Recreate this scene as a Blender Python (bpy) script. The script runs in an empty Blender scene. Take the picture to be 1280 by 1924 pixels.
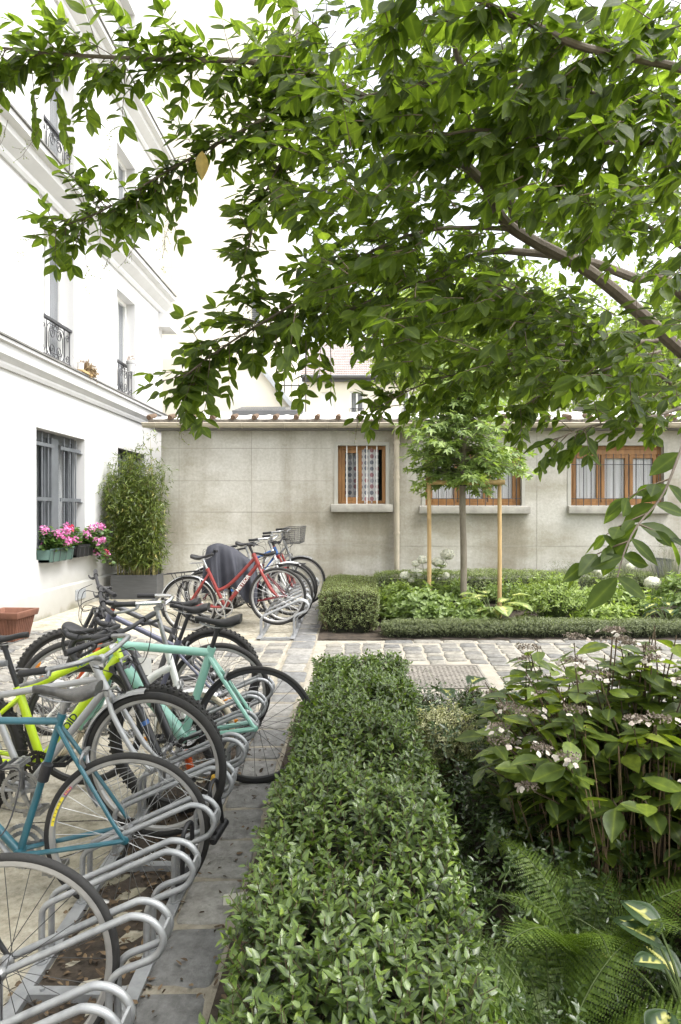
import bpy, bmesh, math, random
import numpy as np
from mathutils import Vector, Matrix, Euler

sc = bpy.context.scene
COL = sc.collection
R_ = math.radians
random.seed(7)
rng = np.random.default_rng(11)

# ------------------------------------------------------------------ camera
CZ = 1.70
cam_d = bpy.data.cameras.new('camera')
cam = bpy.data.objects.new('camera', cam_d)
COL.objects.link(cam)
cam.location = (0, 0, CZ)
cam.rotation_euler = (R_(90), 0, 0)
cam_d.sensor_fit = 'AUTO'
cam_d.sensor_width = 36
cam_d.lens = 1250 / 1924 * 36
cam_d.shift_x = -40 / 1924
cam_d.clip_start = 0.05
cam_d.clip_end = 400
sc.camera = cam

# ------------------------------------------------------------------ sky, sun, exposure
world = bpy.data.worlds.new('World')
sc.world = world
world.use_nodes = True
wn = world.node_tree
for n in list(wn.nodes):
    wn.nodes.remove(n)
sky = wn.nodes.new('ShaderNodeTexSky')
sky.sky_type = 'NISHITA'
sky.sun_disc = False
SUN_EL, SUN_AZ = 62, 112
sky.sun_elevation = R_(SUN_EL)
sky.sun_rotation = R_(SUN_AZ)
sky.air_density = 1.0
sky.dust_density = 5.0
sky.ozone_density = 0.6
bg = wn.nodes.new('ShaderNodeBackground')
bg.inputs['Strength'].default_value = 0.13
wo = wn.nodes.new('ShaderNodeOutputWorld')
hs = wn.nodes.new('ShaderNodeHueSaturation')      # thin white overcast: the sky keeps only a trace of blue
hs.inputs['Saturation'].default_value = 0.22
hs.inputs['Value'].default_value = 1.5
wn.links.new(sky.outputs[0], hs.inputs['Color'])
wn.links.new(hs.outputs[0], bg.inputs[0])
wn.links.new(bg.outputs[0], wo.inputs[0])
sun_d = bpy.data.lights.new('sun', 'SUN')
sun_d.energy = 0.85
sun_d.angle = R_(35)
sun_d.color = (1.0, 0.965, 0.92)
sun = bpy.data.objects.new('sun', sun_d)
COL.objects.link(sun)
_az = R_(SUN_AZ)
_sd = Vector((math.sin(_az) * math.cos(R_(SUN_EL)), math.cos(_az) * math.cos(R_(SUN_EL)), math.sin(R_(SUN_EL))))
sun.rotation_euler = _sd.to_track_quat('Z', 'Y').to_euler()
sun.location = _sd * 40
sc.view_settings.view_transform = 'Standard'
sc.view_settings.look = 'None'
sc.view_settings.exposure = 1.5
sc.view_settings.gamma = 1.0
sc.render.engine = 'CYCLES'
sc.cycles.use_denoising = True
sc.cycles.max_bounces = 8
sc.cycles.diffuse_bounces = 4
sc.cycles.glossy_bounces = 3
sc.cycles.transmission_bounces = 6
sc.cycles.transparent_max_bounces = 6
sc.cycles.caustics_reflective = False
sc.cycles.caustics_refractive = False
sc.cycles.sample_clamp_indirect = 6

# ------------------------------------------------------------------ materials
MATS = {}

def newmat(name):
    m = bpy.data.materials.new(name)
    m.use_nodes = True
    nt = m.node_tree
    for n in list(nt.nodes):
        nt.nodes.remove(n)
    out = nt.nodes.new('ShaderNodeOutputMaterial')
    b = nt.nodes.new('ShaderNodeBsdfPrincipled')
    nt.links.new(b.outputs[0], out.inputs[0])
    MATS[name] = m
    return m, nt, b, out

def mat(name, col, rough=0.6, metal=0.0, var=0.12, scale=6.0, bump=0.0, bscale=40.0, spec=0.5, coat=0.0, col2=None, detail=6.0, stretch=None):
    """plain procedural surface: colour broken up by noise, optional bump"""
    m, nt, b, out = newmat(name)
    tc = nt.nodes.new('ShaderNodeTexCoord')
    src = tc.outputs['Object']
    if stretch:
        mp = nt.nodes.new('ShaderNodeMapping')
        mp.inputs['Scale'].default_value = stretch
        nt.links.new(src, mp.inputs[0])
        src = mp.outputs[0]
    no = nt.nodes.new('ShaderNodeTexNoise')
    no.inputs['Scale'].default_value = scale
    no.inputs['Detail'].default_value = detail
    no.inputs['Roughness'].default_value = 0.62
    nt.links.new(src, no.inputs['Vector'])
    cr = nt.nodes.new('ShaderNodeValToRGB')
    c = np.array(col)
    c2 = np.array(col2) if col2 is not None else np.clip(c * (1 + var), 0, 1)
    c1 = c if col2 is not None else c * (1 - var)
    cr.color_ramp.elements[0].position = 0.32
    cr.color_ramp.elements[1].position = 0.68
    cr.color_ramp.elements[0].color = (*c1, 1)
    cr.color_ramp.elements[1].color = (*c2, 1)
    nt.links.new(no.outputs[0], cr.inputs[0])
    nt.links.new(cr.outputs[0], b.inputs['Base Color'])
    b.inputs['Roughness'].default_value = rough
    b.inputs['Metallic'].default_value = metal
    b.inputs['Specular IOR Level'].default_value = spec
    b.inputs['Coat Weight'].default_value = coat
    if bump:
        n2 = nt.nodes.new('ShaderNodeTexNoise')
        n2.inputs['Scale'].default_value = bscale
        n2.inputs['Detail'].default_value = 5
        nt.links.new(src, n2.inputs['Vector'])
        bp = nt.nodes.new('ShaderNodeBump')
        bp.inputs['Strength'].default_value = bump
        bp.inputs['Distance'].default_value = 0.01
        nt.links.new(n2.outputs[0], bp.inputs['Height'])
        nt.links.new(bp.outputs[0], b.inputs['Normal'])
    return m

def leafmat(name, cols, trans=0.35, tcol=None, rough=0.42, spec=0.5):
    """leaf: per-leaf pigment from the 'var' attribute, glossy top, light let through"""
    m, nt, b, out = newmat(name)
    at = nt.nodes.new('ShaderNodeAttribute')
    at.attribute_name = 'var'
    cr = nt.nodes.new('ShaderNodeValToRGB')
    els = cr.color_ramp.elements
    while len(els) < len(cols):
        els.new(0.5)
    for i, c in enumerate(cols):
        els[i].position = i / (len(cols) - 1)
        els[i].color = (*c, 1)
    nt.links.new(at.outputs['Fac'], cr.inputs[0])
    # paler midrib, and blotches of age over the blade
    rb = nt.nodes.new('ShaderNodeAttribute')
    rb.attribute_name = 'rib'
    pw = nt.nodes.new('ShaderNodeMath')
    pw.operation = 'POWER'
    nt.links.new(rb.outputs['Fac'], pw.inputs[0])
    pw.inputs[1].default_value = 9.0
    lt = nt.nodes.new('ShaderNodeMath')
    lt.operation = 'MULTIPLY'
    nt.links.new(pw.outputs[0], lt.inputs[0])
    lt.inputs[1].default_value = 0.40
    rc = nt.nodes.new('ShaderNodeMixRGB')
    nt.links.new(lt.outputs[0], rc.inputs[0])
    nt.links.new(cr.outputs[0], rc.inputs[1])
    c_ = np.array(cols[-1]) * 1.25
    rc.inputs[2].default_value = (*np.clip(c_, 0, .9), 1)
    tcn = nt.nodes.new('ShaderNodeTexCoord')
    nz = nt.nodes.new('ShaderNodeTexNoise')
    nz.inputs['Scale'].default_value = 38
    nz.inputs['Detail'].default_value = 3
    nt.links.new(tcn.outputs['Object'], nz.inputs[0])
    nr = nt.nodes.new('ShaderNodeValToRGB')
    nr.color_ramp.elements[0].position, nr.color_ramp.elements[0].color = 0.3, (0.72, 0.74, 0.68, 1)
    nr.color_ramp.elements[1].position, nr.color_ramp.elements[1].color = 0.7, (1.18, 1.14, 1.05, 1)
    nt.links.new(nz.outputs[0], nr.inputs[0])
    mu = nt.nodes.new('ShaderNodeMixRGB')
    mu.blend_type = 'MULTIPLY'
    mu.inputs[0].default_value = 1.0
    nt.links.new(rc.outputs[0], mu.inputs[1])
    nt.links.new(nr.outputs[0], mu.inputs[2])
    cr = mu
    nt.links.new(cr.outputs[0], b.inputs['Base Color'])
    b.inputs['Roughness'].default_value = rough
    b.inputs['Specular IOR Level'].default_value = spec
    tr = nt.nodes.new('ShaderNodeBsdfTranslucent')
    mx = nt.nodes.new('ShaderNodeMixRGB')
    mx.blend_type = 'MULTIPLY'
    mx.inputs[0].default_value = 1.0
    nt.links.new(cr.outputs[0], mx.inputs[1])
    mx.inputs[2].default_value = (*(tcol or (2.2, 2.3, 1.0)), 1)
    nt.links.new(mx.outputs[0], tr.inputs[0])
    ms = nt.nodes.new('ShaderNodeMixShader')
    ms.inputs[0].default_value = trans
    nt.links.new(b.outputs[0], ms.inputs[1])
    nt.links.new(tr.outputs[0], ms.inputs[2])
    nt.links.new(ms.outputs[0], out.inputs[0])
    return m

def glassmat(name, tint=(0.9, 0.95, 0.95), rough=0.02, alpha=0.25):
    m, nt, b, out = newmat(name)
    b.inputs['Base Color'].default_value = (0.02, 0.025, 0.03, 1)
    b.inputs['Roughness'].default_value = rough
    b.inputs['Specular IOR Level'].default_value = 0.8
    tr = nt.nodes.new('ShaderNodeBsdfTransparent')
    tr.inputs[0].default_value = (*tint, 1)
    ms = nt.nodes.new('ShaderNodeMixShader')
    ms.inputs[0].default_value = 1 - alpha
    nt.links.new(b.outputs[0], ms.inputs[1])
    nt.links.new(tr.outputs[0], ms.inputs[2])
    nt.links.new(ms.outputs[0], out.inputs[0])
    return m

# ------------------------------------------------------------------ mesh builder
def orth(a):
    a = a.normalized()
    h = Vector((0, 0, 1)) if abs(a.z) < 0.9 else Vector((1, 0, 0))
    u = a.cross(h).normalized()
    return u, a.cross(u).normalized()

def smooth_path(pts, sub=6, closed=False):
    """Catmull-Rom through points"""
    p = [Vector(q) for q in pts]
    n = len(p)
    out = []
    rg = range(n if closed else n - 1)
    for i in rg:
        if closed:
            a, b, c, d = p[(i - 1) % n], p[i], p[(i + 1) % n], p[(i + 2) % n]
        else:
            a = p[i - 1] if i else p[0] * 2 - p[1]
            b, c = p[i], p[i + 1]
            d = p[i + 2] if i + 2 < n else p[-1] * 2 - p[-2]
        for k in range(sub):
            t = k / sub
            out.append(0.5 * ((2 * b) + (c - a) * t + (2 * a - 5 * b + 4 * c - d) * t * t + (3 * b - a - 3 * c + d) * t ** 3))
    if not closed:
        out.append(p[-1])
    return out

class MB:
    def __init__(self):
        self.v = []
        self.f = []

    def add(self, vs, fs):
        o = len(self.v)
        self.v += [tuple(q) for q in vs]
        self.f += [tuple(i + o for i in f) for f in fs]
        return self

    def tube(self, path, r, n=8, closed=False, cap=True, flat=1.0):
        p = [Vector(q) for q in path]
        m = len(p)
        rs = r if isinstance(r, (list, tuple)) else [r] * m
        if len(rs) == 2 and m != 2:
            rs = [rs[0] + (rs[1] - rs[0]) * i / (m - 1) for i in range(m)]
        vs, fs = [], []
        u = None
        for i in range(m):
            if closed:
                t = p[(i + 1) % m] - p[i - 1]
            else:
                t = p[min(i + 1, m - 1)] - p[max(i - 1, 0)]
            if t.length < 1e-9:
                t = Vector((0, 0, 1))
            t.normalize()
            if u is None:
                u, w = orth(t)
            else:
                u = u - t * u.dot(t)
                if u.length < 1e-6:
                    u, w = orth(t)
                u.normalize()
                w = t.cross(u)
            for k in range(n):
                a = 2 * math.pi * k / n
                vs.append(p[i] + (u * math.cos(a) + w * (math.sin(a) * flat)) * rs[i])
        for i in range(m if closed else m - 1):
            j = (i + 1) % m
            for k in range(n):
                l = (k + 1) % n
                fs.append((i * n + k, i * n + l, j * n + l, j * n + k))
        if cap and not closed:
            fs.append(tuple(range(n - 1, -1, -1)))
            fs.append(tuple((m - 1) * n + k for k in range(n)))
        return self.add(vs, fs)

    def box(self, lo, hi, M=None):
        x0, y0, z0 = lo
        x1, y1, z1 = hi
        vs = [Vector(q) for q in ((x0, y0, z0), (x1, y0, z0), (x1, y1, z0), (x0, y1, z0), (x0, y0, z1), (x1, y0, z1), (x1, y1, z1), (x0, y1, z1))]
        if M is not None:
            vs = [M @ q for q in vs]
        return self.add(vs, [(0, 3, 2, 1), (4, 5, 6, 7), (0, 1, 5, 4), (1, 2, 6, 5), (2, 3, 7, 6), (3, 0, 4, 7)])

    def quad(self, a, b, c, d):
        return self.add([a, b, c, d], [(0, 1, 2, 3)])

    def prism(self, poly, lo, hi, M=None):
        """2-D polygon (x, z) pushed along y from lo to hi"""
        n = len(poly)
        vs = [Vector((x, lo, z)) for x, z in poly] + [Vector((x, hi, z)) for x, z in poly]
        if M is not None:
            vs = [M @ q for q in vs]
        fs = [tuple(range(n)), tuple(range(2 * n - 1, n - 1, -1))]
        for i in range(n):
            j = (i + 1) % n
            fs.append((j, i, n + i, n + j))
        return self.add(vs, fs)

    def torus(self, c, ax, R, r, N=72, n=10, flat=1.0):
        c = Vector(c)
        u, w = orth(Vector(ax))
        ax = Vector(ax).normalized()
        vs, fs = [], []
        for i in range(N):
            a = 2 * math.pi * i / N
            d = u * math.cos(a) + w * math.sin(a)
            for k in range(n):
                b = 2 * math.pi * k / n
                vs.append(c + d * (R + r * math.cos(b)) + ax * (r * flat * math.sin(b)))
        for i in range(N):
            j = (i + 1) % N
            for k in range(n):
                l = (k + 1) % n
                fs.append((i * n + k, j * n + k, j * n + l, i * n + l))
        return self.add(vs, fs)

    def lathe(self, prof, n=20, M=None, close=True):
        """profile of (r, z) turned about z"""
        vs, fs = [], []
        m = len(prof)
        for r, z in prof:
            for k in range(n):
                a = 2 * math.pi * k / n
                vs.append(Vector((r * math.cos(a), r * math.sin(a), z)))
        if M is not None:
            vs = [M @ q for q in vs]
        for i in range(m - 1):
            for k in range(n):
                l = (k + 1) % n
                fs.append((i * n + k, i * n + l, (i + 1) * n + l, (i + 1) * n + k))
        if close:
            fs.append(tuple(range(n - 1, -1, -1)))
            fs.append(tuple((m - 1) * n + k for k in range(n)))
        return self.add(vs, fs)

    def ball(self, c, r, n=10, m=7, s=(1, 1, 1), M=None):
        vs, fs = [], []
        c = Vector(c)
        for i in range(m + 1):
            t = math.pi * i / m
            for k in range(n):
                a = 2 * math.pi * k / n
                q = Vector((r * s[0] * math.sin(t) * math.cos(a), r * s[1] * math.sin(t) * math.sin(a), r * s[2] * math.cos(t)))
                if M is not None:
                    q = M @ q
                vs.append(c + q)
        for i in range(m):
            for k in range(n):
                l = (k + 1) % n
                fs.append((i * n + k, (i + 1) * n + k, (i + 1) * n + l, i * n + l))
        return self.add(vs, fs)

    def xform(self, M, start=0):
        self.v[start:] = [tuple(M @ Vector(q)) for q in self.v[start:]]
        return self

    def build(self, name, m, parent=None, smooth=True, bevel=0.0, ang=38, seg=2):
        me = bpy.data.meshes.new(name)
        me.from_pydata(self.v, [], self.f)
        if bevel:
            bm = bmesh.new()
            bm.from_mesh(me)
            es = [e for e in bm.edges if len(e.link_faces) == 2 and e.calc_face_angle(0) > R_(30)]
            bmesh.ops.bevel(bm, geom=es, offset=bevel, segments=seg, affect='EDGES', profile=0.6)
            bm.to_mesh(me)
            bm.free()
        if smooth:
            me.polygons.foreach_set('use_smooth', [True] * len(me.polygons))
            me.set_sharp_from_angle(angle=R_(ang))
        me.validate()
        me.materials.append(MATS[m] if isinstance(m, str) else m)
        o = bpy.data.objects.new(name, me)
        COL.objects.link(o)
        if parent is not None:
            o.parent = parent
        return o

def tag(o, label=None, cat=None, group=None, kind=None):
    if label:
        o['label'] = label
    if cat:
        o['category'] = cat
    if group:
        o['group'] = group
    if kind:
        o['kind'] = kind
    return o

def thing(name, label, cat, loc=(0, 0, 0), rot=(0, 0, 0), group=None, M=None):
    o = bpy.data.objects.new(name, None)
    o.empty_display_size = 0.2
    COL.objects.link(o)
    if M is not None:
        o.matrix_world = M
    else:
        o.location = loc
        o.rotation_euler = rot
    return tag(o, label, cat, group)

def copy_tree(o, parent=None):
    c = o.copy()
    COL.objects.link(c)
    c.parent = parent
    for ch in list(o.children):
        copy_tree(ch, c)
    return c

def repeat(o, offsets):
    """copies of one part under the same parent, sharing its mesh"""
    for q in offsets:
        c = o.copy()
        COL.objects.link(c)
        c.parent = o.parent
        c.location = o.location + Vector(q)

def at(px, py, d):
    """point of the courtyard seen at photo pixel px, py, d metres away"""
    return Vector(((px - 680) * d / 1250, d, CZ - (py - 962) * d / 1250))

def sstep(a, b, x):
    t = np.clip((np.asarray(x, float) - a) / (b - a), 0, 1)
    return t * t * (3 - 2 * t)

def zg(x, y):
    """height of the courtyard ground: rises away from the camera, and towards the house"""
    base = -0.06 + 0.042 * np.clip(y, -6, 10.5)
    s = sstep(1.5, 3.6, -np.asarray(x, float))
    return base * (1 - s) + np.maximum(base, 0.40) * s

def zgf(x, y):
    return float(zg(x, y))

# ------------------------------------------------------------------ text
def lettering(s, size, m, parent, M, name='lettering', extrude=0.0006, bold=0.0, shear=0.0):
    cu = bpy.data.curves.new(name, 'FONT')
    cu.body = s
    cu.size = size
    cu.extrude = extrude
    cu.offset = bold
    cu.shear = shear
    cu.align_x = 'CENTER'
    cu.align_y = 'CENTER'
    t = bpy.data.objects.new(name, cu)
    COL.objects.link(t)
    dg = bpy.context.evaluated_depsgraph_get()
    me = bpy.data.meshes.new_from_object(t.evaluated_get(dg))
    bpy.data.objects.remove(t)
    bpy.data.curves.remove(cu)
    me.materials.clear()
    me.materials.append(MATS[m])
    o = bpy.data.objects.new(name, me)
    COL.objects.link(o)
    o.parent = parent
    o.matrix_local = M
    return o

# ------------------------------------------------------------------ leaves
# template: (u along, v across, w lift) and faces
T_MID = (np.array([[0, 0, 0], [.34, 0, -.06], [.70, 0, -.05], [1, 0, 0], [.30, .46, .08], [.68, .36, .07], [.30, -.46, .08], [.68, -.36, .07]]),
         [[(0, 1, 4), (2, 3, 5), (0, 6, 1), (2, 7, 3)], [(1, 2, 5, 4), (1, 6, 7, 2)]])
T_LO = (np.array([[0, 0, 0], [.5, 0, -.05], [1, 0, 0], [.42, .5, .07], [.42, -.5, .07]]),
        [[(0, 1, 3), (1, 2, 3), (0, 4, 1), (1, 4, 2)], []])
_hi = [(0, 0), (.12, .22), (.30, .44), (.48, .50), (.66, .42), (.83, .24), (1, 0)]
_v = [[u, 0, -.05 if 0 < u < 1 else 0] for u, _ in _hi] + [[u, w, .10 * w] for u, w in _hi[1:-1]] + [[u, -w, .10 * w] for u, w in _hi[1:-1]]
_t, _q = [(0, 1, 7), (5, 6, 11), (0, 12, 1), (5, 16, 6)], []
for _i in range(4):
    _q += [(_i + 1, _i + 2, 8 + _i, 7 + _i), (_i + 1, 12 + _i, 13 + _i, _i + 2)]
T_HI = (np.array(_v), [_t, _q])
_pl = [(180, .28), (150, .26), (118, .47), (90, .20), (72, .42), (55, .66), (43, .40), (27, .22), (15, .46), (0, .72)]
_ml = [(.28 + r * math.cos(R_(a)), r * math.sin(R_(a))) for a, r in _pl]
_mv = [[.28, 0, -.03]] + [[u, w, .12 * w] for u, w in _ml] + [[u, -w, .12 * w] for u, w in _ml[1:-1][::-1]]
_mt = [(0, i, i % 18 + 1) for i in range(1, 19)]
T_MAPLE = (np.array(_mv), [[(a, b, c) for a, b, c in _mt], []])
T_ROUND = (np.array([[.0, 0, 0], [.5, 0, -.05], [1, 0, 0], [.1, .35, .05], [.5, .52, .06], [.88, .3, .03], [.1, -.35, .05], [.5, -.52, .06], [.88, -.3, .03]]),
           [[(0, 1, 3), (3, 1, 4), (4, 1, 5), (5, 1, 2), (0, 6, 1), (6, 7, 1), (7, 8, 1), (8, 2, 1)], []])
T_BLADE = (np.array([[0, .5, 0], [0, -.5, 0], [.5, .42, 0], [.5, -.42, 0], [1, 0, 0]]), [[(2, 3, 4)], [(0, 1, 3, 2)]])

def _nz(a):
    return a / np.maximum(np.linalg.norm(a, axis=1, keepdims=True), 1e-9)

class Leaves:
    def __init__(self, tmpl=T_MID):
        self.t = tmpl
        self.b, self.d, self.n, self.l, self.w, self.c, self.a = [], [], [], [], [], [], []

    def add(self, base, dirv, nrm, L, W, curl=0.0, var=None):
        base = np.atleast_2d(np.asarray(base, float))
        k = len(base)
        self.b.append(base)
        self.d.append(np.broadcast_to(np.asarray(dirv, float), (k, 3)))
        self.n.append(np.broadcast_to(np.asarray(nrm, float), (k, 3)))
        for lst, q in ((self.l, L), (self.w, W), (self.c, curl), (self.a, rng.random(k) if var is None else var)):
            lst.append(np.broadcast_to(np.asarray(q, float), (k,)))
        return self

    def count(self):
        return sum(len(x) for x in self.b)

    def build(self, name, m, parent=None, origin=None):
        b, d, n = np.concatenate(self.b), _nz(np.concatenate(self.d)), np.concatenate(self.n)
        l, w, c, a = (np.concatenate(q) for q in (self.l, self.w, self.c, self.a))
        if origin is not None:
            b = b - np.asarray(origin)
        n = n - d * (n * d).sum(1, keepdims=True)
        n = _nz(n)
        s = np.cross(n, d)
        tv, (tri, quad) = self.t
        N, K = len(b), len(tv)
        u, v, h = tv[:, 0], tv[:, 1], tv[:, 2]
        V = (b[:, None, :] + d[:, None, :] * (l[:, None] * u[None, :])[..., None] + s[:, None, :] * (w[:, None] * v[None, :])[..., None]
             + n[:, None, :] * (w[:, None] * h[None, :] - (c * l)[:, None] * (u ** 2)[None, :])[..., None])
        V = V.reshape(-1, 3)
        off = (np.arange(N) * K)[:, None, None]
        parts = []
        sizes = []
        if tri:
            parts.append((np.array(tri)[None] + off).reshape(-1))
            sizes.append(np.full(N * len(tri), 3))
        if quad:
            parts.append((np.array(quad)[None] + off).reshape(-1))
            sizes.append(np.full(N * len(quad), 4))
        loops = np.concatenate(parts).astype(np.int32)
        sizes = np.concatenate(sizes).astype(np.int32)
        starts = np.concatenate([[0], np.cumsum(sizes)[:-1]]).astype(np.int32)
        me = bpy.data.meshes.new(name)
        me.vertices.add(len(V))
        me.vertices.foreach_set('co', V.astype(np.float32).ravel())
        me.loops.add(len(loops))
        me.loops.foreach_set('vertex_index', loops)
        me.polygons.add(len(sizes))
        me.polygons.foreach_set('loop_start', starts)
        try:
            me.polygons.foreach_set('loop_total', sizes)
        except Exception:
            pass
        me.polygons.foreach_set('use_smooth', np.ones(len(sizes), bool))
        at_ = me.attributes.new('var', 'FLOAT', 'POINT')
        at_.data.foreach_set('value', np.repeat(a, K).astype(np.float32))
        rb_ = me.attributes.new('rib', 'FLOAT', 'POINT')
        rb_.data.foreach_set('value', np.tile(1 - np.abs(v) / max(1e-6, np.abs(v).max()), N).astype(np.float32))
        me.update(calc_edges=True)
        me.materials.append(MATS[m] if isinstance(m, str) else m)
        o = bpy.data.objects.new(name, me)
        COL.objects.link(o)
        if parent is not None:
            o.parent = parent
        return o

def rdir(n, up=0.0):
    a = rng.normal(size=(n, 3))
    a[:, 2] += up
    return _nz(a)

def vnoise(p, f=1.0, seed=0):
    """cheap smooth noise from sines, about -1..1"""
    r = np.random.default_rng(seed)
    p = np.asarray(p, float)
    o = np.zeros(len(p))
    for k in range(5):
        w = r.normal(size=3) * f * (1 + 0.5 * k)
        o += np.sin(p @ w + r.random() * 6.28) / (1 + 0.4 * k)
    return o / 2.6
# ================================================================== materials of the place
mat('stucco_white', (0.74, 0.74, 0.73), 0.9, var=0.03, scale=1.3, bump=0.15, bscale=90, spec=0.2)
mat('stucco_trim', (0.55, 0.55, 0.545), 0.85, var=0.05, scale=3, spec=0.2)
mat('cream_wall', (0.76, 0.72, 0.61), 0.9, var=0.04, scale=0.8, spec=0.2)
mat('dark_edge', (0.16, 0.155, 0.145), 0.6, var=0.3, scale=5)
mat('white_paint', (0.80, 0.80, 0.78), 0.45, var=0.03, scale=4)
mat('grey_paint', (0.115, 0.125, 0.135), 0.5, var=0.15, scale=5)
mat('iron_dark', (0.045, 0.045, 0.05), 0.55, var=0.3, scale=9)
mat('net_curtain', (0.50, 0.52, 0.53), 0.9, var=0.35, scale=3.0, stretch=(1, 14, 0.6))
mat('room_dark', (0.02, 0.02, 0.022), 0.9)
mat('white_curtain', (0.82, 0.83, 0.84), 0.9, var=0.10, scale=3.0, stretch=(22, 1, 0.5))
mat('pale_curtain', (0.34, 0.355, 0.37), 0.9, var=0.10, scale=3.0, stretch=(1, 14, 0.5))
mat('oak_brown', (0.30, 0.150, 0.052), 0.5, var=0.28, scale=3, stretch=(6, 6, 1.2), bump=0.1)
mat('gutter_cream', (0.47, 0.42, 0.33), 0.6, var=0.14, scale=4)
mat('sill_concrete', (0.36, 0.345, 0.305), 0.9, var=0.18, scale=7, bump=0.2)
mat('render_pale', (0.42, 0.41, 0.365), 0.95, var=0.10, scale=3, bump=0.2)
mat('joint_line', (0.33, 0.31, 0.265), 0.95, var=0.2, scale=4)
mat('roof_sheet', (0.62, 0.61, 0.58), 0.7, var=0.25, scale=2.2)
mat('tile_lichen', (0.075, 0.065, 0.055), 0.95, col2=(0.20, 0.18, 0.15), scale=16, bump=0.4)
mat('terracotta_cap', (0.105, 0.068, 0.042), 0.9, var=0.4, scale=20)
mat('roof_tiles_far', (0.22, 0.15, 0.115), 0.9, var=0.35, scale=3, bump=0.3)
mat('zinc_dark', (0.085, 0.087, 0.09), 0.55, var=0.15, scale=5, stretch=(1, 1, 8))
mat('zinc_light', (0.42, 0.44, 0.46), 0.45, metal=0.3, var=0.1)
mat('soil', (0.045, 0.034, 0.024), 0.95, var=0.5, scale=12, bump=0.9, bscale=30)
mat('sett_mortar', (0.29, 0.267, 0.22), 0.95, var=0.2, scale=8, bump=0.6, bscale=60)
mat('cast_iron', (0.185, 0.170, 0.148), 0.7, var=0.25, scale=9, bump=0.3)
glassmat('window_glass', tint=(.98, .98, .98), alpha=0.12)

def concrete_wall_mat():
    m, nt, b, out = newmat('shed_concrete')
    tc = nt.nodes.new('ShaderNodeTexCoord')
    def noise(scale, stretch=(1, 1, 1), det=6, rough=0.6):
        mp = nt.nodes.new('ShaderNodeMapping')
        mp.inputs['Scale'].default_value = stretch
        nt.links.new(tc.outputs['Object'], mp.inputs[0])
        n = nt.nodes.new('ShaderNodeTexNoise')
        n.inputs['Scale'].default_value = scale
        n.inputs['Detail'].default_value = det
        n.inputs['Roughness'].default_value = rough
        nt.links.new(mp.outputs[0], n.inputs[0])
        return n.outputs[0]
    def ramp(src, p0, c0, p1, c1):
        r = nt.nodes.new('ShaderNodeValToRGB')
        r.color_ramp.elements[0].position, r.color_ramp.elements[1].position = p0, p1
        r.color_ramp.elements[0].color, r.color_ramp.elements[1].color = (*c0, 1), (*c1, 1)
        nt.links.new(src, r.inputs[0])
        return r.outputs[0]
    def mul(a, c, f=1.0):
        x = nt.nodes.new('ShaderNodeMixRGB')
        x.blend_type = 'MULTIPLY'
        x.inputs[0].default_value = f
        nt.links.new(a, x.inputs[1])
        nt.links.new(c, x.inputs[2])
        return x.outputs[0]
    c = ramp(noise(0.9, det=8, rough=0.65), 0.3, (0.47, 0.453, 0.40), 0.7, (0.62, 0.61, 0.57))
    c = mul(c, ramp(noise(1.5, (1.3, 1, 0.16)), 0.36, (0.66, 0.63, 0.58), 0.56, (1, 1, 1)), 0.75)    # rain streaks
    c = mul(c, ramp(noise(0.8, (0.6, 1, 1.3)), 0.38, (0.66, 0.63, 0.56), 0.55, (1, 1, 1)), 0.95)      # damp patches
    c = mul(c, ramp(noise(26, det=3), 0.35, (0.90, 0.90, 0.88), 0.65, (1.05, 1.05, 1.05)), 1.0)
    nt.links.new(c, b.inputs['Base Color'])
    b.inputs['Roughness'].default_value = 0.93
    b.inputs['Specular IOR Level'].default_value = 0.25
    bp = nt.nodes.new('ShaderNodeBump')
    bp.inputs['Strength'].default_value = 0.35
    bp.inputs['Distance'].default_value = 0.01
    nt.links.new(noise(55, det=6), bp.inputs['Height'])
    nt.links.new(bp.outputs[0], b.inputs['Normal'])
concrete_wall_mat()

def house_wall_mat():
    """white render with a band of splash dirt and damp of its own irregular outline along the foot"""
    m, nt, b, out = newmat('house_render')
    tc = nt.nodes.new('ShaderNodeTexCoord')
    sx = nt.nodes.new('ShaderNodeSeparateXYZ')
    nt.links.new(tc.outputs['Object'], sx.inputs[0])
    n = nt.nodes.new('ShaderNodeTexNoise')
    n.inputs['Scale'].default_value = 2.2
    n.inputs['Detail'].default_value = 8
    nt.links.new(tc.outputs['Object'], n.inputs[0])
    a = nt.nodes.new('ShaderNodeMath')
    a.operation = 'MULTIPLY_ADD'
    nt.links.new(n.outputs[0], a.inputs[0])
    a.inputs[1].default_value = -0.55
    nt.links.new(sx.outputs[2], a.inputs[2])
    r = nt.nodes.new('ShaderNodeValToRGB')
    e = r.color_ramp.elements
    e[0].position, e[0].color = 0.10, (0.22, 0.21, 0.16, 1)
    e[1].position, e[1].color = 0.95, (0.60, 0.60, 0.598, 1)
    for p, c in ((0.20, (0.37, 0.36, 0.325, 1)), (0.46, (0.44, 0.438, 0.415, 1)), (0.62, (0.52, 0.52, 0.51, 1))):
        q = e.new(p)
        q.color = c
    nt.links.new(a.outputs[0], r.inputs[0])
    nt.links.new(r.outputs[0], b.inputs['Base Color'])
    b.inputs['Roughness'].default_value = 0.92
    b.inputs['Specular IOR Level'].default_value = 0.2
    bp = nt.nodes.new('ShaderNodeBump')
    bp.inputs['Strength'].default_value = 0.12
    bp.inputs['Distance'].default_value = 0.01
    n2 = nt.nodes.new('ShaderNodeTexNoise')
    n2.inputs['Scale'].default_value = 70
    nt.links.new(tc.outputs['Object'], n2.inputs[0])
    nt.links.new(n2.outputs[0], bp.inputs['Height'])
    nt.links.new(bp.outputs[0], b.inputs['Normal'])
house_wall_mat()

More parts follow.
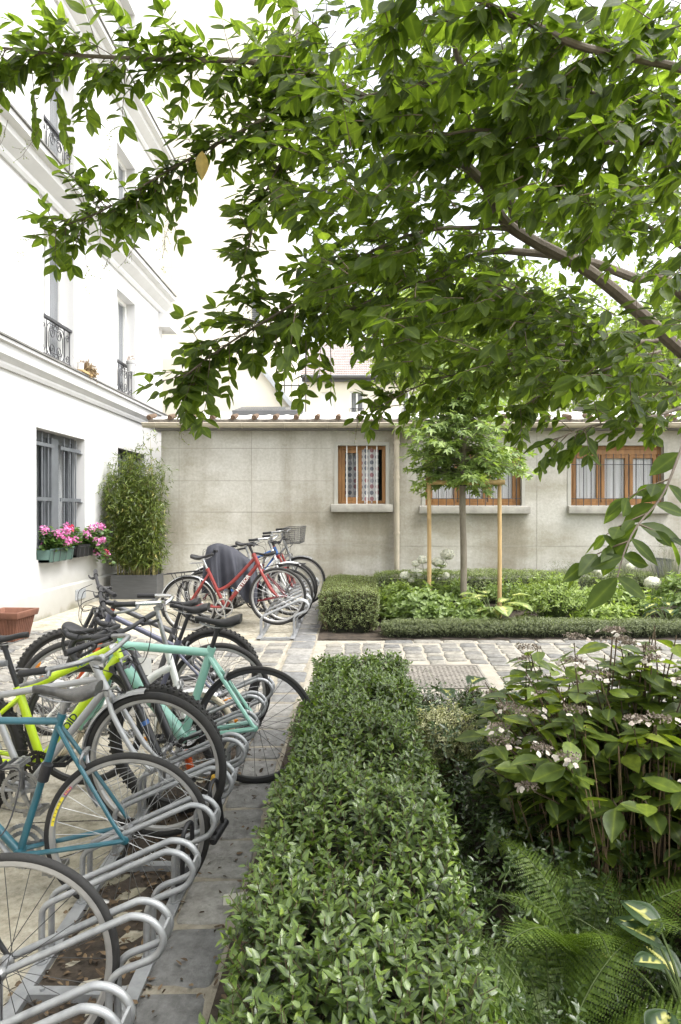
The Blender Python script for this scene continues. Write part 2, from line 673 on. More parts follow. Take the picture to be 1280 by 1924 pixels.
def ground_mat():
    m, nt, b, out = newmat('ground_concrete')
    tc = nt.nodes.new('ShaderNodeTexCoord')
    def noise(scale, det=8, rough=0.65):
        n = nt.nodes.new('ShaderNodeTexNoise')
        n.inputs['Scale'].default_value = scale
        n.inputs['Detail'].default_value = det
        n.inputs['Roughness'].default_value = rough
        nt.links.new(tc.outputs['Object'], n.inputs[0])
        return n.outputs[0]
    r = nt.nodes.new('ShaderNodeValToRGB')
    e = r.color_ramp.elements
    e[0].position, e[0].color = 0.30, (0.175, 0.165, 0.105, 1)
    e[1].position, e[1].color = 0.70, (0.46, 0.435, 0.365, 1)
    q = e.new(0.48)
    q.color = (0.39, 0.36, 0.285, 1)
    nt.links.new(noise(1.6), r.inputs[0])
    r2 = nt.nodes.new('ShaderNodeValToRGB')
    r2.color_ramp.elements[0].position, r2.color_ramp.elements[0].color = 0.36, (0.46, 0.45, 0.40, 1)
    r2.color_ramp.elements[1].position, r2.color_ramp.elements[1].color = 0.56, (1, 1, 1, 1)
    nt.links.new(noise(16.0, 12, .78), r2.inputs[0])
    x = nt.nodes.new('ShaderNodeMixRGB')
    x.blend_type = 'MULTIPLY'
    x.inputs[0].default_value = 0.85
    nt.links.new(r.outputs[0], x.inputs[1])
    nt.links.new(r2.outputs[0], x.inputs[2])
    nt.links.new(x.outputs[0], b.inputs['Base Color'])
    b.inputs['Roughness'].default_value = 0.9
    b.inputs['Specular IOR Level'].default_value = 0.3
    bp = nt.nodes.new('ShaderNodeBump')
    bp.inputs['Strength'].default_value = 0.5
    bp.inputs['Distance'].default_value = 0.012
    nt.links.new(noise(45, 6), bp.inputs['Height'])
    nt.links.new(bp.outputs[0], b.inputs['Normal'])
ground_mat()

def sett_mat(name, dark, lite):
    """granite and slate setts: each stone its own tone from the 'var' attribute"""
    m, nt, b, out = newmat(name)
    at_ = nt.nodes.new('ShaderNodeAttribute')
    at_.attribute_name = 'var'
    r = nt.nodes.new('ShaderNodeValToRGB')
    r.color_ramp.elements[0].color = (*dark, 1)
    r.color_ramp.elements[1].color = (*lite, 1)
    nt.links.new(at_.outputs['Fac'], r.inputs[0])
    tc = nt.nodes.new('ShaderNodeTexCoord')
    n = nt.nodes.new('ShaderNodeTexNoise')
    n.inputs['Scale'].default_value = 17
    n.inputs['Detail'].default_value = 12
    n.inputs['Roughness'].default_value = 0.72
    nt.links.new(tc.outputs['Object'], n.inputs[0])
    r2 = nt.nodes.new('ShaderNodeValToRGB')
    r2.color_ramp.elements[0].position, r2.color_ramp.elements[0].color = 0.34, (0.55, 0.54, 0.52, 1)
    r2.color_ramp.elements[1].position, r2.color_ramp.elements[1].color = 0.68, (1.28, 1.28, 1.26, 1)
    nt.links.new(n.outputs[0], r2.inputs[0])
    x = nt.nodes.new('ShaderNodeMixRGB')
    x.blend_type = 'MULTIPLY'
    x.inputs[0].default_value = 1
    nt.links.new(r.outputs[0], x.inputs[1])
    nt.links.new(r2.outputs[0], x.inputs[2])
    nt.links.new(x.outputs[0], b.inputs['Base Color'])
    b.inputs['Roughness'].default_value = 0.72
    bp = nt.nodes.new('ShaderNodeBump')
    bp.inputs['Strength'].default_value = 0.9
    bp.inputs['Distance'].default_value = 0.012
    nt.links.new(n.outputs[0], bp.inputs['Height'])
    nt.links.new(bp.outputs[0], b.inputs['Normal'])
sett_mat('setts', (0.135, 0.135, 0.133), (0.255, 0.242, 0.21))
sett_mat('kerb_setts', (0.155, 0.157, 0.158), (0.275, 0.268, 0.25))
mat('kerb_mortar', (0.17, 0.15, 0.115), 0.95, col2=(0.30, 0.275, 0.22), scale=14, bump=0.8, bscale=50)

# ================================================================== ground sheets
def sheet(name, x0, x1, y0, y1, dz, m, step=0.25, kind='structure', rough=0.0):
    nx, ny = max(2, int((x1 - x0) / step) + 1), max(2, int((y1 - y0) / step) + 1)
    xs, ys = np.linspace(x0, x1, nx), np.linspace(y0, y1, ny)
    X, Y = np.meshgrid(xs, ys)
    Z = zg(X, Y) + dz
    if rough:
        Z = Z + rough * vnoise(np.stack([X.ravel(), Y.ravel(), X.ravel() * 0], 1), 14, 3).reshape(X.shape)
    b = MB()
    b.v = list(zip(X.ravel().tolist(), Y.ravel().tolist(), Z.ravel().tolist()))
    b.f = [(j * nx + i, j * nx + i + 1, (j + 1) * nx + i + 1, (j + 1) * nx + i) for j in range(ny - 1) for i in range(nx - 1)]
    o = b.build(name, m, ang=180)
    return tag(o, kind=kind)

def ground():
    xs = np.concatenate([np.linspace(-90, -8, 12), np.linspace(-7.5, 9, 67), np.linspace(10, 90, 12)])
    ys = np.concatenate([np.linspace(-60, -6, 8), np.linspace(-5, 12, 69), np.linspace(14, 140, 12)])
    X, Y = np.meshgrid(xs, ys)
    Z = zg(X, Y)
    nx, ny = len(xs), len(ys)
    b = MB()
    b.v = list(zip(X.ravel().tolist(), Y.ravel().tolist(), Z.ravel().tolist()))
    b.f = [(j * nx + i, j * nx + i + 1, (j + 1) * nx + i + 1, (j + 1) * nx + i) for j in range(ny - 1) for i in range(nx - 1)]
    tag(b.build('ground', 'ground_concrete', ang=180), kind='structure')
ground()
PATH_Y0, PATH_Y1 = 4.95, 7.32
sheet('path_bedding', -3.86, 7.5, PATH_Y0, 7.45, 0.006, 'sett_mortar', 0.2)
sheet('garden_soil', -0.50, 7.5, -2.0, 5.28, 0.012, 'soil', 0.12, rough=0.012)
sheet('far_garden_soil', -0.50, 7.5, 7.47, 10.43, 0.012, 'soil', 0.12, rough=0.012)
sheet('rack_soil', -1.13, -0.77, 0.4, 4.9, 0.004, 'soil', 0.06, rough=0.010)

def stones(name, cells, m, lift=0.014, jit=0.012):
    """cells of (x0, x1, y0, y1): each a worn, rounded stone of its own tone"""
    V, F, A = [], [], []
    for x0, x1, y0, y1 in cells:
        tone = random.random()
        j = lambda: random.uniform(-jit, jit)
        c = [(x0 + j(), y0 + j()), (x1 + j(), y0 + j()), (x1 + j(), y1 + j()), (x0 + j(), y1 + j())]
        # chamfered octagon outline, three rings
        oc = []
        for k in range(4):
            p, q, r = Vector(c[k]), Vector(c[k - 1]), Vector(c[(k + 1) % 4])
            f = random.uniform(0.04, 0.11)
            oc += [p.lerp(q, f), p.lerp(p.lerp(q, f).lerp(p.lerp(r, f), .5), .8), p.lerp(r, f)]
        n = len(oc)
        cx, cy = sum(p.x for p in oc) / n, sum(p.y for p in oc) / n
        o = len(V)
        dz = random.uniform(-0.004, 0.004)
        for s, h in ((1.0, 0.0), (0.985, lift * 0.62), (0.93, lift * 0.95), (0.5, lift * 1.12)):
            for p in oc:
                x, y = cx + (p.x - cx) * s, cy + (p.y - cy) * s
                V.append((x, y, zgf(x, y) + 0.003 + h + dz + (random.uniform(-.0012, .0012) if s < 1 else 0)))
                A.append(tone)
        for r in range(3):
            for k in range(n):
                l = (k + 1) % n
                F.append((o + r * n + k, o + r * n + l, o + (r + 1) * n + l, o + (r + 1) * n + k))
        F.append(tuple(o + 3 * n + k for k in range(n)))
    b = MB()
    b.v, b.f = V, F
    ob = b.build(name, m, ang=60)
    a = ob.data.attributes.new('var', 'FLOAT', 'POINT')
    a.data.foreach_set('value', np.array(A, np.float32))
    return tag(ob, kind='structure')

cells = []
MH = (0.40, 1.10, 5.70, 6.42)      # the iron cover sits here
x = -3.85
while x < 7.3:
    w = random.uniform(0.185, 0.225)
    y = PATH_Y0 + random.uniform(0, 0.1)
    if not (-0.82 < x + w / 2 < -0.48):
        while y < PATH_Y1 - 0.09:
            l = random.uniform(0.12, 0.20)
            cx0, cx1, cy0, cy1 = x + .014, x + w - .014, y + .013, min(y + l, PATH_Y1) - .013
            if not (cx1 > MH[0] - .02 and cx0 < MH[1] + .02 and cy1 > MH[2] - .02 and cy0 < MH[3] + .02):
                cells.append((cx0, cx1, cy0, cy1))
            y += l
    x += w
x = 0.24
while x < 7.3:
    l = random.uniform(0.30, 0.40)
    cells.append((x + .012, x + l - .012, PATH_Y1 + .005, PATH_Y1 + 0.13))
    x += l
stones('paved_path', cells, 'setts')
cells = []
y = -0.5
while y < 10.2:
    l = random.uniform(0.20, 0.34)
    cells.append((-0.765 + random.uniform(-.02, .02), -0.525 + random.uniform(-.015, .015), y + .012, y + l - .012))
    y += l
sheet('kerb_bedding', -0.79, -0.50, -0.5, 10.2, 0.010, 'kerb_mortar', 0.06, rough=0.006)
stones('kerb', cells, 'kerb_setts', lift=0.014, jit=0.012)

# iron manhole cover
mh = thing('manhole_cover', 'rusty square cast iron cover set in the stone path beyond the hedge', 'manhole cover', ((MH[0] + MH[1]) / 2, (MH[2] + MH[3]) / 2, zgf(0.75, 6.05)))
tilt = math.atan(0.042)
b = MB()
b.box((-.35, -.36, -.02), (.35, .36, .012))
for i in range(16):
    for k in range(16):
        cx, cy = -.315 + i * .042, -.32 + k * .0425
        s = .013 if (i + k) % 2 else .009
        b.box((cx - s, cy - .006, .012), (cx + s, cy + .006, .017), None) if (i + k) % 2 else b.box((cx - .006, cy - s, .012), (cx + .006, cy + s, .017), None)
b.xform(Matrix.Rotation(tilt, 4, 'X'))
b.build('plate', 'cast_iron', mh, ang=30)
b = MB()
for lo, hi in (((-.36, -.37, -.02), (.36, -.352, .016)), ((-.36, .352, -.02), (.36, .37, .016)), ((-.372, -.37, -.02), (-.352, .37, .0155)), ((.352, -.37, -.02), (.372, .37, .0155))):
    b.box(lo, hi)
b.xform(Matrix.Rotation(tilt, 4, 'X'))
b.build('rim', 'cast_iron', mh)

# ================================================================== walls with openings
def wall_holes(b, u0, u1, z0, z1, holes, P, depth):
    """front sheet u0..u1 x z0..z1 with rectangular openings and their reveals; P(u, z, inward depth) -> point"""
    us = sorted({u0, u1, *[h[0] for h in holes], *[h[1] for h in holes]})
    zs = sorted({z0, z1, *[h[2] for h in holes], *[h[3] for h in holes]})
    for i in range(len(us) - 1):
        for k in range(len(zs) - 1):
            um, zm = (us[i] + us[i + 1]) / 2, (zs[k] + zs[k + 1]) / 2
            if any(h[0] < um < h[1] and h[2] < zm < h[3] for h in holes):
                continue
            b.quad(P(us[i], zs[k], 0), P(us[i + 1], zs[k], 0), P(us[i + 1], zs[k + 1], 0), P(us[i], zs[k + 1], 0))
    for a, c, e, f in holes:
        for (p, q), (r, s) in (((a, e), (a, f)), ((a, f), (c, f)), ((c, f), (c, e)), ((c, e), (a, e))):
            b.quad(P(p, q, 0), P(p, q, depth), P(r, s, depth), P(r, s, 0))

HX = -3.9
house = thing('white_house', 'tall white rendered house with grey barred ground floor window along the left of the courtyard', 'house', (HX, 0, 0))
HP = lambda y, z, d: Vector((-d, y, z))
GW = [(7.97, 9.37, 1.12, 2.72), (10.64, 11.95, 1.12, 2.73)]
UW = [(8.15, 9.02), (10.60, 11.45)]
FL = [(3.60, 5.27), (6.06, 7.60), (8.75, 10.25)]
holes = GW + [(a, c, z0, z1) for z0, z1 in FL for a, c in UW]
b = MB()
wall_holes(b, -3, 13.0, -0.3, 12.0, holes, HP, 0.22)
b.quad((-8, 13.0, -.3), (0, 13.0, -.3), (0, 13.0, 12), (-8, 13.0, 12))
b.quad((-8, -3, -.3), (0, -3, -.3), (0, -3, 12), (-8, -3, 12))
b.quad((-8, -3, -.3), (-8, 13, -.3), (-8, 13, 12), (-8, -3, 12))
b.build('wall', 'house_render', house, smooth=False)
b = MB()
b.box((-8, -3, 12.0), (0.3, 13.2, 12.35))
b.build('roof', 'zinc_light', house)

def band(name, prof, m, y0=-3.0, y1=13.08):
    b = MB()
    M = Matrix(((1, 0, 0, 0), (0, 1, 0, 0), (0, 0, 1, 0), (0, 0, 0, 1)))
    b.prism(prof, y0, y1, M)
    return b.build(name, m, house, smooth=False)
band('string_course', [(-.02, 3.26), (.03, 3.26), (.045, 3.30), (.045, 3.325), (.075, 3.36), (.10, 3.385), (.10, 3.50), (.135, 3.515), (.135, 3.553), (-.02, 3.58)], 'stucco_trim')
band('ledge_flashing', [(-.0, 3.583), (.150, 3.556), (.150, 3.578), (-.0, 3.605)], 'dark_edge')
def cornice(z):
    band('cornice', [(-.02, z - .40), (.03, z - .40), (.05, z - .36), (.05, z - .31), (.10, z - .26), (.16, z - .20), (.16, z - .12), (.24, z - .09), (.24, z - .022), (-.02, z - .005)], 'stucco_trim')
    band('cornice_flashing', [(0, z), (.262, z - .018), (.262, z + .004), (0, z + .022)], 'dark_edge')
cornice(5.94)
cornice(8.60)
b = MB()
b.box((-.3, 12.75, 5.25), (.22, 13.3, 5.52))
b.build('corbel', 'stucco_trim', house, smooth=False)
b = MB()      # thin skirting ledge near the ground
b.prism([(-.01, .0), (.022, .0), (.022, .72), (.0, .745)], -3, 13.05)
b.build('plinth', 'house_render', house, smooth=False)
b = MB()      # air grille low in the wall
b.box((.02, 9.0, .50), (.034, 9.32, .64))
for k in range(8):
    b.box((.034, 9.01 + k * .04, .51), (.04, 9.03 + k * .04, .63))
b.build('air_grille', 'zinc_light', house, smooth=False)

def frame_ring(b, P, a, c, e, f, w, d0, d1):
    for (p, q, r, s) in ((a, a + w, e, f), (c - w, c, e, f), (a + w, c - w, f - w, f), (a + w, c - w, e, e + w)):
        pts = [P(p, r, d0), P(q, r, d0), P(q, s, d0), P(p, s, d0), P(p, r, d1), P(q, r, d1), P(q, s, d1), P(p, s, d1)]
        b.add(pts, [(0, 1, 2, 3), (7, 6, 5, 4), (0, 4, 5, 1), (1, 5, 6, 2), (2, 6, 7, 3), (3, 7, 4, 0)])

def pbox(b, P, a, c, e, f, d0, d1):
    pts = [P(a, e, d0), P(c, e, d0), P(c, f, d0), P(a, f, d0), P(a, e, d1), P(c, e, d1), P(c, f, d1), P(a, f, d1)]
    b.add(pts, [(0, 1, 2, 3), (7, 6, 5, 4), (0, 4, 5, 1), (1, 5, 6, 2), (2, 6, 7, 3), (3, 7, 4, 0)])

def curtain_sheet(b, P, a, c, e, f, d, amp, waves):
    n = 60
    for i in range(n):
        t0, t1 = i / n, (i + 1) / n
        h = lambda t: d + amp * math.sin(t * waves * 6.28) + amp * .5 * math.sin(t * waves * 15 + 1)
        b.quad(P(a + (c - a) * t0, e, h(t0)), P(a + (c - a) * t1, e, h(t1)), P(a + (c - a) * t1, f, h(t1)), P(a + (c - a) * t0, f, h(t0)))

# ground-floor windows: grey casements, net curtain, flat-bar grille
for gi, (a, c, e, f) in enumerate(GW):
    b = MB()
    frame_ring(b, HP, a, c, e, f, .07, .15, .22)
    mid = (a + c) / 2
    pbox(b, HP, mid - .115, mid + .075, e + .07, f - .07, .09, .215)
    for u in (a + .07, mid + .075):
        frame_ring(b, HP, u, u + (mid - .115 - a - .07), e + .07, f - .07, .05, .165, .205)
    w = b.build('window', 'grey_paint', house, smooth=False)
    b = MB()
    pbox(b, HP, a + .1, c - .1, e + .1, f - .1, .186, .19)
    b.build('pane', 'window_glass', w, smooth=False)
    b = MB()
    curtain_sheet(b, HP, a + .05, mid - .06, e, f - .05, .27, .012, 7)
    curtain_sheet(b, HP, mid + .06, c - .05, e, f - .05, .27, .012, 7)
    b.build('net_curtain', 'net_curtain', w)
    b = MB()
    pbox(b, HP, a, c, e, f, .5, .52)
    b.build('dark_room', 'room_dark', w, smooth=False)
    b = MB()
    for z in (e + .72, f - .20):
        pbox(b, HP, a - .0, mid - .115, z, z + .045, .055, .07)
        pbox(b, HP, mid + .076, c - .001, z, z + .045, .055, .07)
        pbox(b, HP, c - .06, c - .001, z - .012, z - .001, .03, .09)
    for u0, u1 in ((a, mid - .115), (mid + .075, c)):
        for k in range(3):
            u = u0 + (u1 - u0) * (k + .8) / 3.5
            b.tube([HP(u, e + .01, .078), HP(u, f - .03, .078)], .011, 8)
    b.build('security_grille', 'grey_paint', w)

def scroll_railing(w, a, c, z0, z1):
    b = MB()
    D = .05
    pbox(b, HP, a, c, z1 - .035, z1, D - .022, D + .022)
    pbox(b, HP, a, c, z0 + .06, z0 + .075, D - .008, D + .008)
    n = 5
    for k in range(n + 1):
        u = a + .03 + (c - a - .06) * k / n
        if k in (0, 1, n - 1, n):
            b.tube([HP(u, z0 + .02, D), HP(u, z1 - .03, D)], .007, 6)
    cx, cz = (a + c) / 2, (z0 + z1) / 2
    def scroll(cu, cv, s, turns, sgn, flip):
        pts = []
        for i in range(26):
            t = i / 25
            ang = t * turns * 6.28
            r = s * (1 - .8 * t)
            pts.append(HP(cu + sgn * r * math.cos(ang), cv + flip * r * math.sin(ang), D))
        b.tube(pts, .0055, 5)
    for sgn in (-1, 1):
        for flip in (-1, 1):
            scroll(cx + sgn * .10, cz + flip * .10, .085, 1.6, sgn, flip)
            scroll(cx + sgn * (c - a) * .40, cz + flip * .13, .055, 1.4, -sgn, flip)
            scroll(cx + sgn * .05, cz + flip * .20, .045, 1.3, -sgn, flip)
    for s in (.55, .75):
        hw, hh = (c - a) * .5 * s * .8, (z1 - z0) * .5 * s
        pts = [HP(cx - hw, cz - hh * .6, D), HP(cx - hw * .7, cz - hh, D), HP(cx + hw * .7, cz - hh, D), HP(cx + hw, cz - hh * .6, D), HP(cx + hw, cz + hh * .6, D), HP(cx + hw * .7, cz + hh, D), HP(cx - hw * .7, cz + hh, D), HP(cx - hw, cz + hh * .6, D)]
        b.tube(pts, .006, 5, closed=True)
    b.build('railing', 'iron_dark', w)

for fi, (z0, z1) in enumerate(FL):
    for a, c in UW:
        b = MB()
        frame_ring(b, HP, a, c, z0, z1, .06, .15, .22)
        mid = (a + c) / 2
        pbox(b, HP, mid - .05, mid + .05, z0 + .06, z1 - .06, .155, .215)
        w = b.build('window', 'white_paint', house, smooth=False)
        b = MB()
        pbox(b, HP, a + .05, c - .05, z0 + .05, z1 - .05, .186, .19)
        b.build('pane', 'window_glass', w, smooth=False)
        b = MB()
        curtain_sheet(b, HP, a + .03, c - .03, z0 + .03, z1 - .03, .203, .006, 6)
        b.build('net_curtain', 'pale_curtain', w)
        if fi < 2:
            scroll_railing(w, a, c, z0 + .01, z0 + .56)

# ================================================================== the low concrete annexe
SY = 10.45
shed = thing('concrete_annexe', 'low grey concrete outbuilding with three brown windows and a tiled roof across the courtyard', 'outbuilding', (-3.15, SY, 0))
SX0, SX1, SZ = 0.0, 12.0, 3.0
SP = lambda u, z, d: Vector((u + 3.15, d, z))
W1, W2, W3 = (-.376, .376, 1.825, 2.745), (1.0, 2.51, 1.80, 2.72), (3.285, 4.74, 1.80, 2.745)
b = MB()
wall_holes(b, -3.15, 8.85, 0.1, SZ, [W1, W2, W3], SP, .17)
b.quad((0, 0, .1), (0, 4.2, .1), (0, 4.2, 3.7), (0, 0, SZ))
b.quad((12, 0, .1), (12, 4.2, .1), (12, 4.2, 3.7), (12, 0, SZ))
b.quad((0, 4.2, .1), (12, 4.2, .1), (12, 4.2, 3.7), (0, 4.2, 3.7))
b.build('wall', 'shed_concrete', shed, smooth=False)
b = MB()
def hline(u0, u1, z):
    pbox(b, SP, u0, u1, z - .004, z + .004, -.002, .01)
def vline(u, z0, z1):
    pbox(b, SP, u - .004, u + .004, z0, z1, -.0022, .01)
for z in (2.70, 2.19, 1.70, 1.185):
    hline(-3.13, -.49, z)
hline(-.48, .49, 1.185)
hline(.6, 8.8, 1.165)
for u in (-2.87, -1.73):
    vline(u, .35, 2.97)
vline(.95, .4, 1.165)
vline(2.75, .4, 2.97)
b.build('joint_line', 'joint_line', shed, smooth=False)

# roof: shallow tiled slope with lichen-grey edge and terracotta end caps
b = MB()
nu = 300
U = [-3.30 + (12.3) * i / nu for i in range(nu + 1)]
def rz(u, s):
    ph = (u + 3.30) / .325 * 2 * math.pi
    return 3.160 + s * .18 + .018 * max(0, math.cos(ph)) ** 2
for t0, t1 in ((0, 1.2), (1.2, 2.4), (2.4, 3.8)):
    for i in range(nu):
        s0, s1 = -.16 + t0, -.16 + t1
        lift = .02 * (t0 > 0)
        b.quad(SP(U[i], rz(U[i], s0) , s0), SP(U[i + 1], rz(U[i + 1], s0), s0), SP(U[i + 1], rz(U[i + 1], s1), s1), SP(U[i], rz(U[i], s1), s1))
rf = b.build('roof', 'roof_sheet', shed)
b = MB()
for i in range(nu):
    th = .075
    a_, c_ = U[i], U[i + 1]
    b.quad(SP(a_, rz(a_, -.16) - th, -.165), SP(c_, rz(c_, -.16) - th, -.165), SP(c_, rz(c_, -.16) + .004, -.165), SP(a_, rz(a_, -.16) + .004, -.165))
    b.quad(SP(a_, rz(a_, -.16) - th, .3), SP(c_, rz(c_, -.16) - th, .3), SP(c_, rz(c_, -.16) - th, -.165), SP(a_, rz(a_, -.16) - th, -.165))
b.build('tile_edge', 'tile_lichen', rf)
b = MB()
p = SP(-3.29, 3.165, -.185)
b.tube([p + Vector((0, 0, -.005)), p + Vector((0, .03, 0)), p + Vector((0, .32, .07))], [.034, .046, .034], 9, flat=1.0)
rc = b.build('tile_cap', 'terracotta_cap', rf)
repeat(rc, [(k * .325, 0, 0) for k in range(1, 37)])
b = MB()      # roof light
pts = [SP(-2.35, 3.40, 1.6), SP(-1.15, 3.40, 1.6), SP(-1.15, 3.62, 2.6), SP(-2.35, 3.62, 2.6)]
b.add([p + Vector((0, 0, dz)) for dz in (0.02, .14) for p in pts], [(0, 3, 2, 1), (4, 5, 6, 7), (0, 1, 5, 4), (1, 2, 6, 5), (2, 3, 7, 6), (3, 0, 4, 7)])
rl = b.build('roof_light', 'zinc_dark', shed, smooth=False)
b = MB()
pts = [SP(-2.25, 3.565, 1.7), SP(-1.25, 3.565, 1.7), SP(-1.25, 3.745, 2.5), SP(-2.25, 3.745, 2.5)]
b.add([p + Vector((0, 0, dz)) for dz in (0.0, .012) for p in pts], [(0, 3, 2, 1), (4, 5, 6, 7), (0, 1, 5, 4), (1, 2, 6, 5), (2, 3, 7, 6), (3, 0, 4, 7)])
b.build('pane', 'window_glass', rl, smooth=False)

b = MB()      # half-round gutter on brackets
prof = [(.062 * math.cos(R_(a)), .062 * math.sin(R_(a))) for a in range(180, 361, 18)]
o_ = [(y, z) for y, z in prof] + [(y * .93, z * .93) for y, z in prof[::-1]]
gu0, gu1 = -3.36, 8.85
n = len(o_)
vs = [SP(u, 3.055 + z, -.235 + y) for u in (gu0, gu1) for y, z in o_]
b.add(vs, [tuple(range(n)), tuple(range(2 * n - 1, n - 1, -1))] + [(i, (i + 1) % n, n + (i + 1) % n, n + i) for i in range(n)])
b.tube([SP(gu0, 3.06, -.297), SP(gu1, 3.06, -.297)], .009, 8)
g = b.build('gutter', 'gutter_cream', shed, ang=50)
b = MB()
u = -3.15
b.tube([SP(u, 3.062, -.30)] + [SP(u, 3.055 + .066 * math.sin(R_(a)), -.235 + .066 * math.cos(R_(a))) for a in range(180, 361, 30)], .006, 6)
gb = b.build('bracket', 'gutter_cream', g)
repeat(gb, [(k * .655, 0, 0) for k in range(1, 19)])
b = MB()      # fascia board behind the gutter
pbox(b, SP, -3.2, 8.85, 2.985, 3.075, -.155, -.02)
pbox(b, SP, -3.2, 8.85, 2.975, 2.985, -.155, -.0)
b.build('fascia', 'dark_edge', shed, smooth=False)
b = MB()
cu = .545
b.tube([SP(cu, 3.0, -.235), SP(cu, 2.93, -.235), SP(cu, 2.86, -.10), SP(cu, 2.80, -.075), SP(cu, .3, -.075)], .043, 14)
dp = b.build('downpipe', 'gutter_cream', shed)
for z in (2.24, 1.37, 2.78):
    b = MB()
    b.tube([SP(cu, z - .018, -.075), SP(cu, z + .018, -.075)], .052, 14)
    pbox(b, SP, cu - .012, cu + .012, z - .01, z + .01, -.03, .0)
    b.build('pipe_collar', 'gutter_cream', dp)

def dots_mat():
    m, nt, b, out = newmat('dotted_curtain')
    tc = nt.nodes.new('ShaderNodeTexCoord')
    mp = nt.nodes.new('ShaderNodeMapping')
    mp.inputs['Scale'].default_value = (11.5, 0.001, 10.5)
    nt.links.new(tc.outputs['Object'], mp.inputs[0])
    v = nt.nodes.new('ShaderNodeTexVoronoi')
    v.inputs['Scale'].default_value = 1.0
    v.inputs['Randomness'].default_value = 0.12
    nt.links.new(mp.outputs[0], v.inputs['Vector'])
    r = nt.nodes.new('ShaderNodeValToRGB')
    r.color_ramp.interpolation = 'CONSTANT'
    r.color_ramp.elements[0].color = (0, 0, 0, 1)
    r.color_ramp.elements[1].position = 0.36
    r.color_ramp.elements[1].color = (1, 1, 1, 1)
    nt.links.new(v.outputs['Distance'], r.inputs[0])
    r2 = nt.nodes.new('ShaderNodeValToRGB')
    r2.color_ramp.interpolation = 'CONSTANT'
    for p, c in ((.0, (0.16, 0.17, 0.20, 1)), (.4, (0.30, 0.16, 0.18, 1)), (.7, (0.30, 0.30, 0.33, 1))):
        (r2.color_ramp.elements[0] if p == 0 else r2.color_ramp.elements.new(p)).color = c
    sp = nt.nodes.new('ShaderNodeSeparateColor')
    nt.links.new(v.outputs['Color'], sp.inputs[0])
    nt.links.new(sp.outputs[0], r2.inputs[0])
    x = nt.nodes.new('ShaderNodeMixRGB')
    nt.links.new(r.outputs[0], x.inputs[0])
    nt.links.new(r2.outputs[0], x.inputs[1])
    x.inputs[2].default_value = (0.50, 0.50, 0.50, 1)
    nt.links.new(x.outputs[0], b.inputs['Base Color'])
    b.inputs['Roughness'].default_value = 0.95
dots_mat()

def surround(a, c, e, f, w=.055, top=.05):
    b = MB()
    pbox(b, SP, a - w, a, e - .01, f + top, -.012, .02)
    pbox(b, SP, c, c + w, e - .01, f + top, -.012, .02)
    pbox(b, SP, a, c, f, f + top, -.012, .02)
    return b

def shed_window(W, s0, s1, leaves_, kind):
    a, c, e, f = W
    b = MB()
    frame_ring(b, SP, a, c, e, f, .055, .09, .15)
    if kind == 'three':
        pbox(b, SP, a + .055, c - .055, f - .14, f - .055, .095, .145)
    ft = f - (.14 if kind == 'three' else .055)
    for (u0, u1, op) in leaves_:
        frame_ring(b, SP, u0, u1, e + .055, ft, .055, .10, .142)
    w = b.build('window', 'oak_brown', shed, smooth=True, bevel=.004, seg=1)
    b = MB()
    pbox(b, SP, a + .04, c - .04, e + .05, f - .05, .118, .121)
    b.build('pane', 'window_glass', w, smooth=False)
    b = MB()
    if kind == 'two':
        curtain_sheet(b, SP, a + .05, a + .34, e + .02, f - .03, .17, .012, 3)
        curtain_sheet(b, SP, a + .36, a + .64, e + .01, f - .03, .098, .012, 3)
        b.build('curtain', 'dotted_curtain', w)
    else:
        for (u0, u1, op) in leaves_:
            curtain_sheet(b, SP, u0 - .01, u1 + .01, e + .02, f - .12, .137, .006, 5)
        b.build('curtain', 'white_curtain', w)
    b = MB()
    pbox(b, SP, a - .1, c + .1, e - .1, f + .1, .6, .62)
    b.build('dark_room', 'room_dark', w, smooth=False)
    b = MB()
    if kind == 'two':
        for k in range(4):
            u = a + .14 + k * .158
            b.tube([SP(u, e, .03), SP(u, f, .03)], .009, 8)
        b.build('window_grille', 'white_paint', w)
    else:
        n = max(9, int((c - a) / .118))
        for k in range(n):
            u = a + .08 + (c - a - .16) * k / (n - 1)
            b.tube([SP(u, e - .03, -.005), SP(u, f - .13, -.005)], .0062, 6)
        for z in (f - .30, e + .11):
            b.tube([SP(a + .01, z, .004), SP(c - .01, z, .004)], .0055, 6)
        b.build('window_grille', 'iron_dark', w)
    sb = surround(a, c, e, f)
    sb.build('surround', 'render_pale', w, smooth=False)
    b = MB()
    vs = [SP(s0, e - .125, -.10), SP(s1, e - .125, -.10), SP(s1, e - .012, -.10), SP(s0, e - .012, -.10), SP(s0, e - .125, .0), SP(s1, e - .125, .0), SP(s1, e + .008, .09), SP(s0, e + .008, .09)]
    b.add(vs, [(0, 1, 2, 3), (7, 6, 5, 4), (0, 4, 5, 1), (1, 5, 6, 2), (2, 6, 7, 3), (3, 7, 4, 0)])
    b.build('sill', 'sill_concrete', w, bevel=.008)

shed_window(W1, -.48, .485, [(W1[0] + .055, 0.0, 0)], 'two')
m_ = (W2[1] - W2[0] - .11) / 3
shed_window(W2, .90, 2.63, [(W2[0] + .055 + i * (m_ + .0) + .01, W2[0] + .055 + (i + 1) * m_ - .01, 0) for i in range(3)], 'three')
m_ = (W3[1] - W3[0] - .11) / 3
shed_window(W3, 3.225, 4.83, [(W3[0] + .055 + i * m_ + .01, W3[0] + .055 + (i + 1) * m_ - .01, 0) for i in range(3)], 'three')

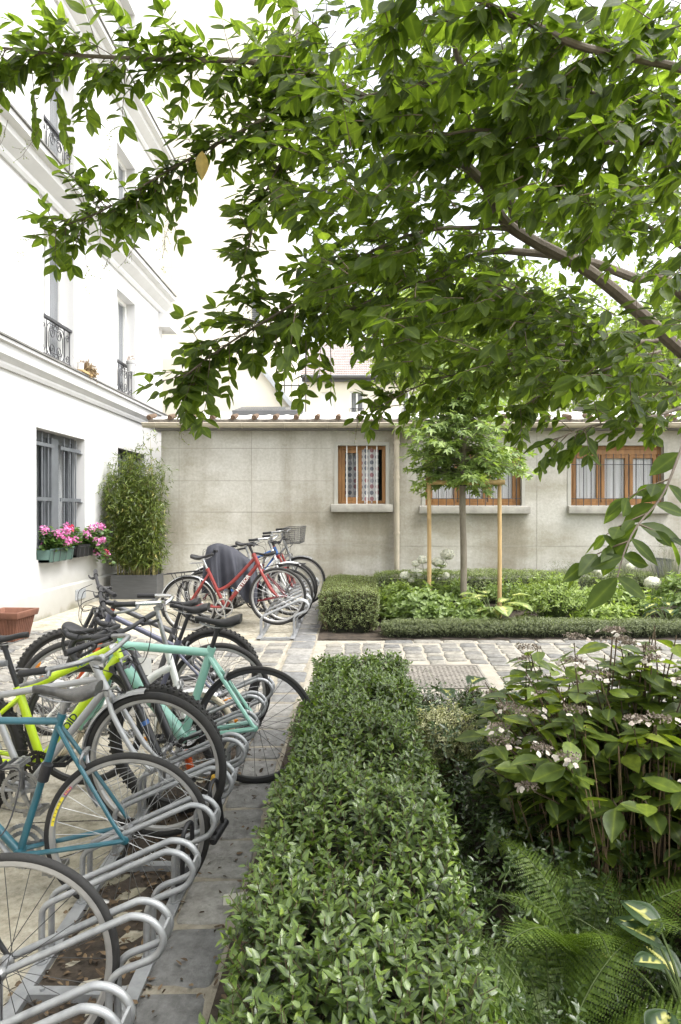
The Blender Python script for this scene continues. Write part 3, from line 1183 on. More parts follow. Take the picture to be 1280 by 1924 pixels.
# ================================================================== buildings beyond
def brick_cream():
    m, nt, b, out = newmat('cream_brick')
    tc = nt.nodes.new('ShaderNodeTexCoord')
    mp = nt.nodes.new('ShaderNodeMapping')
    mp.inputs['Rotation'].default_value = (R_(90), 0, 0)
    nt.links.new(tc.outputs['Object'], mp.inputs[0])
    k = nt.nodes.new('ShaderNodeTexBrick')
    k.inputs['Scale'].default_value = 1.0
    k.inputs['Brick Width'].default_value = 0.42
    k.inputs['Row Height'].default_value = 0.2
    k.inputs['Mortar Size'].default_value = 0.012
    k.inputs['Color1'].default_value = (0.80, 0.765, 0.66, 1)
    k.inputs['Color2'].default_value = (0.77, 0.735, 0.635, 1)
    k.inputs['Mortar'].default_value = (0.69, 0.66, 0.58, 1)
    nt.links.new(mp.outputs[0], k.inputs[0])
    nt.links.new(k.outputs[0], b.inputs['Base Color'])
    b.inputs['Roughness'].default_value = 0.9
brick_cream()
tb = thing('cream_building', 'tall blank cream building rising behind the end of the white house', 'building', (-8, 15.5, 0))
b = MB()
b.box((0, 0, -.3), (5.75, 9, 18))
b.build('wall', 'cream_brick', tb, smooth=False)
b = MB()
for k in range(22):
    z = 6.1 + k * .045
    b.box((5.45, -.03, z), (5.62, -.002, z + .028))
b.build('vent_louvre', 'grey_paint', tb, smooth=False)
b = MB()
b.box((-.2, -.2, 18), (5.95, 9.2, 18.3))
b.build('roof', 'zinc_light', tb, smooth=False)

lt = thing('lean_to_building', 'cream lean-to with a sloping zinc coping above the shed roof', 'building', (-5.2, 15.0, 0))
b = MB()
b.prism([(0, -.3), (4.45, -.3), (4.45, 3.35), (3.70, 3.95), (2.75, 5.15), (0, 5.15)], 0, .42)
b.build('wall', 'cream_wall', lt, smooth=False)
b = MB()
b.prism([(2.62, 5.22), (2.78, 5.22), (3.78, 3.98), (4.55, 3.42), (4.55, 3.33), (3.72, 3.90), (2.74, 5.10), (2.62, 5.10)], -.10, .46)
b.build('coping', 'zinc_light', lt, smooth=False)

tr = thing('trellis_frame', 'pale slender metal frame of upright posts beside the lean-to coping', 'trellis', (-2.25, 15.9, 0))
for k in range(6):
    b = MB()
    u = .06 + k * .17
    b.tube([(u, 0, .3), (u, 0, 6.0)], .014, 6)
    b.build('post', 'iron_dark' if k in (2, 5) else 'gutter_cream', tr)
for z in (4.72, 5.6):
    b = MB()
    b.tube([(-.1, -.03, z), (1.0, -.03, z)], .016, 6)
    b.build('crossbar', 'iron_dark', tr)

fb = thing('tiled_cream_house', 'cream house with a brown tiled roof and small windows far behind the outbuilding', 'house', (-3.3, 38, 0))
FP = lambda u, z, d: Vector((u, d, z))
b = MB()
fw = [(1.0, 1.78, 7.25, 8.55), (2.62, 3.42, 7.25, 8.60), (5.6, 6.4, 7.25, 8.60), (8.6, 9.4, 7.25, 8.6)]
wall_holes(b, 0, 13, 0, 9.3, fw, FP, .2)
b.quad((0, 0, 0), (0, 9, 0), (0, 9, 9.3), (0, 0, 9.3))
b.quad((13, 0, 0), (13, 9, 0), (13, 9, 9.3), (13, 0, 9.3))
b.quad((0, 9, 0), (13, 9, 0), (13, 9, 9.3), (0, 9, 9.3))
b.build('wall', 'cream_wall', fb, smooth=False)
b = MB()
b.box((-.1, -.25, 9.12), (13.1, 0.0, 9.3))
b.tube([(-.2, -.38, 9.36), (13.2, -.38, 9.36)], .10, 8)
b.build('gutter', 'zinc_dark', fb)
b = MB()
for i in range(104):
    u0, u1 = -.2 + i * .129, -.2 + (i + 1) * .129
    um = (u0 + u1) / 2
    for j in range(20):
        s0, s1 = -.35 + j * .25, -.35 + (j + 1) * .25 + .04
        z0, z1 = 9.34 + (s0 + .35) * .62 + .045, 9.34 + (s1 + .35) * .62
        b.add([(u0, s0, z0), (um, s0, z0 + .05), (u1, s0, z0), (u0, s1, z1), (um, s1, z1 + .05), (u1, s1, z1)], [(0, 1, 4, 3), (1, 2, 5, 4)])
b.build('roof', 'roof_tiles_far', fb, smooth=False)
for k, (a, c, e, f) in enumerate(fw):
    b = MB()
    frame_ring(b, FP, a, c, e, f, .09, .08, .16)
    pbox(b, FP, (a + c) / 2 - .05, (a + c) / 2 + .05, e + .09, f - .09, .085, .155)
    w = b.build('window', 'white_paint', fb, smooth=False)
    b = MB()
    pbox(b, FP, a + .05, c - .05, e + .05, f - .05, .12, .13)
    b.build('pane' if k else 'shutter', 'window_glass' if k else 'white_paint', w, smooth=False)
    b = MB()
    curtain_sheet(b, FP, a, c, e, f, .3, .03, 3)
    b.build('curtain', 'net_curtain', w)
    if k:
        b = MB()
        for z in (e + .02, e + .35):
            b.tube([FP(a, z, -.02), FP(c, z, -.02)], .02, 6)
        for q in range(8):
            u = a + (c - a) * q / 7
            b.tube([FP(u, e, -.02), FP(u, e + .35, -.02)], .012, 5)
        b.build('railing', 'iron_dark', w)

rb = thing('shuttered_white_building', 'white building with louvred shutters half hidden by leaves on the right', 'building', (6.6, 27, 0))
b = MB()
rw = [(1.9, 2.7, 5.6, 7.4), (4.6, 5.4, 5.6, 7.4), (7.2, 8.0, 5.6, 7.4)]
wall_holes(b, 0, 12, 0, 9.0, rw, FP, .2)
b.quad((0, 0, 0), (0, 8, 0), (0, 8, 9), (0, 0, 9))
b.quad((0, 8, 0), (12, 8, 0), (12, 8, 9), (0, 8, 9))
b.build('wall', 'stucco_white', rb, smooth=False)
b = MB()
b.prism([(-.3, 9.0), (12.3, 9.0), (12.3, 9.15), (-.3, 9.15)], -.3, 8.3)
b.build('roof', 'zinc_light', rb, smooth=False)
for a, c, e, f in rw:
    b = MB()
    frame_ring(b, FP, a, c, e, f, .07, .08, .16)
    w = b.build('window', 'white_paint', rb, smooth=False)
    b = MB()
    pbox(b, FP, a + .05, c - .05, e + .05, f - .05, .12, .13)
    b.build('pane', 'window_glass', w, smooth=False)
    for u0 in (a - .5, c + .02):
        b = MB()
        frame_ring(b, FP, u0, u0 + .48, e, f, .05, -.06, -.02)
        for q in range(16):
            z = e + .07 + q * (f - e - .14) / 16
            pbox(b, FP, u0 + .05, u0 + .43, z, z + .06, -.05, -.025)
        b.build('shutter', 'stucco_trim', w, smooth=False)
# ================================================================== bicycles and racks
mat('rubber', (0.011, 0.011, 0.0115), 0.82, col2=(0.026, 0.0245, 0.022), scale=7, bump=0.2, bscale=120)
mat('rubber_worn', (0.022, 0.0215, 0.021), 0.82, var=0.3, scale=10, bump=0.2, bscale=120)
mat('cream_rubber', (0.50, 0.44, 0.33), 0.7, var=0.12)
mat('rim_alloy', (0.40, 0.395, 0.385), 0.42, metal=0.55, var=0.12, scale=14)
mat('rim_black', (0.03, 0.03, 0.032), 0.4, var=0.1)
mat('chrome', (0.62, 0.63, 0.64), 0.16, metal=0.95, var=0.08, scale=20)
mat('alloy_dull', (0.20, 0.20, 0.20), 0.36, metal=0.7, col2=(0.38, 0.385, 0.39), scale=30)
mat('spoke_steel', (0.36, 0.365, 0.37), 0.35, metal=0.8)
mat('spoke_black', (0.03, 0.03, 0.03), 0.5)
mat('black_plastic', (0.015, 0.015, 0.017), 0.52, var=0.25, scale=30)
mat('saddle_black', (0.014, 0.014, 0.015), 0.6, var=0.2, scale=18, bump=0.15, bscale=200)
mat('saddle_worn', (0.028, 0.028, 0.029), 0.45, col2=(0.12, 0.117, 0.11), scale=12, bump=0.15, bscale=160)
mat('saddle_grey', (0.13, 0.135, 0.14), 0.55, var=0.2, scale=12)
mat('chain_dark', (0.035, 0.03, 0.026), 0.5, metal=0.5, var=0.5, scale=200)
mat('paint_celeste', (0.255, 0.50, 0.415), 0.3, var=0.04, coat=0.6)
mat('paint_petrol', (0.018, 0.090, 0.120), 0.36, col2=(0.024, 0.118, 0.155), scale=14, coat=0.5)
mat('paint_neon', (0.50, 0.68, 0.012), 0.35, var=0.03, coat=0.5)
mat('paint_silver', (0.36, 0.365, 0.37), 0.36, metal=0.35, var=0.06, coat=0.3)
mat('paint_white', (0.72, 0.72, 0.70), 0.35, var=0.04, coat=0.4)
mat('paint_red', (0.215, 0.022, 0.018), 0.34, var=0.12, coat=0.5)
mat('paint_wine', (0.14, 0.010, 0.016), 0.4, var=0.15, coat=0.4)
mat('paint_slate', (0.115, 0.12, 0.165), 0.42, metal=0.25, var=0.08)
mat('paint_grey', (0.085, 0.086, 0.09), 0.45, metal=0.25, var=0.1)
mat('paint_black', (0.018, 0.018, 0.02), 0.35, var=0.1, coat=0.3)
mat('paint_orange', (0.62, 0.10, 0.02), 0.4, var=0.06)
mat('paint_blue', (0.03, 0.11, 0.33), 0.4, var=0.06, coat=0.3)
mat('reflector_amber', (0.80, 0.28, 0.015), 0.25, var=0.08, scale=60, coat=0.5)
mat('galvanised', (0.27, 0.28, 0.29), 0.46, metal=0.5, col2=(0.40, 0.41, 0.42), scale=18)
mat('yellow_plastic', (0.55, 0.33, 0.03), 0.45, var=0.12)
mat('text_dark', (0.03, 0.05, 0.055), 0.5)
mat('text_blue', (0.03, 0.16, 0.24), 0.5)
mat('text_white', (0.75, 0.74, 0.72), 0.5)
mat('sticker_yellow', (0.72, 0.60, 0.04), 0.5)
mat('sticker_magenta', (0.42, 0.06, 0.22), 0.5)
mat('cover_cloth', (0.030, 0.032, 0.043), 0.75, var=0.25, scale=4, bump=0.5, bscale=8)
mat('basket_wire', (0.07, 0.07, 0.07), 0.5, var=0.2)

def ring(b, prof, N, c=(0, 0, 0)):
    """closed (r, y) outline turned about the wheel axle (y)"""
    n = len(prof)
    vs, fs = [], []
    for i in range(N):
        a = 2 * math.pi * i / N
        for r, y in prof:
            vs.append((c[0] + r * math.cos(a), c[1] + y, c[2] + r * math.sin(a)))
    for i in range(N):
        j = (i + 1) % N
        for k in range(n):
            l = (k + 1) % n
            fs.append((i * n + k, i * n + l, j * n + l, j * n + k))
    return b.add(vs, fs)

WHEELS = {}
def wheel(parent, M, R, tw, tyre, rim, spoke, knob=False, nsp=28, cog=0, refl=None):
    key = (round(R, 3), tw, tyre, rim, spoke, knob, nsp, cog, refl)
    if key in WHEELS:
        src = WHEELS[key]
        w = copy_tree(src, parent)
        w.matrix_local = M
        return w
    rr = R - 2 * tw + .004
    b = MB()
    hw = .0115 if tw < .02 else .014
    ring(b, [(rr, -hw), (rr + .006, -hw), (rr + .004, -hw + .003), (rr + .004, hw - .003), (rr + .006, hw), (rr, hw), (rr - .013, hw * .92), (rr - .019, hw * .4), (rr - .019, -hw * .4), (rr - .013, -hw * .92)], 72)
    w = b.build('wheel', rim, parent, ang=30)
    w.matrix_local = M
    b = MB()
    pts = []
    for k in range(12):
        a = 2 * math.pi * k / 12
        pts.append((R - tw + tw * math.cos(a), tw * 1.02 * math.sin(a)))
    ring(b, pts, 84)
    if knob:
        for i in range(60):
            for sgn, off in ((-1, 0), (1, .5), (0, .25)):
                a = 2 * math.pi * (i + off) / 60
                e = Matrix.Rotation(-a, 4, 'Y')
                y0 = sgn * tw * .62
                b.box((R - .006 - (abs(sgn) * tw * .25), y0 - .006, -.006), (R + .005 - (abs(sgn) * tw * .2), y0 + .006, .006), e)
    b.build('tyre', tyre, w, ang=50)
    b = MB()
    for i in range(nsp):
        side = 1 if i % 2 else -1
        a = 2 * math.pi * i / nsp
        da = (.62 if (i // 2) % 2 else -.62)
        p = Vector((.021 * math.cos(a + da * 1.6), side * .030, .021 * math.sin(a + da * 1.6)))
        q = Vector(((rr - .012) * math.cos(a), side * .002, (rr - .012) * math.sin(a)))
        b.tube([p, q], .00125, 4, cap=False)
    b.build('spokes', spoke, w)
    b = MB()
    prof = [(.004, -.062), (.007, -.062), (.007, -.045), (.013, -.045), (.024, -.031), (.024, -.027), (.013, -.022), (.013, .022), (.024, .027), (.024, .031), (.013, .045), (.007, .045), (.007, .062), (.004, .062)]
    b.lathe([(r, z) for r, z in prof], 16, Matrix.Rotation(R_(90), 4, 'X'))
    b.build('hub', 'alloy_dull', w)
    if cog:
        b = MB()
        for k in range(cog):
            r = .048 - .0045 * k if cog > 1 else .032
            y = -.036 - .0042 * k
            pr = []
            n = 26
            for i in range(n * 2):
                a = math.pi * i / n
                q = r - (.004 if i % 2 else 0)
                pr.append((q * math.cos(a), q * math.sin(a)))
            b.prism(pr, y - .0011, y + .0011)
        b.build('sprocket', 'chain_dark', w, smooth=False)
    if refl:
        for sgn in (1, -1):
            b = MB()
            a = 1.1 if sgn > 0 else 1.1 + math.pi
            c = Vector((.62 * R * math.cos(a), 0, .62 * R * math.sin(a)))
            T = Matrix.Rotation(-a + 1.57, 4, 'Y')
            b.ball(c, 1, 14, 7, (.042, .007, .014), T)
            b.build('reflector', refl, w)
    WHEELS[key] = w
    return w

def saddle_mb(L=.265, W=.145, H=.045):
    b = MB()
    n, m = 16, 17
    vs, fs = [], []
    for i in range(m):
        t = i / (m - 1)
        x = .155 - L * t
        w = (.020 + .006 * t) if t < .38 else .0223 + (W / 2 - .0223) * float(sstep(.34, .88, t))
        if t > .92:
            w *= 1 - (t - .92) * 2.2
        if i == 0:
            w *= .55
        top = .012 * math.cos((t - .05) * 6.0) * (1 - .5 * t) + .016 * float(sstep(.6, 1, t))
        h = H * (.62 + .38 * float(sstep(.3, .9, t)))
        for k in range(n):
            a = 2 * math.pi * k / n
            c, s = math.cos(a), math.sin(a)
            yy = w * math.copysign(abs(c) ** .7, c)
            zz = (h * .32 * abs(s) ** .8 if s > 0 else -h * .75 * abs(s) ** .45)
            vs.append((x, yy, top + zz - (.012 * (abs(yy) / (W / 2)) ** 2)))
    for i in range(m - 1):
        for k in range(n):
            l = (k + 1) % n
            fs.append((i * n + k, i * n + l, (i + 1) * n + l, (i + 1) * n + k))
    fs.append(tuple(range(n - 1, -1, -1)))
    fs.append(tuple((m - 1) * n + k for k in range(n)))
    b.add(vs, fs)
    return b

def V3(x, y, z):
    return Vector((x, y, z))

def bicycle(label, rear, front, R=.345, tw=.016, lean=0, kind='road', bars='drop', steer=0, frame='paint_black', fork=None,
            tyre='rubber', tyre_f=None, rim='rim_alloy', spoke='spoke_steel', knob=False, st=.54, sh=.70, ha=72.5, sa=73, cs=.43, ht=.14, slope=0.0,
            ffl=.385, rake=.045, tube=.0155, fat=1.0, saddle='saddle_black', post='alloy_dull', guard=None, guard_f=None, rack=False, basket=False,
            crank='alloy_dull', cr=.095, crank_ang=0.6, gears=7, refl=None, stem_rise=.05, stem_ext=.09, bar_m='black_plastic', grip_m='black_plastic',
            bar_w=.30, hasbell=False, nsp=28, R_f=None, group='bicycles parked in the courtyard racks', ring2=True, drop=.068, guard_arc=(20, 200), guard_f_arc=(62, 205)):
    fork = fork or frame
    R_f = R_f or R
    x = (front - rear)
    L = x.length
    x.normalize()
    up = Vector((0, 0, 1))
    up = (up - x * up.dot(x)).normalized()
    up = Matrix.Rotation(R_(lean), 3, x) @ up
    y = up.cross(x)
    o = rear - up * R
    M = Matrix(((x.x, y.x, up.x, o.x), (x.y, y.y, up.y, o.y), (x.z, y.z, up.z, o.z), (0, 0, 0, 1)))
    t = thing('bicycle', label, 'bicycle', group=group, M=M)
    hr, hf = V3(0, 0, R), V3(L, 0, R)
    bb = V3(math.sqrt(cs * cs - drop * drop), 0, R - drop)
    sd = V3(-math.cos(R_(sa)), 0, math.sin(R_(sa)))
    S = bb + sd * st
    a = V3(-math.cos(R_(ha)), 0, math.sin(R_(ha)))
    nf = V3(math.sin(R_(ha)), 0, math.cos(R_(ha)))
    crown = hf - nf * rake + a * ffl
    hb, htp = crown + a * .012, crown + a * (.012 + ht)
    # ---- frame
    b = MB()
    T = tube
    Tf = tube * fat
    b.tube([hb - a * .004, htp + a * .004], T * 1.22, 14)
    for q in (hb, htp):
        b.tube([q - a * .006, q + a * .006], T * 1.42, 14)
    if kind == 'step':
        p1 = bb + sd * (st * .42)
        hd = hb + a * (ht * .75)
        b.tube(smooth_path([hd, hd + (p1 - hd) * .4 + V3(0, 0, -.035), hd + (p1 - hd) * .72 + V3(0, 0, -.045), p1], 6), T * .95, 12)
        b.tube([hb + a * .03, bb], T * 1.12, 12)
        b.tube([bb, S], T, 12)
        dtA, dtB = bb, hb + a * .03
    elif kind == 'folding':
        m_ = bb + V3(.02, 0, .06)
        b.tube(smooth_path([hb + a * (ht * .55), hb + a * (ht * .3) + V3(-.16, 0, -.05), m_ + V3(.1, 0, .02), m_ + V3(-.08, 0, .01)], 6), Tf * 1.2, 14)
        b.tube([bb, S], T * 1.1, 12)
        b.tube([m_, bb], T, 10)
        dtA, dtB = m_, hb + a * (ht * .5)
    else:
        q = htp - a * .028
        sj = S - sd * .03 - sd * slope
        b.tube([q, sj], T * (1.0 if fat < 1.3 else 1.15), 12)
        b.tube([hb + a * .03, bb], Tf * 1.12, 14)
        b.tube([bb, S], T * (1.0 if fat < 1.3 else 1.15), 12)
        dtA, dtB = bb, hb + a * .03
    b.tube([bb - V3(0, .035, 0), bb + V3(0, .035, 0)], T * 1.35, 14)
    b.tube([S - sd * .02, S + sd * .004], T * 1.2, 12)
    sj = S - sd * .05 - sd * slope * .8
    if kind == 'folding' or kind == 'step':
        sj = S - sd * .06
    dw = .062
    for s in (-1, 1):
        b.tube(smooth_path([sj + V3(0, s * .012, 0), sj.lerp(hr, .25) + V3(0, s * .032, 0), sj.lerp(hr, .8) + V3(0, s * dw * .95, 0), hr + V3(0, s * dw, 0)], 4), [T * .62] * 6 + [T * .55] * 7, 8)
        b.tube(smooth_path([bb + V3(0, s * .024, 0), bb.lerp(hr, .3) + V3(0, s * .042, 0), bb.lerp(hr, .85) + V3(0, s * dw, 0), hr + V3(0, s * dw, 0)], 4), T * .68, 8)
        b.ball(hr + V3(0, s * dw, 0), 1, 10, 6, (.02, .004, .02))
    fr = b.build('frame', frame, t)
    # ---- steering assembly
    Rm = Matrix.Rotation(R_(steer), 4, a)
    SM = Matrix.Translation(crown) @ Rm @ Matrix.Translation(-crown)
    b = MB()
    fw = .052 if tw < .022 else .062
    bl = T * (.80 if kind != 'mtb' else 1.35)
    for s in (-1, 1):
        if kind == 'mtb':
            b.tube([hf + V3(0, s * fw, 0) + a * .01, hf + V3(0, s * fw, 0) + a * (ffl * .52) - nf * .0 + V3(0, 0, 0)], .0225, 12)
            b.tube([hf + V3(0, s * fw, 0) + a * (ffl * .52), hf + V3(0, s * fw, 0) + a * (ffl + .02) - nf * rake * .3], .0165, 12)
        else:
            b.tube(smooth_path([hf + V3(0, s * fw, 0), hf + V3(0, s * fw, 0) + a * (ffl * .28) - nf * rake * .75, crown - a * (ffl * .25) + V3(0, s * (fw - .006), 0), crown + V3(0, s * .018, 0)], 5), [bl * .62, bl * .62, bl * .7, bl * .75] + [bl] * 12, 10)
        b.ball(hf + V3(0, s * fw, 0), 1, 10, 6, (.017, .0045, .017))
    if kind == 'mtb':
        c0 = hf + a * (ffl * .55)
        b.tube(smooth_path([c0 + V3(0, -fw, 0), c0 + nf * .03 + a * .05 + V3(0, -fw * .5, 0), c0 + nf * .035 + a * .06, c0 + nf * .03 + a * .05 + V3(0, fw * .5, 0), c0 + V3(0, fw, 0)], 4), .012, 8)
        b.tube([crown + V3(0, -fw - .02, 0) - nf * .0, crown + V3(0, fw + .02, 0)], .02, 10)
    b.tube([crown - a * .03, htp + a * .02], T * .95, 10)
    fk = b.build('fork', fork, t)
    fk.matrix_local = SM
    W = dict(tyre=tyre, rim=rim, spoke=spoke, knob=knob, nsp=nsp, refl=refl)
    wheel(t, Matrix.Translation(hr), R, tw, cog=gears, **W)
    W['tyre'] = tyre_f or tyre
    wheel(t, SM @ Matrix.Translation(hf) @ Matrix.Rotation(.7, 4, 'Y'), R_f, tw, cog=0, **W)
    # stem and bars
    top = htp + a * stem_rise
    fwd = V3(1, 0, 0.0)
    C = top + fwd * stem_ext + V3(0, 0, .01)
    b = MB()
    half = []
    if bars == 'drop':
        half = [V3(0, 0, 0), V3(0, .10, 0), V3(.0, .185, 0), V3(.03, .205, .0), V3(.085, .21, -.012), V3(.108, .212, -.06), V3(.085, .215, -.115), V3(.04, .215, -.13), V3(-.02, .215, -.125)]
        gi = 5
    elif bars == 'swept':
        half = [V3(0, 0, 0), V3(.03, .06, .02), V3(.05, .14, .045), V3(.03, .23, .05), V3(-.05, .272, .045), V3(-.12, .285, .04), V3(-.20, .295, .035)]
        gi = 4
    elif bars == 'riser':
        half = [V3(0, 0, 0), V3(0, .05, 0), V3(0, .12, .03), V3(-.01, .2, .035), V3(-.03, bar_w, .038)]
        gi = 3
    else:
        half = [V3(0, 0, 0), V3(0, .1, 0), V3(-.012, .2, .004), V3(-.03, bar_w, .006)]
        gi = 2
    sm = smooth_path(half, 6)
    full = [C + V3(p.x, -p.y, p.z) for p in sm[::-1]] + [C + p for p in sm[1:]]
    b.tube(full, .0122 if bars != 'drop' else .0135, 10)
    hbm = 'black_plastic' if bars == 'drop' and bar_m == 'black_plastic' else bar_m
    hb_o = b.build('handlebar', hbm, t)
    hb_o.matrix_local = SM
    b = MB()
    b.tube([htp + a * .004, top + a * .014], .0155, 12)
    b.tube([top, C], .0145, 12)
    b.tube([C - V3(0, .024, 0), C + V3(0, .024, 0)], .021, 12)
    b.build('stem', 'alloy_dull' if bar_m == 'chrome' else ('paint_silver' if bar_m == 'alloy_dull' else 'black_plastic'), hb_o)
    for s in (-1, 1):
        F = lambda p: C + V3(p.x, s * p.y, p.z)
        b = MB()
        if bars == 'drop':
            gp = [F(p) for p in sm[20:]]
            b.tube(gp, .0165, 10)
        else:
            tail = sm[-1]
            prev = sm[-4]
            d = (tail - prev).normalized()
            st_ = tail - d * .115
            b.tube([F(st_), F(st_ + d * .012), F(st_ + d * .06), F(tail), F(tail + d * .004)], [.0175, .0165, .0155, .0172, .015], 12)
        b.build('grip', grip_m, hb_o)
        b = MB()
        if bars == 'drop':
            q = F(V3(.098, .211, -.03))
            b.tube(smooth_path([q + V3(-.025, 0, .03), q + V3(.03, 0, .045), q + V3(.052, 0, .075)], 4), [.018] * 4 + [.016] * 4 + [.010], 10)
            b.tube(smooth_path([q + V3(.045, 0, .05), q + V3(.055, 0, .0), q + V3(.035, 0, -.07)], 4), .0055, 6, flat=1.8)
        else:
            tail, prev = sm[-1], sm[-4]
            d = (tail - prev).normalized()
            q0 = tail - d * .15
            fdir = V3(.9, 0, -.42) if bars != 'swept' else V3(-.15, .3, -.9)
            if bars == 'swept':
                q0 = tail - d * .13
            b.tube([F(q0) - V3(0, 0, .004), F(q0 + fdir * .03)], .011, 8)
            b.tube(smooth_path([F(q0 + fdir * .03), F(q0 + fdir * .045 + d * .05), F(q0 + fdir * .055 + d * .12)], 4), .0052, 6, flat=1.7)
        b.build('brake_lever', 'alloy_dull' if bars == 'swept' else 'black_plastic', hb_o)
    if hasbell:
        b = MB()
        b.lathe([(.002, .018), (.016, .016), (.023, .006), (.024, 0), (.0, 0)], 16, Matrix.Translation(C + V3(.02, .10, .03)))
        b.build('bell', 'chrome', hb_o)
    # cables
    for s in (-1, 1):
        b = MB()
        p0 = C + V3(.03, s * .12, .0)
        b.tube(smooth_path([p0, C + V3(.13, s * .10, -.02 + .03 * s), C + V3(.12, s * .02, -.16), htp + V3(.02, -s * .02, -.08), (dtA.lerp(dtB, .82)) + V3(0, s * .022, -.01)], 6), .0026, 5)
        cb = b.build('cable', 'black_plastic', hb_o)
    # ---- saddle
    sp = bb + sd * sh
    b = MB()
    b.tube([S - sd * .02, sp - sd * .045], .0135, 12)
    b.tube([sp - sd * .065, sp - sd * .035], .021, 10)
    sp_o = b.build('seat_post', post, t)
    b = saddle_mb()
    b.xform(Matrix.Translation(sp + V3(-.01, 0, .005)))
    so = b.build('saddle', saddle, t, ang=60)
    b = MB()
    for s in (-1, 1):
        b.tube(smooth_path([sp + V3(.12, s * .008, -.012), sp + V3(.04, s * .020, -.036), sp + V3(-.05, s * .022, -.036), sp + V3(-.10, s * .035, -.015)], 4), .0035, 6)
    b.build('saddle_rail', 'alloy_dull', so)
    # ---- cranks
    b = MB()
    def ringwheel(r, y, teeth):
        n = teeth
        pr_o = []
        for i in range(n * 2):
            g = math.pi * i / n
            q = r + (.0028 if i % 2 else -.0022)
            pr_o.append((q, g))
        ri = r - .017
        vs, fs = [], []
        m = len(pr_o)
        for yy in (y - .0014, y + .0014):
            for q, g in pr_o:
                vs.append(bb + V3(q * math.cos(g), yy, q * math.sin(g)))
            for q, g in pr_o:
                vs.append(bb + V3(ri * math.cos(g), yy, ri * math.sin(g)))
        for i in range(m):
            j = (i + 1) % m
            fs += [(i, m + i, m + j, j), (2 * m + i, 2 * m + j, 3 * m + j, 3 * m + i), (i, j, 2 * m + j, 2 * m + i), (m + i, 3 * m + i, 3 * m + j, m + j)]
        b.add(vs, fs)
        for k in range(5):
            g = 2 * math.pi * k / 5 + crank_ang
            dv = V3(math.cos(g), 0, math.sin(g))
            pp = V3(-math.sin(g), 0, math.cos(g))
            b.add([bb + dv * .016 + pp * .011 + V3(0, y - .002, 0), bb + dv * .016 - pp * .011 + V3(0, y - .002, 0), bb + dv * (ri + .003) - pp * .006 + V3(0, y - .002, 0), bb + dv * (ri + .003) + pp * .006 + V3(0, y - .002, 0),
                   bb + dv * .016 + pp * .011 + V3(0, y + .0025, 0), bb + dv * .016 - pp * .011 + V3(0, y + .0025, 0), bb + dv * (ri + .003) - pp * .006 + V3(0, y + .0025, 0), bb + dv * (ri + .003) + pp * .006 + V3(0, y + .0025, 0)],
                  [(0, 1, 2, 3), (7, 6, 5, 4), (0, 4, 5, 1), (1, 5, 6, 2), (2, 6, 7, 3), (3, 7, 4, 0)])
    ringwheel(cr, -.047, int(cr * 500))
    if ring2:
        ringwheel(cr * .72, -.039, int(cr * 360))
    b.tube([bb + V3(0, -.055, 0), bb + V3(0, .05, 0)], .012, 12)
    b.build('chainring', crank if crank != 'black_plastic' else 'chain_dark', t, ang=25)
    for s in (-1, 1):
        ca = crank_ang + (math.pi if s > 0 else 0)
        dv = V3(math.cos(ca), 0, math.sin(ca))
        yb = s * .062
        e = bb + dv * .17 + V3(0, yb + s * .008, 0)
        b = MB()
        b.tube([bb + V3(0, yb - s * .012, 0), bb + V3(0, yb + s * .012, 0)], .016, 12)
        b.tube([bb + V3(0, yb, 0), bb + dv * .06 + V3(0, yb, 0), e], [.013, .0115, .0105], 8, flat=.75)
        b.tube([e - V3(0, .009, 0), e + V3(0, .009, 0)], .0125, 10)
        co = b.build('crank', crank, t)
        b = MB()
        c = e + V3(0, s * .055, 0)
        b.tube([e, e + V3(0, s * .105, 0)], .0065, 8)
        for yy in (-.044, .044):
            b.box((c.x - .042, c.y + yy - .003, c.z - .012), (c.x + .042, c.y + yy + .003, c.z + .012))
        for xx in (-.040, .036):
            b.box((c.x + xx, c.y - .041, c.z - .010), (c.x + xx + .005, c.y + .041, c.z + .010))
        b.tube([c - V3(0, .04, 0), c + V3(0, .04, 0)], .012, 8)
        b.build('pedal', 'alloy_dull' if crank != 'black_plastic' else 'black_plastic', co, smooth=False)
    rc = .036
    for sgn in (1, -1):
        b = MB()
        p, q = hr + V3(0, -.045, sgn * rc), bb + V3(0, -.047, sgn * cr)
        nn = 34
        for i in range(nn):
            u0, u1 = p.lerp(q, i / nn), p.lerp(q, (i + .86) / nn)
            b.tube([u0, u1], .0042 if i % 2 else .0034, 4, cap=False, flat=.6)
        b.build('chain', 'chain_dark', t)
    if gears > 1:
        b = MB()
        d0 = hr + V3(.01, -.06, -.05)
        b.tube([hr + V3(0, -.066, -.01), d0, d0 + V3(.03, .012, -.10)], [.012, .010, .006], 8)
        for q in (V3(.012, .012, -.01), V3(.034, .012, -.095)):
            b.tube([d0 + q - V3(0, .003, 0), d0 + q + V3(0, .003, 0)], .019, 12)
        b.build('derailleur', 'black_plastic', t)
    # brakes
    for (c, ax) in ((S.lerp(hr, .36) if kind != 'folding' else S.lerp(hr, .5), 0), (crown + nf * .02, 1)):
        b = MB()
        for s in (-1, 1):
            q = c + V3(0, s * .028, 0)
            b.tube(smooth_path([q + V3(0, 0, .03), q + V3(.01, s * .012, 0), q + V3(.0, -s * .006, -.035)], 4), .0075, 7)
        b.box((c.x - .008, c.y - .03, c.z + .022), (c.x + .008, c.y + .03, c.z + .034))
        bo = b.build('brake', 'alloy_dull', t)
        if ax:
            bo.matrix_local = SM
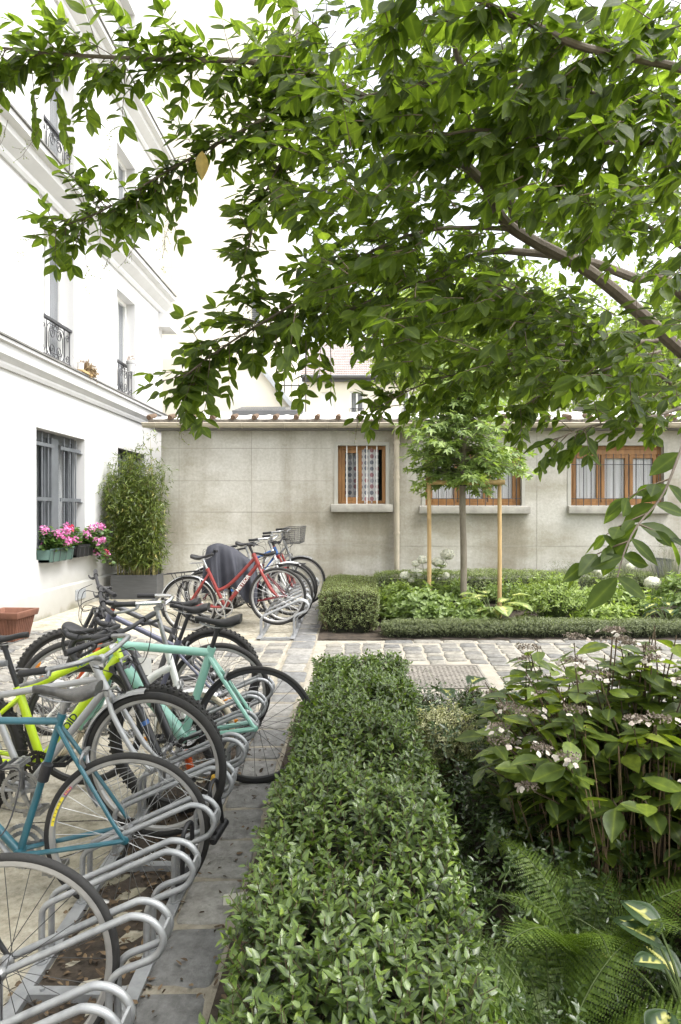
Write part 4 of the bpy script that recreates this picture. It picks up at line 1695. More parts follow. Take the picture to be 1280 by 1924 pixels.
    # mudguards
    for gm, hub, Rw, S_, arc in ((guard, hr, R, Matrix.Identity(4), guard_arc), (guard_f, hf, R_f, SM, guard_f_arc)):
        if not gm:
            continue
        b = MB()
        Rg = Rw + .014
        wg = tw + .010
        prof = [(Rg - .012, -wg), (Rg - .002, -wg * .8), (Rg + .003, -wg * .3), (Rg + .003, wg * .3), (Rg - .002, wg * .8), (Rg - .012, wg)]
        n = 30
        vs, fs = [], []
        for i in range(n + 1):
            g = R_(arc[0] + (arc[1] - arc[0]) * i / n)
            for r, yy in prof:
                vs.append(hub + V3(r * math.cos(g), yy, r * math.sin(g)))
            for r, yy in prof:
                vs.append(hub + V3((r - .0015) * math.cos(g), yy * .96, (r - .0015) * math.sin(g)))
        k6 = len(prof)
        for i in range(n):
            for k in range(k6 - 1):
                p = i * 2 * k6 + k
                q = p + 2 * k6
                fs += [(p, p + 1, q + 1, q), (p + k6, q + k6, q + k6 + 1, p + k6 + 1)]
        b.add(vs, fs)
        for gdeg in (arc[1] - 12, arc[1] - 50):
            g = R_(gdeg)
            for s in (-1, 1):
                b.tube([hub + V3(0, s * .06, 0), hub + V3((Rg - .01) * math.cos(g), s * wg, (Rg - .01) * math.sin(g))], .002, 5)
        go = b.build('mudguard', gm, t)
        go.matrix_local = S_
    if rack:
        b = MB()
        z = R * 2 + .05
        for s in (-1, 1):
            b.tube([V3(.13, s * .055, z), V3(-.25, s * .055, z)], .005, 7)
            b.tube([V3(-.16, s * .055, z), hr + V3(0, s * .066, .02)], .0045, 6)
            b.tube([V3(-.04, s * .055, z), hr + V3(0, s * .066, .02)], .0045, 6)
        for q in (-.25, -.17, -.09, -.01, .07, .13):
            b.tube([V3(q, -.055, z), V3(q, .055, z)], .004, 6)
        b.tube([V3(.13, 0, z), S - sd * .05], .005, 6)
        b.build('luggage_rack', 'black_plastic' if rack is True else rack, t)
    if basket:
        b = MB()
        c = C + V3(.16, 0, -.06)
        w0, w1, l0, l1, h = .12, .16, .10, .13, .22
        def pt(u, v, k):
            f = k / 8
            wx, wy = l0 + (l1 - l0) * f, w0 + (w1 - w0) * f
            return c + V3(u * wx, v * wy, -.08 + h * f)
        for k in range(9):
            b.tube([pt(-1, -1, k), pt(1, -1, k), pt(1, 1, k), pt(-1, 1, k)], .0028 if 0 < k < 8 else .006, 5, closed=True)
        for i in range(13):
            g = -1 + 2 * i / 12
            for s in (-1, 1):
                b.tube([pt(g, s, 0), pt(g, s, 8)], .002, 4)
                b.tube([pt(s, g, 0), pt(s, g, 8)], .002, 4)
            b.tube([pt(g, -1, 0), pt(g, 1, 0)], .002, 4)
        bo = b.build('basket', 'basket_wire', t)
        bo.matrix_local = SM
    t['_dt'] = [*dtA, *dtB]
    INFO[t.name] = dict(dtA=dtA, dtB=dtB, tt=(S - sd * (.03 + slope), htp - a * .028), R=R, SM=SM, hf=hf, hr=hr, bb=bb, S=S, crown=crown, a=a, nf=nf, fw=fw, sd=sd)
    del t['_dt']
    return t
INFO = {}

def text_on(t, s, A, B, f, side, size, m, off, bold=0.001, shear=0.0, extrude=.0006):
    """lettering lying along the tube A-B of bicycle t, on its left (+1) or right (-1) side"""
    d = (B - A).normalized()
    if side > 0:
        d = -d if d.x > 0 else d
    else:
        d = d if d.x > 0 else -d
    n = V3(0, side, 0)
    u = n.cross(d)
    p = A.lerp(B, f) + n * off
    M = Matrix(((d.x, u.x, n.x, p.x), (d.y, u.y, n.y, p.y), (d.z, u.z, n.z, p.z), (0, 0, 0, 1)))
    return lettering(s, size, m, t, M, bold=bold, shear=shear, extrude=extrude)

# ---- racks
def hoop_pts(y):
    g = zgf(-1, y) - .01
    pr = [(-1.16, .03), (-1.16, .19), (-1.152, .232), (-1.11, .262), (-.93, .342), (-.75, .422), (-.70, .437), (-.645, .420), (-.612, .37), (-.632, .318), (-.685, .290), (-.742, .268), (-.772, .238), (-.78, .19), (-.78, .03)]
    return [V3(px, y, pz + g) for px, pz in pr]

def bike_rack(label, ys, y0, y1, bars_):
    yc = (y0 + y1) / 2
    t = thing('bicycle_rack', label, 'bike rack', (-.97, yc, zgf(-1, yc)), group='galvanised cycle racks')
    off = V3(.97, -yc, -zgf(-1, yc))
    for X in (-1.16, -.78):
        b = MB()
        n = 12
        for i in range(n):
            a, c = y0 + (y1 - y0) * i / n, y0 + (y1 - y0) * (i + 1) / n
            za, zc = zgf(-1, a), zgf(-1, c)
            for (u0, u1, h0, h1) in ((-.026, .026, .022, .027), (.020, .026, -.004, .022)):
                vs = [V3(X + u, yy, zz + h) + off for yy, zz in ((a, za), (c, zc)) for u, h in ((u0, h0), (u1, h0), (u1, h1), (u0, h1))]
                b.add(vs, [(0, 1, 5, 4), (1, 2, 6, 5), (2, 3, 7, 6), (3, 0, 4, 7)] + ([(3, 2, 1, 0)] if i == 0 else []) + ([(4, 5, 6, 7)] if i == n - 1 else []))
        b.build('rail', 'galvanised', t, smooth=False)
    for y in bars_:
        b = MB()
        z = zgf(-1, y)
        b.box((-1.133, y - .021, z + .028), (-.807, y + .021, z + .033))
        b.box((-1.133, y - .021, z + .004), (-.807, y - .016, z + .028))
        for X in (-1.09, -.85):
            b.tube([(X, y, z + .03), (X, y, z + .043)], .009, 6)
        b.xform(Matrix.Translation(off))
        b.build('cross_bar', 'galvanised', t, smooth=False)
    for y in ys:
        for dy in (-.038, .038):
            b = MB()
            p = hoop_pts(y + dy)
            b.tube([q + off for q in smooth_path(p, 4)], .0115, 10)
            for e in (p[0], p[-1]):
                b.tube([e + off + V3(0, 0, -.002), e + off + V3(0, 0, .012)], .021, 12)
            b.build('wheel_hoop', 'galvanised', t)
        b = MB()
        q = hoop_pts(y)[8] + off
        b.box((q.x - .006, q.y - .040, q.z - .022), (q.x + .002, q.y + .040, q.z + .022))
        b.build('tie_plate', 'galvanised', t, smooth=False)
    return t
near_ys = [1.73, 2.09, 2.45, 2.80, 3.16, 3.51, 3.87, 4.22, 4.58]
bike_rack('long galvanised cycle rack in front holding the blue, silver and neon bicycles', near_ys, 1.35, 4.86, (2.27, 3.03, 3.98, 4.80))
far_ys = [7.66, 8.02, 8.38, 8.74, 9.10, 9.46]
bike_rack('shorter galvanised cycle rack holding the red bicycle near the grey outbuilding', far_ys, 7.46, 9.7, (7.49, 8.6, 9.67))

# ---- the bicycles of the front rack, nearest first
def hub(px, py, d):
    return at(px, py, d)
BG = 'bicycles in the front rack'
FG = 'bicycles in the far rack'
bk = bicycle('black racing bicycle mostly outside the frame, its dark front wheel nearest the camera', V3(-2.10, 1.98, .355), hub(5, 1820, 2.07), R=.352, tw=.0135, lean=-2, kind='road', bars='flat', frame='paint_black', stem_ext=.05,
             tyre='rubber_worn', rim='rim_alloy', spoke='spoke_black', nsp=24, group=BG, steer=2)
blue = bicycle('petrol blue steel road bicycle with a worn grey saddle and silver rims', hub(241, 1565, 2.80), V3(-1.985, 2.72, .36), R=.342, tw=.0145, lean=-1.5, kind='road', bars='drop', frame='paint_petrol',
               tyre='rubber', rim='rim_alloy', st=.60, sh=.70, saddle='saddle_worn', crank='alloy_dull', cr=.098, crank_ang=-2.2, group=BG, sa=73.5, cs=.445, ht=.16, nsp=32, gears=6, tube=.0152)
silver = bicycle('silver town bicycle with a pale front mudguard and bell', V3(-2.06, 3.20, .41), hub(292, 1436, 3.15), R=.352, tw=.0185, lean=1.5, kind='road', bars='swept', steer=-6, frame='paint_silver', bar_m='alloy_dull',
                 tyre='rubber', rim='rim_alloy', st=.50, sh=.62, guard='paint_silver', guard_f='paint_silver', saddle='saddle_grey', crank='alloy_dull', cr=.10, crank_ang=1.35, group=BG, ha=68, stem_rise=.06, stem_ext=.04, ht=.11, hasbell=True, nsp=32, guard_f_arc=(90, 212), tube=.016, cs=.46)
neon = bicycle('neon yellow mountain bicycle with fat knobbly black tyres', V3(-2.13, 3.53, .43), hub(314, 1405, 3.52), R=.352, tw=.027, lean=0, kind='mtb', bars='flat', steer=-20, frame='paint_neon', fork='paint_black',
               tyre='rubber', rim='rim_black', spoke='spoke_black', knob=True, st=.42, sh=.70, ha=68, sa=73, ffl=.50, ht=.115, tube=.019, fat=1.35, crank='black_plastic', cr=.08, crank_ang=.3, group=BG, stem_rise=.045, stem_ext=.06, bar_w=.34, cs=.44, refl=None, post='black_plastic')
teal = bicycle('celeste green single speed bicycle with black drop bars', hub(481, 1362, 3.88), V3(-1.60, 3.83, .475), R=.346, tw=.0135, lean=-1, kind='road', bars='drop', steer=-4, frame='paint_celeste',
               tyre='rubber', rim='rim_black', spoke='spoke_black', st=.54, sh=.705, crank='black_plastic', cr=.09, crank_ang=-.35, gears=1, group=BG, tube=.0215, fat=1.6, ha=73, sa=73.5, cs=.42, ht=.13, stem_rise=.04, stem_ext=.09, nsp=24, post='black_plastic', ring2=False)
white = bicycle('small wheeled white bicycle with cream tyres and a tall chrome handlebar', V3(-2.0, 4.25, .375), hub(368, 1372, 4.22), R=.245, tw=.0205, lean=0, kind='folding', bars='swept', steer=8, frame='paint_white', fork='paint_white', bar_m='chrome',
                tyre='cream_rubber', rim='chrome', st=.42, sh=.60, ha=71, sa=72, ffl=.30, rake=.04, ht=.22, tube=.018, fat=1.2, cs=.38, drop=-.02, stem_rise=.28, stem_ext=.02, guard='paint_white', guard_f='paint_white', rack='alloy_dull', cr=.08, crank_ang=2.4, gears=1, group=BG, nsp=28, guard_arc=(25, 190))
hybrid = bicycle('slate grey trekking bicycle with an orange fork facing the house', hub(413, 1303, 4.60), hub(138, 1292, 4.56), R=.352, tw=.020, lean=0, kind='road', bars='flat', steer=28, frame='paint_slate', fork='paint_orange',
                 tyre='rubber', rim='rim_alloy', spoke='spoke_steel', st=.44, sh=.68, ha=71, sa=73, ffl=.43, ht=.14, tube=.0165, fat=1.3, slope=.02, cr=.085, crank='black_plastic', crank_ang=1.0, group=BG, stem_rise=.06, stem_ext=.08, refl='reflector_amber', post='black_plastic', bar_w=.31)
mtb = bicycle('dark grey mountain bicycle with wide flat bars, farthest in the front rack', hub(402, 1267, 4.95), hub(128, 1262, 4.93), R=.348, tw=.026, lean=2, kind='mtb', bars='riser', steer=34, frame='paint_grey', fork='paint_black',
              tyre='rubber', rim='rim_black', spoke='spoke_black', knob=True, st=.42, sh=.62, ha=69, sa=73, ffl=.48, ht=.12, tube=.018, fat=1.3, cr=.08, crank='black_plastic', crank_ang=.8, group=BG, stem_rise=.07, stem_ext=.07, refl='reflector_amber', post='black_plastic', bar_w=.33)
# lettering and small parts of these
i_ = INFO[teal.name]
text_on(teal, 'ION', i_['dtB'], i_['dtA'], .50, 1, .062, 'text_dark', .0395, bold=.0012)
i_ = INFO[neon.name]
text_on(neon, '10r', i_['tt'][0], i_['tt'][1], .66, -1, .045, 'text_blue', .0220, shear=.25)
text_on(neon, 'OID', i_['dtA'], i_['dtB'], .40, -1, .055, 'text_dark', .0290, bold=.001)
i_ = INFO[blue.name]
def rim_sticker(t, hubp, r, a0, a1, m, side, s, tm):
    b = MB()
    n = 16
    for i in range(n):
        g0, g1 = R_(a0 + (a1 - a0) * i / n), R_(a0 + (a1 - a0) * (i + 1) / n)
        b.quad(*[hubp + V3(rr * math.cos(g), side * .0128, rr * math.sin(g)) for rr, g in ((r - .006, g0), (r + .006, g0), (r + .006, g1), (r - .006, g1))])
    o = b.build('rim_sticker', m, t)
    k = len(s)
    for i, ch in enumerate(s):
        g = R_(a0 + (a1 - a0) * (.1 + .8 * (i + .5) / k))
        n_ = V3(0, side, 0)
        up_ = V3(math.cos(g), 0, math.sin(g))
        d = up_.cross(n_)
        p = hubp + up_ * r + n_ * .0134
        lettering(ch, .0135, tm, o, Matrix(((d.x, up_.x, n_.x, p.x), (d.y, up_.y, n_.y, p.y), (d.z, up_.z, n_.z, p.z), (0, 0, 0, 1))), extrude=.0003)
rim_sticker(blue, i_['hr'], .342 - .034, 32, 8, 'sticker_yellow', 1, 'Rigida', 'text_dark')
rim_sticker(blue, i_['hr'], .342 - .034, -6 + 48, 34, 'sticker_magenta', 1, 'DP18', 'sticker_yellow')
b = MB()      # bottle clamp on the blue seat tube
p0 = i_['bb'].lerp(i_['S'], .60)
b.tube([p0 - i_['sd'] * .035 + V3(-.012, .03, 0), p0 + i_['sd'] * .035 + V3(-.012, .03, 0)], .022, 12)
b.tube([p0 - i_['sd'] * .02, p0 + i_['sd'] * .02], .021, 12)
b.build('lamp_bracket', 'black_plastic', blue)
i_ = INFO[neon.name]
b = MB()      # bands on the fork leg
p0 = i_['hf'] + V3(0, -i_['fw'], 0) + i_['a'] * .17
b.tube([p0, p0 + i_['a'] * .022], .0232, 12)
o = b.build('fork_band', 'paint_blue', neon)
o.matrix_local = i_['SM']
for X, nm in ((neon, 'paint_orange'),):
    b = MB()
    b.ball(i_['hf'] + V3(-.10, 0, .05), 1, 12, 6, (.03, .006, .013))
    b.build('reflector', 'reflector_amber', X)
tg_ = thing('paper_tag', 'white bent card tag hanging among the frames behind the celeste bicycle', 'tag', at(270, 1252, 4.42))
b = MB()
q_ = smooth_path([(-.045, 0, .0), (0, -.012, .005), (.05, .0, .0)], 4)
for i in range(len(q_) - 1):
    p, r = q_[i], q_[i + 1]
    b.add([p + V3(0, 0, -.06), r + V3(.006, 0, -.06), r + V3(0, 0, .055), p + V3(0, 0, .055), p + V3(0, .003, -.06), r + V3(.006, .003, -.06), r + V3(0, .003, .055), p + V3(0, .003, .055)], [(0, 1, 2, 3), (7, 6, 5, 4), (0, 4, 5, 1), (3, 2, 6, 7)])
b.build('card', 'text_white', tg_)
b = MB()
b.tube([(0, 0, .05), (.01, .0, .12), (.02, .01, .17)], .002, 5)
b.build('string', 'black_plastic', tg_)

# ---- the far rack
red = bicycle('red step-through bicycle with chrome mudguards and lettering on its down tube', hub(356, 1136, 7.92), hub(522, 1120, 7.86), R=.340, tw=.019, lean=1, kind='step', bars='flat', steer=6, frame='paint_red',
              tyre='rubber', rim='rim_alloy', st=.50, sh=.66, ha=70, sa=71, ffl=.40, ht=.15, tube=.0215, fat=1.2, guard='chrome', saddle='saddle_black', post='chrome', rack='black_plastic', crank='chrome', cr=.11, crank_ang=-1.5, group=FG, stem_rise=.12, stem_ext=.05, guard_f=None, bar_w=.28, ring2=False)
i_ = INFO[red.name]
text_on(red, 'METEOR', i_['dtA'], i_['dtB'], .56, -1, .062, 'text_white', .0260, bold=.0012)
wine = bicycle('dark red bicycle under a grey rain cover', V3(-.94, 8.30, .66), V3(-1.97, 8.33, .63), R=.338, tw=.018, kind='road', bars='flat', frame='paint_wine', st=.48, sh=.62, ht=.14, group=FG, crank='black_plastic', stem_rise=.10, lean=0, bar_w=.28, steer=15, rack=True)
silver2 = bicycle('white bicycle with pale mudguards behind the red one', V3(-1.96, 8.66, .65), V3(-.93, 8.64, .70), R=.345, tw=.018, kind='step', bars='swept', frame='paint_white', st=.50, sh=.68, ht=.16, group=FG, guard='paint_white', guard_f='paint_white', bar_m='chrome', stem_rise=.12, stem_ext=.03, steer=-8, rack='alloy_dull')
bluef = bicycle('blue and red bicycle between the white one and the basket bicycle', V3(-1.94, 9.0, .66), V3(-.92, 9.0, .70), R=.340, tw=.022, kind='mtb', bars='riser', frame='paint_blue', fork='paint_red', st=.42, sh=.62, ffl=.45, ht=.12, ha=70, group=FG, crank='black_plastic', stem_rise=.06, tube=.018, steer=-14, bar_w=.30)
bask = bicycle('grey town bicycle with a black wire front basket, last in the far rack', V3(-1.86, 9.40, .68), V3(-.84, 9.38, .73), R=.345, tw=.018, kind='step', bars='swept', frame='paint_silver', st=.50, sh=.66, ht=.18, group=FG, guard='alloy_dull', guard_f='alloy_dull', basket=True, bar_m='alloy_dull', stem_rise=.14, stem_ext=.03, steer=-10, rack=True)

# ---- rain cover hung over the wine red bicycle
cv = MB()
na, nb = 44, 26
pts = []
path = [V3(-1.90, 8.27, 1.28), V3(-1.72, 8.27, 1.31), V3(-1.52, 8.27, 1.20), V3(-1.34, 8.27, 1.08)]
sp_ = smooth_path(path, 12)
for i, c in enumerate(sp_):
    tt_ = i / (len(sp_) - 1)
    hgt = .56 * (1 - .18 * tt_) + .05 * math.sin(tt_ * 9)
    for k in range(nb + 1):
        s = k / nb * 2 - 1
        drop_ = abs(s) ** 1.5 * hgt
        w = .05 + .20 * abs(s) ** .8
        fold = .05 * math.sin(tt_ * 17 + s * 2.5) * abs(s) + .02 * math.sin(tt_ * 41 + s * 5) * abs(s)
        pts.append(c + V3(.10 * (tt_ - .3) * abs(s) + fold * .6, math.copysign(w, s) * (1 if s else 0) + fold * (1 if s > 0 else -1), -drop_ + .01 * math.sin(tt_ * 13)))
na = len(sp_)
cv.v = [tuple(p) for p in pts]
cv.f = [(i * (nb + 1) + k, i * (nb + 1) + k + 1, (i + 1) * (nb + 1) + k + 1, (i + 1) * (nb + 1) + k) for i in range(na - 1) for k in range(nb)]
for e in (0, na - 1):
    o_ = len(cv.v)
    cx = sum((Vector(cv.v[e * (nb + 1) + k]) for k in range(nb + 1)), Vector()) / (nb + 1)
    cv.v.append(tuple(cx))
    cv.f += [(e * (nb + 1) + k, e * (nb + 1) + k + 1, o_) for k in range(nb)]
tag(cv.build('rain_cover', 'cover_cloth', ang=180), 'dark blue grey rain cover draped over a bicycle behind the red one', 'cover')

# ---- locks hanging on the near rack
def u_lock(label, p, h, w, tilt, m='black_plastic'):
    t = thing('bicycle_lock', label, 'bike lock', p, rot=(R_(tilt), R_(-8), R_(80)), group='locks on the front rack')
    b = MB()
    pts = [V3(-w, 0, 0), V3(-w, 0, h * .72)] + [V3(-w * math.cos(g), 0, h * .72 + w * math.sin(g)) for g in (.5, 1.0, 1.57, 2.14, 2.64)] + [V3(w, 0, h * .72), V3(w, 0, 0)]
    b.tube(smooth_path(pts, 3), .0095, 10)
    b.build('shackle', m, t)
    b = MB()
    b.tube([V3(-w - .035, 0, 0), V3(-w - .03, 0, 0), V3(w + .03, 0, 0), V3(w + .035, 0, 0)], [.013, .019, .019, .013], 12)
    b.build('lock_body', 'black_plastic', t)
u_lock('black U lock hung over the hoop beside the blue rear wheel', at(352, 1640, 2.74), .24, .045, 4)
u_lock('black U lock standing upright by the neon front wheel', at(412, 1562, 3.08), .28, .045, -4)
t = thing('lock_holder', 'orange cylinder lock strapped by the celeste bicycle crank', 'bike lock', at(357, 1440, 3.70), rot=(0, R_(-12), 0), group='locks on the front rack')
b = MB()
b.lathe([(.012, -.09), (.016, -.088), (.016, -.03)], 14)
b.build('base', 'black_plastic', t)
b = MB()
b.lathe([(.019, -.03), (.021, -.02), (.021, .05), (.024, .055), (.024, .085), (.016, .092), (.003, .093)], 14)
b.build('barrel', 'paint_orange', t)
t = thing('lock_barrel', 'yellow tube shaped lock hanging at a hoop by the neon front wheel', 'bike lock', at(402, 1482, 3.30), rot=(0, R_(10), 0), group='locks on the front rack')
b = MB()
b.lathe([(.010, -.075), (.022, -.07), (.024, -.05), (.024, .06), (.020, .066), (.006, .068)], 14)
b.build('barrel', 'yellow_plastic', t)
b = MB()
b.tube([V3(.0, 0, .06), V3(.006, 0, .15)], .008, 8)
b.build('pin', 'paint_slate', t)
# ================================================================== plants
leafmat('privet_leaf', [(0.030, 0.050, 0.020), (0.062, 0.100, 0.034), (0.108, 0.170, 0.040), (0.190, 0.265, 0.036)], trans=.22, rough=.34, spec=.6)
leafmat('hedge_leaf_far', [(0.085, 0.112, 0.046), (0.160, 0.205, 0.084), (0.27, 0.325, 0.13)], trans=.22, rough=.5)
leafmat('box_leaf', [(0.060, 0.078, 0.040), (0.120, 0.148, 0.072), (0.200, 0.230, 0.110)], trans=.15, rough=.5)
leafmat('vinca_leaf', [(0.026, 0.046, 0.017), (0.050, 0.084, 0.028), (0.100, 0.155, 0.040)], trans=.15, rough=.30, spec=.65)
leafmat('variegated_leaf', [(0.085, 0.115, 0.055), (0.22, 0.245, 0.125), (0.46, 0.46, 0.30), (0.60, 0.59, 0.43)], trans=.2, rough=.5)
leafmat('fern_leaf', [(0.040, 0.074, 0.012), (0.070, 0.118, 0.016), (0.115, 0.170, 0.024)], trans=.30, rough=.5)
leafmat('hydrangea_leaf', [(0.034, 0.056, 0.016), (0.062, 0.096, 0.022), (0.120, 0.175, 0.026), (0.22, 0.275, 0.036)], trans=.34, rough=.42, tcol=(2.6, 2.5, .9))
leafmat('perennial_leaf', [(0.095, 0.145, 0.050), (0.165, 0.235, 0.082), (0.25, 0.32, 0.120)], trans=.3, rough=.5)
leafmat('bright_leaf', [(0.110, 0.165, 0.040), (0.195, 0.27, 0.068), (0.31, 0.385, 0.115)], trans=.3, rough=.48)
leafmat('maple_leaf', [(0.090, 0.140, 0.052), (0.160, 0.230, 0.085), (0.24, 0.325, 0.11), (0.32, 0.40, 0.12)], trans=.3, rough=.5)
leafmat('bamboo_leaf', [(0.034, 0.062, 0.013), (0.078, 0.125, 0.024), (0.145, 0.20, 0.042), (0.30, 0.27, 0.10)], trans=.28, rough=.45)
leafmat('lavender_leaf', [(0.11, 0.135, 0.105), (0.17, 0.19, 0.15), (0.26, 0.27, 0.215)], trans=.15, rough=.7)
leafmat('geranium_leaf', [(0.040, 0.085, 0.022), (0.075, 0.14, 0.035), (0.12, 0.20, 0.06)], trans=.25, rough=.5)
leafmat('petal_white', [(0.70, 0.72, 0.60), (0.84, 0.84, 0.78), (0.88, 0.88, 0.85)], trans=.12, rough=.7, tcol=(1, 1, 1))
leafmat('petal_lacecap', [(0.52, 0.40, 0.40), (0.68, 0.63, 0.63), (0.80, 0.79, 0.77)], trans=.3, rough=.7, tcol=(1, 1, 1))
leafmat('petal_dry', [(0.16, 0.105, 0.055), (0.27, 0.19, 0.11), (0.36, 0.28, 0.17)], trans=.15, rough=.8, tcol=(1, 1, 1))
leafmat('lacecap_flower', [(0.13, 0.10, 0.080), (0.25, 0.20, 0.175), (0.40, 0.33, 0.32), (0.60, 0.57, 0.55)], trans=.15, rough=.8, tcol=(1, 1, 1))
leafmat('petal_pink', [(0.60, 0.10, 0.36), (0.72, 0.22, 0.55), (0.76, 0.40, 0.68)], trans=.25, rough=.65, tcol=(1.2, 1, 1.2))
leafmat('petal_red', [(0.55, 0.03, 0.09), (0.68, 0.08, 0.16)], trans=.2, rough=.65, tcol=(1.2, 1, 1))
leafmat('dead_leaf', [(0.030, 0.020, 0.013), (0.065, 0.042, 0.025), (0.11, 0.074, 0.045), (0.20, 0.14, 0.085)], trans=.08, rough=.85, tcol=(1, 1, 1))
leafmat('hosta_leaf', [(0.035, 0.065, 0.030), (0.050, 0.088, 0.040), (0.40, 0.41, 0.12), (0.52, 0.51, 0.22)], trans=.28, rough=.4, tcol=(1.8, 1.9, .9))
leafmat('hosta_gold', [(0.13, 0.19, 0.065), (0.24, 0.30, 0.10), (0.42, 0.43, 0.16), (0.52, 0.52, 0.26)], trans=.28, rough=.42, tcol=(1.8, 1.9, .9))
mat('twig_brown', (0.085, 0.060, 0.036), 0.9, var=0.35, scale=20)
mat('stem_green', (0.085, 0.12, 0.035), 0.7, var=0.25, scale=20)
mat('stem_dry', (0.17, 0.115, 0.065), 0.85, var=0.35, scale=25)
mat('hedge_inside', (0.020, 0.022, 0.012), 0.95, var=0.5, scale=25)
mat('bark_young', (0.235, 0.21, 0.165), 0.9, col2=(0.145, 0.125, 0.095), scale=14, bump=0.5, bscale=60, stretch=(1, 1, .35))
mat('stake_wood', (0.47, 0.325, 0.155), 0.75, var=0.22, scale=5, stretch=(5, 5, .7), bump=0.15)
mat('pot_brown', (0.060, 0.033, 0.022), 0.6, var=0.2)
mat('terracotta', (0.165, 0.072, 0.045), 0.85, var=0.25, scale=9, bump=0.2)
mat('trough_green', (0.075, 0.135, 0.115), 0.6, var=0.15)
mat('culm', (0.30, 0.265, 0.10), 0.5, var=0.35, scale=8, stretch=(3, 3, 1))

def shoots(Lv, St, base, axis, length, pairs, L, W, tipbias=.25, twigs=True, r=.0018, spread=.9, curl=.12, droop=0.0):
    """leafy shoots with crossed pairs of leaves: arrays of base points and axes"""
    n = len(base)
    axis = _nz(axis)
    ref = np.where(np.abs(axis[:, 2:3]) < .9, np.array([[0, 0, 1.]]), np.array([[1., 0, 0]]))
    u = _nz(np.cross(axis, ref))
    w = np.cross(axis, u)
    ph0 = rng.random(n) * 6.28
    for k in range(pairs):
        t = (k + .5) / pairs
        p = base + axis * (length * (.12 + .88 * t))[:, None]
        ph = ph0 + k * 1.5708 + rng.normal(size=n) * .2
        for s in (0, math.pi):
            rad = u * np.cos(ph + s)[:, None] + w * np.sin(ph + s)[:, None]
            d = axis * (.25 + .55 * t) + rad * spread + rng.normal(size=(n, 3)) * .14
            d[:, 2] -= droop
            nr = axis * .9 - rad * .35 + rng.normal(size=(n, 3)) * .18
            sc_ = (1.0 - .45 * max(0, t - .6) / .4) * rng.uniform(.72, 1.15, n)
            var = np.clip(rng.normal(.30 + tipbias * t, .17, n), 0, 1)
            Lv.add(p, d, nr, L * sc_, W * sc_ * rng.uniform(.85, 1.1, n), curl + rng.normal(size=n) * .08, var)
    if twigs and St is not None:
        for i in range(n):
            St.tube([base[i] - axis[i] * .03, base[i] + axis[i] * length[i] * .97], [r * 1.4, r * .6], 3, cap=False)

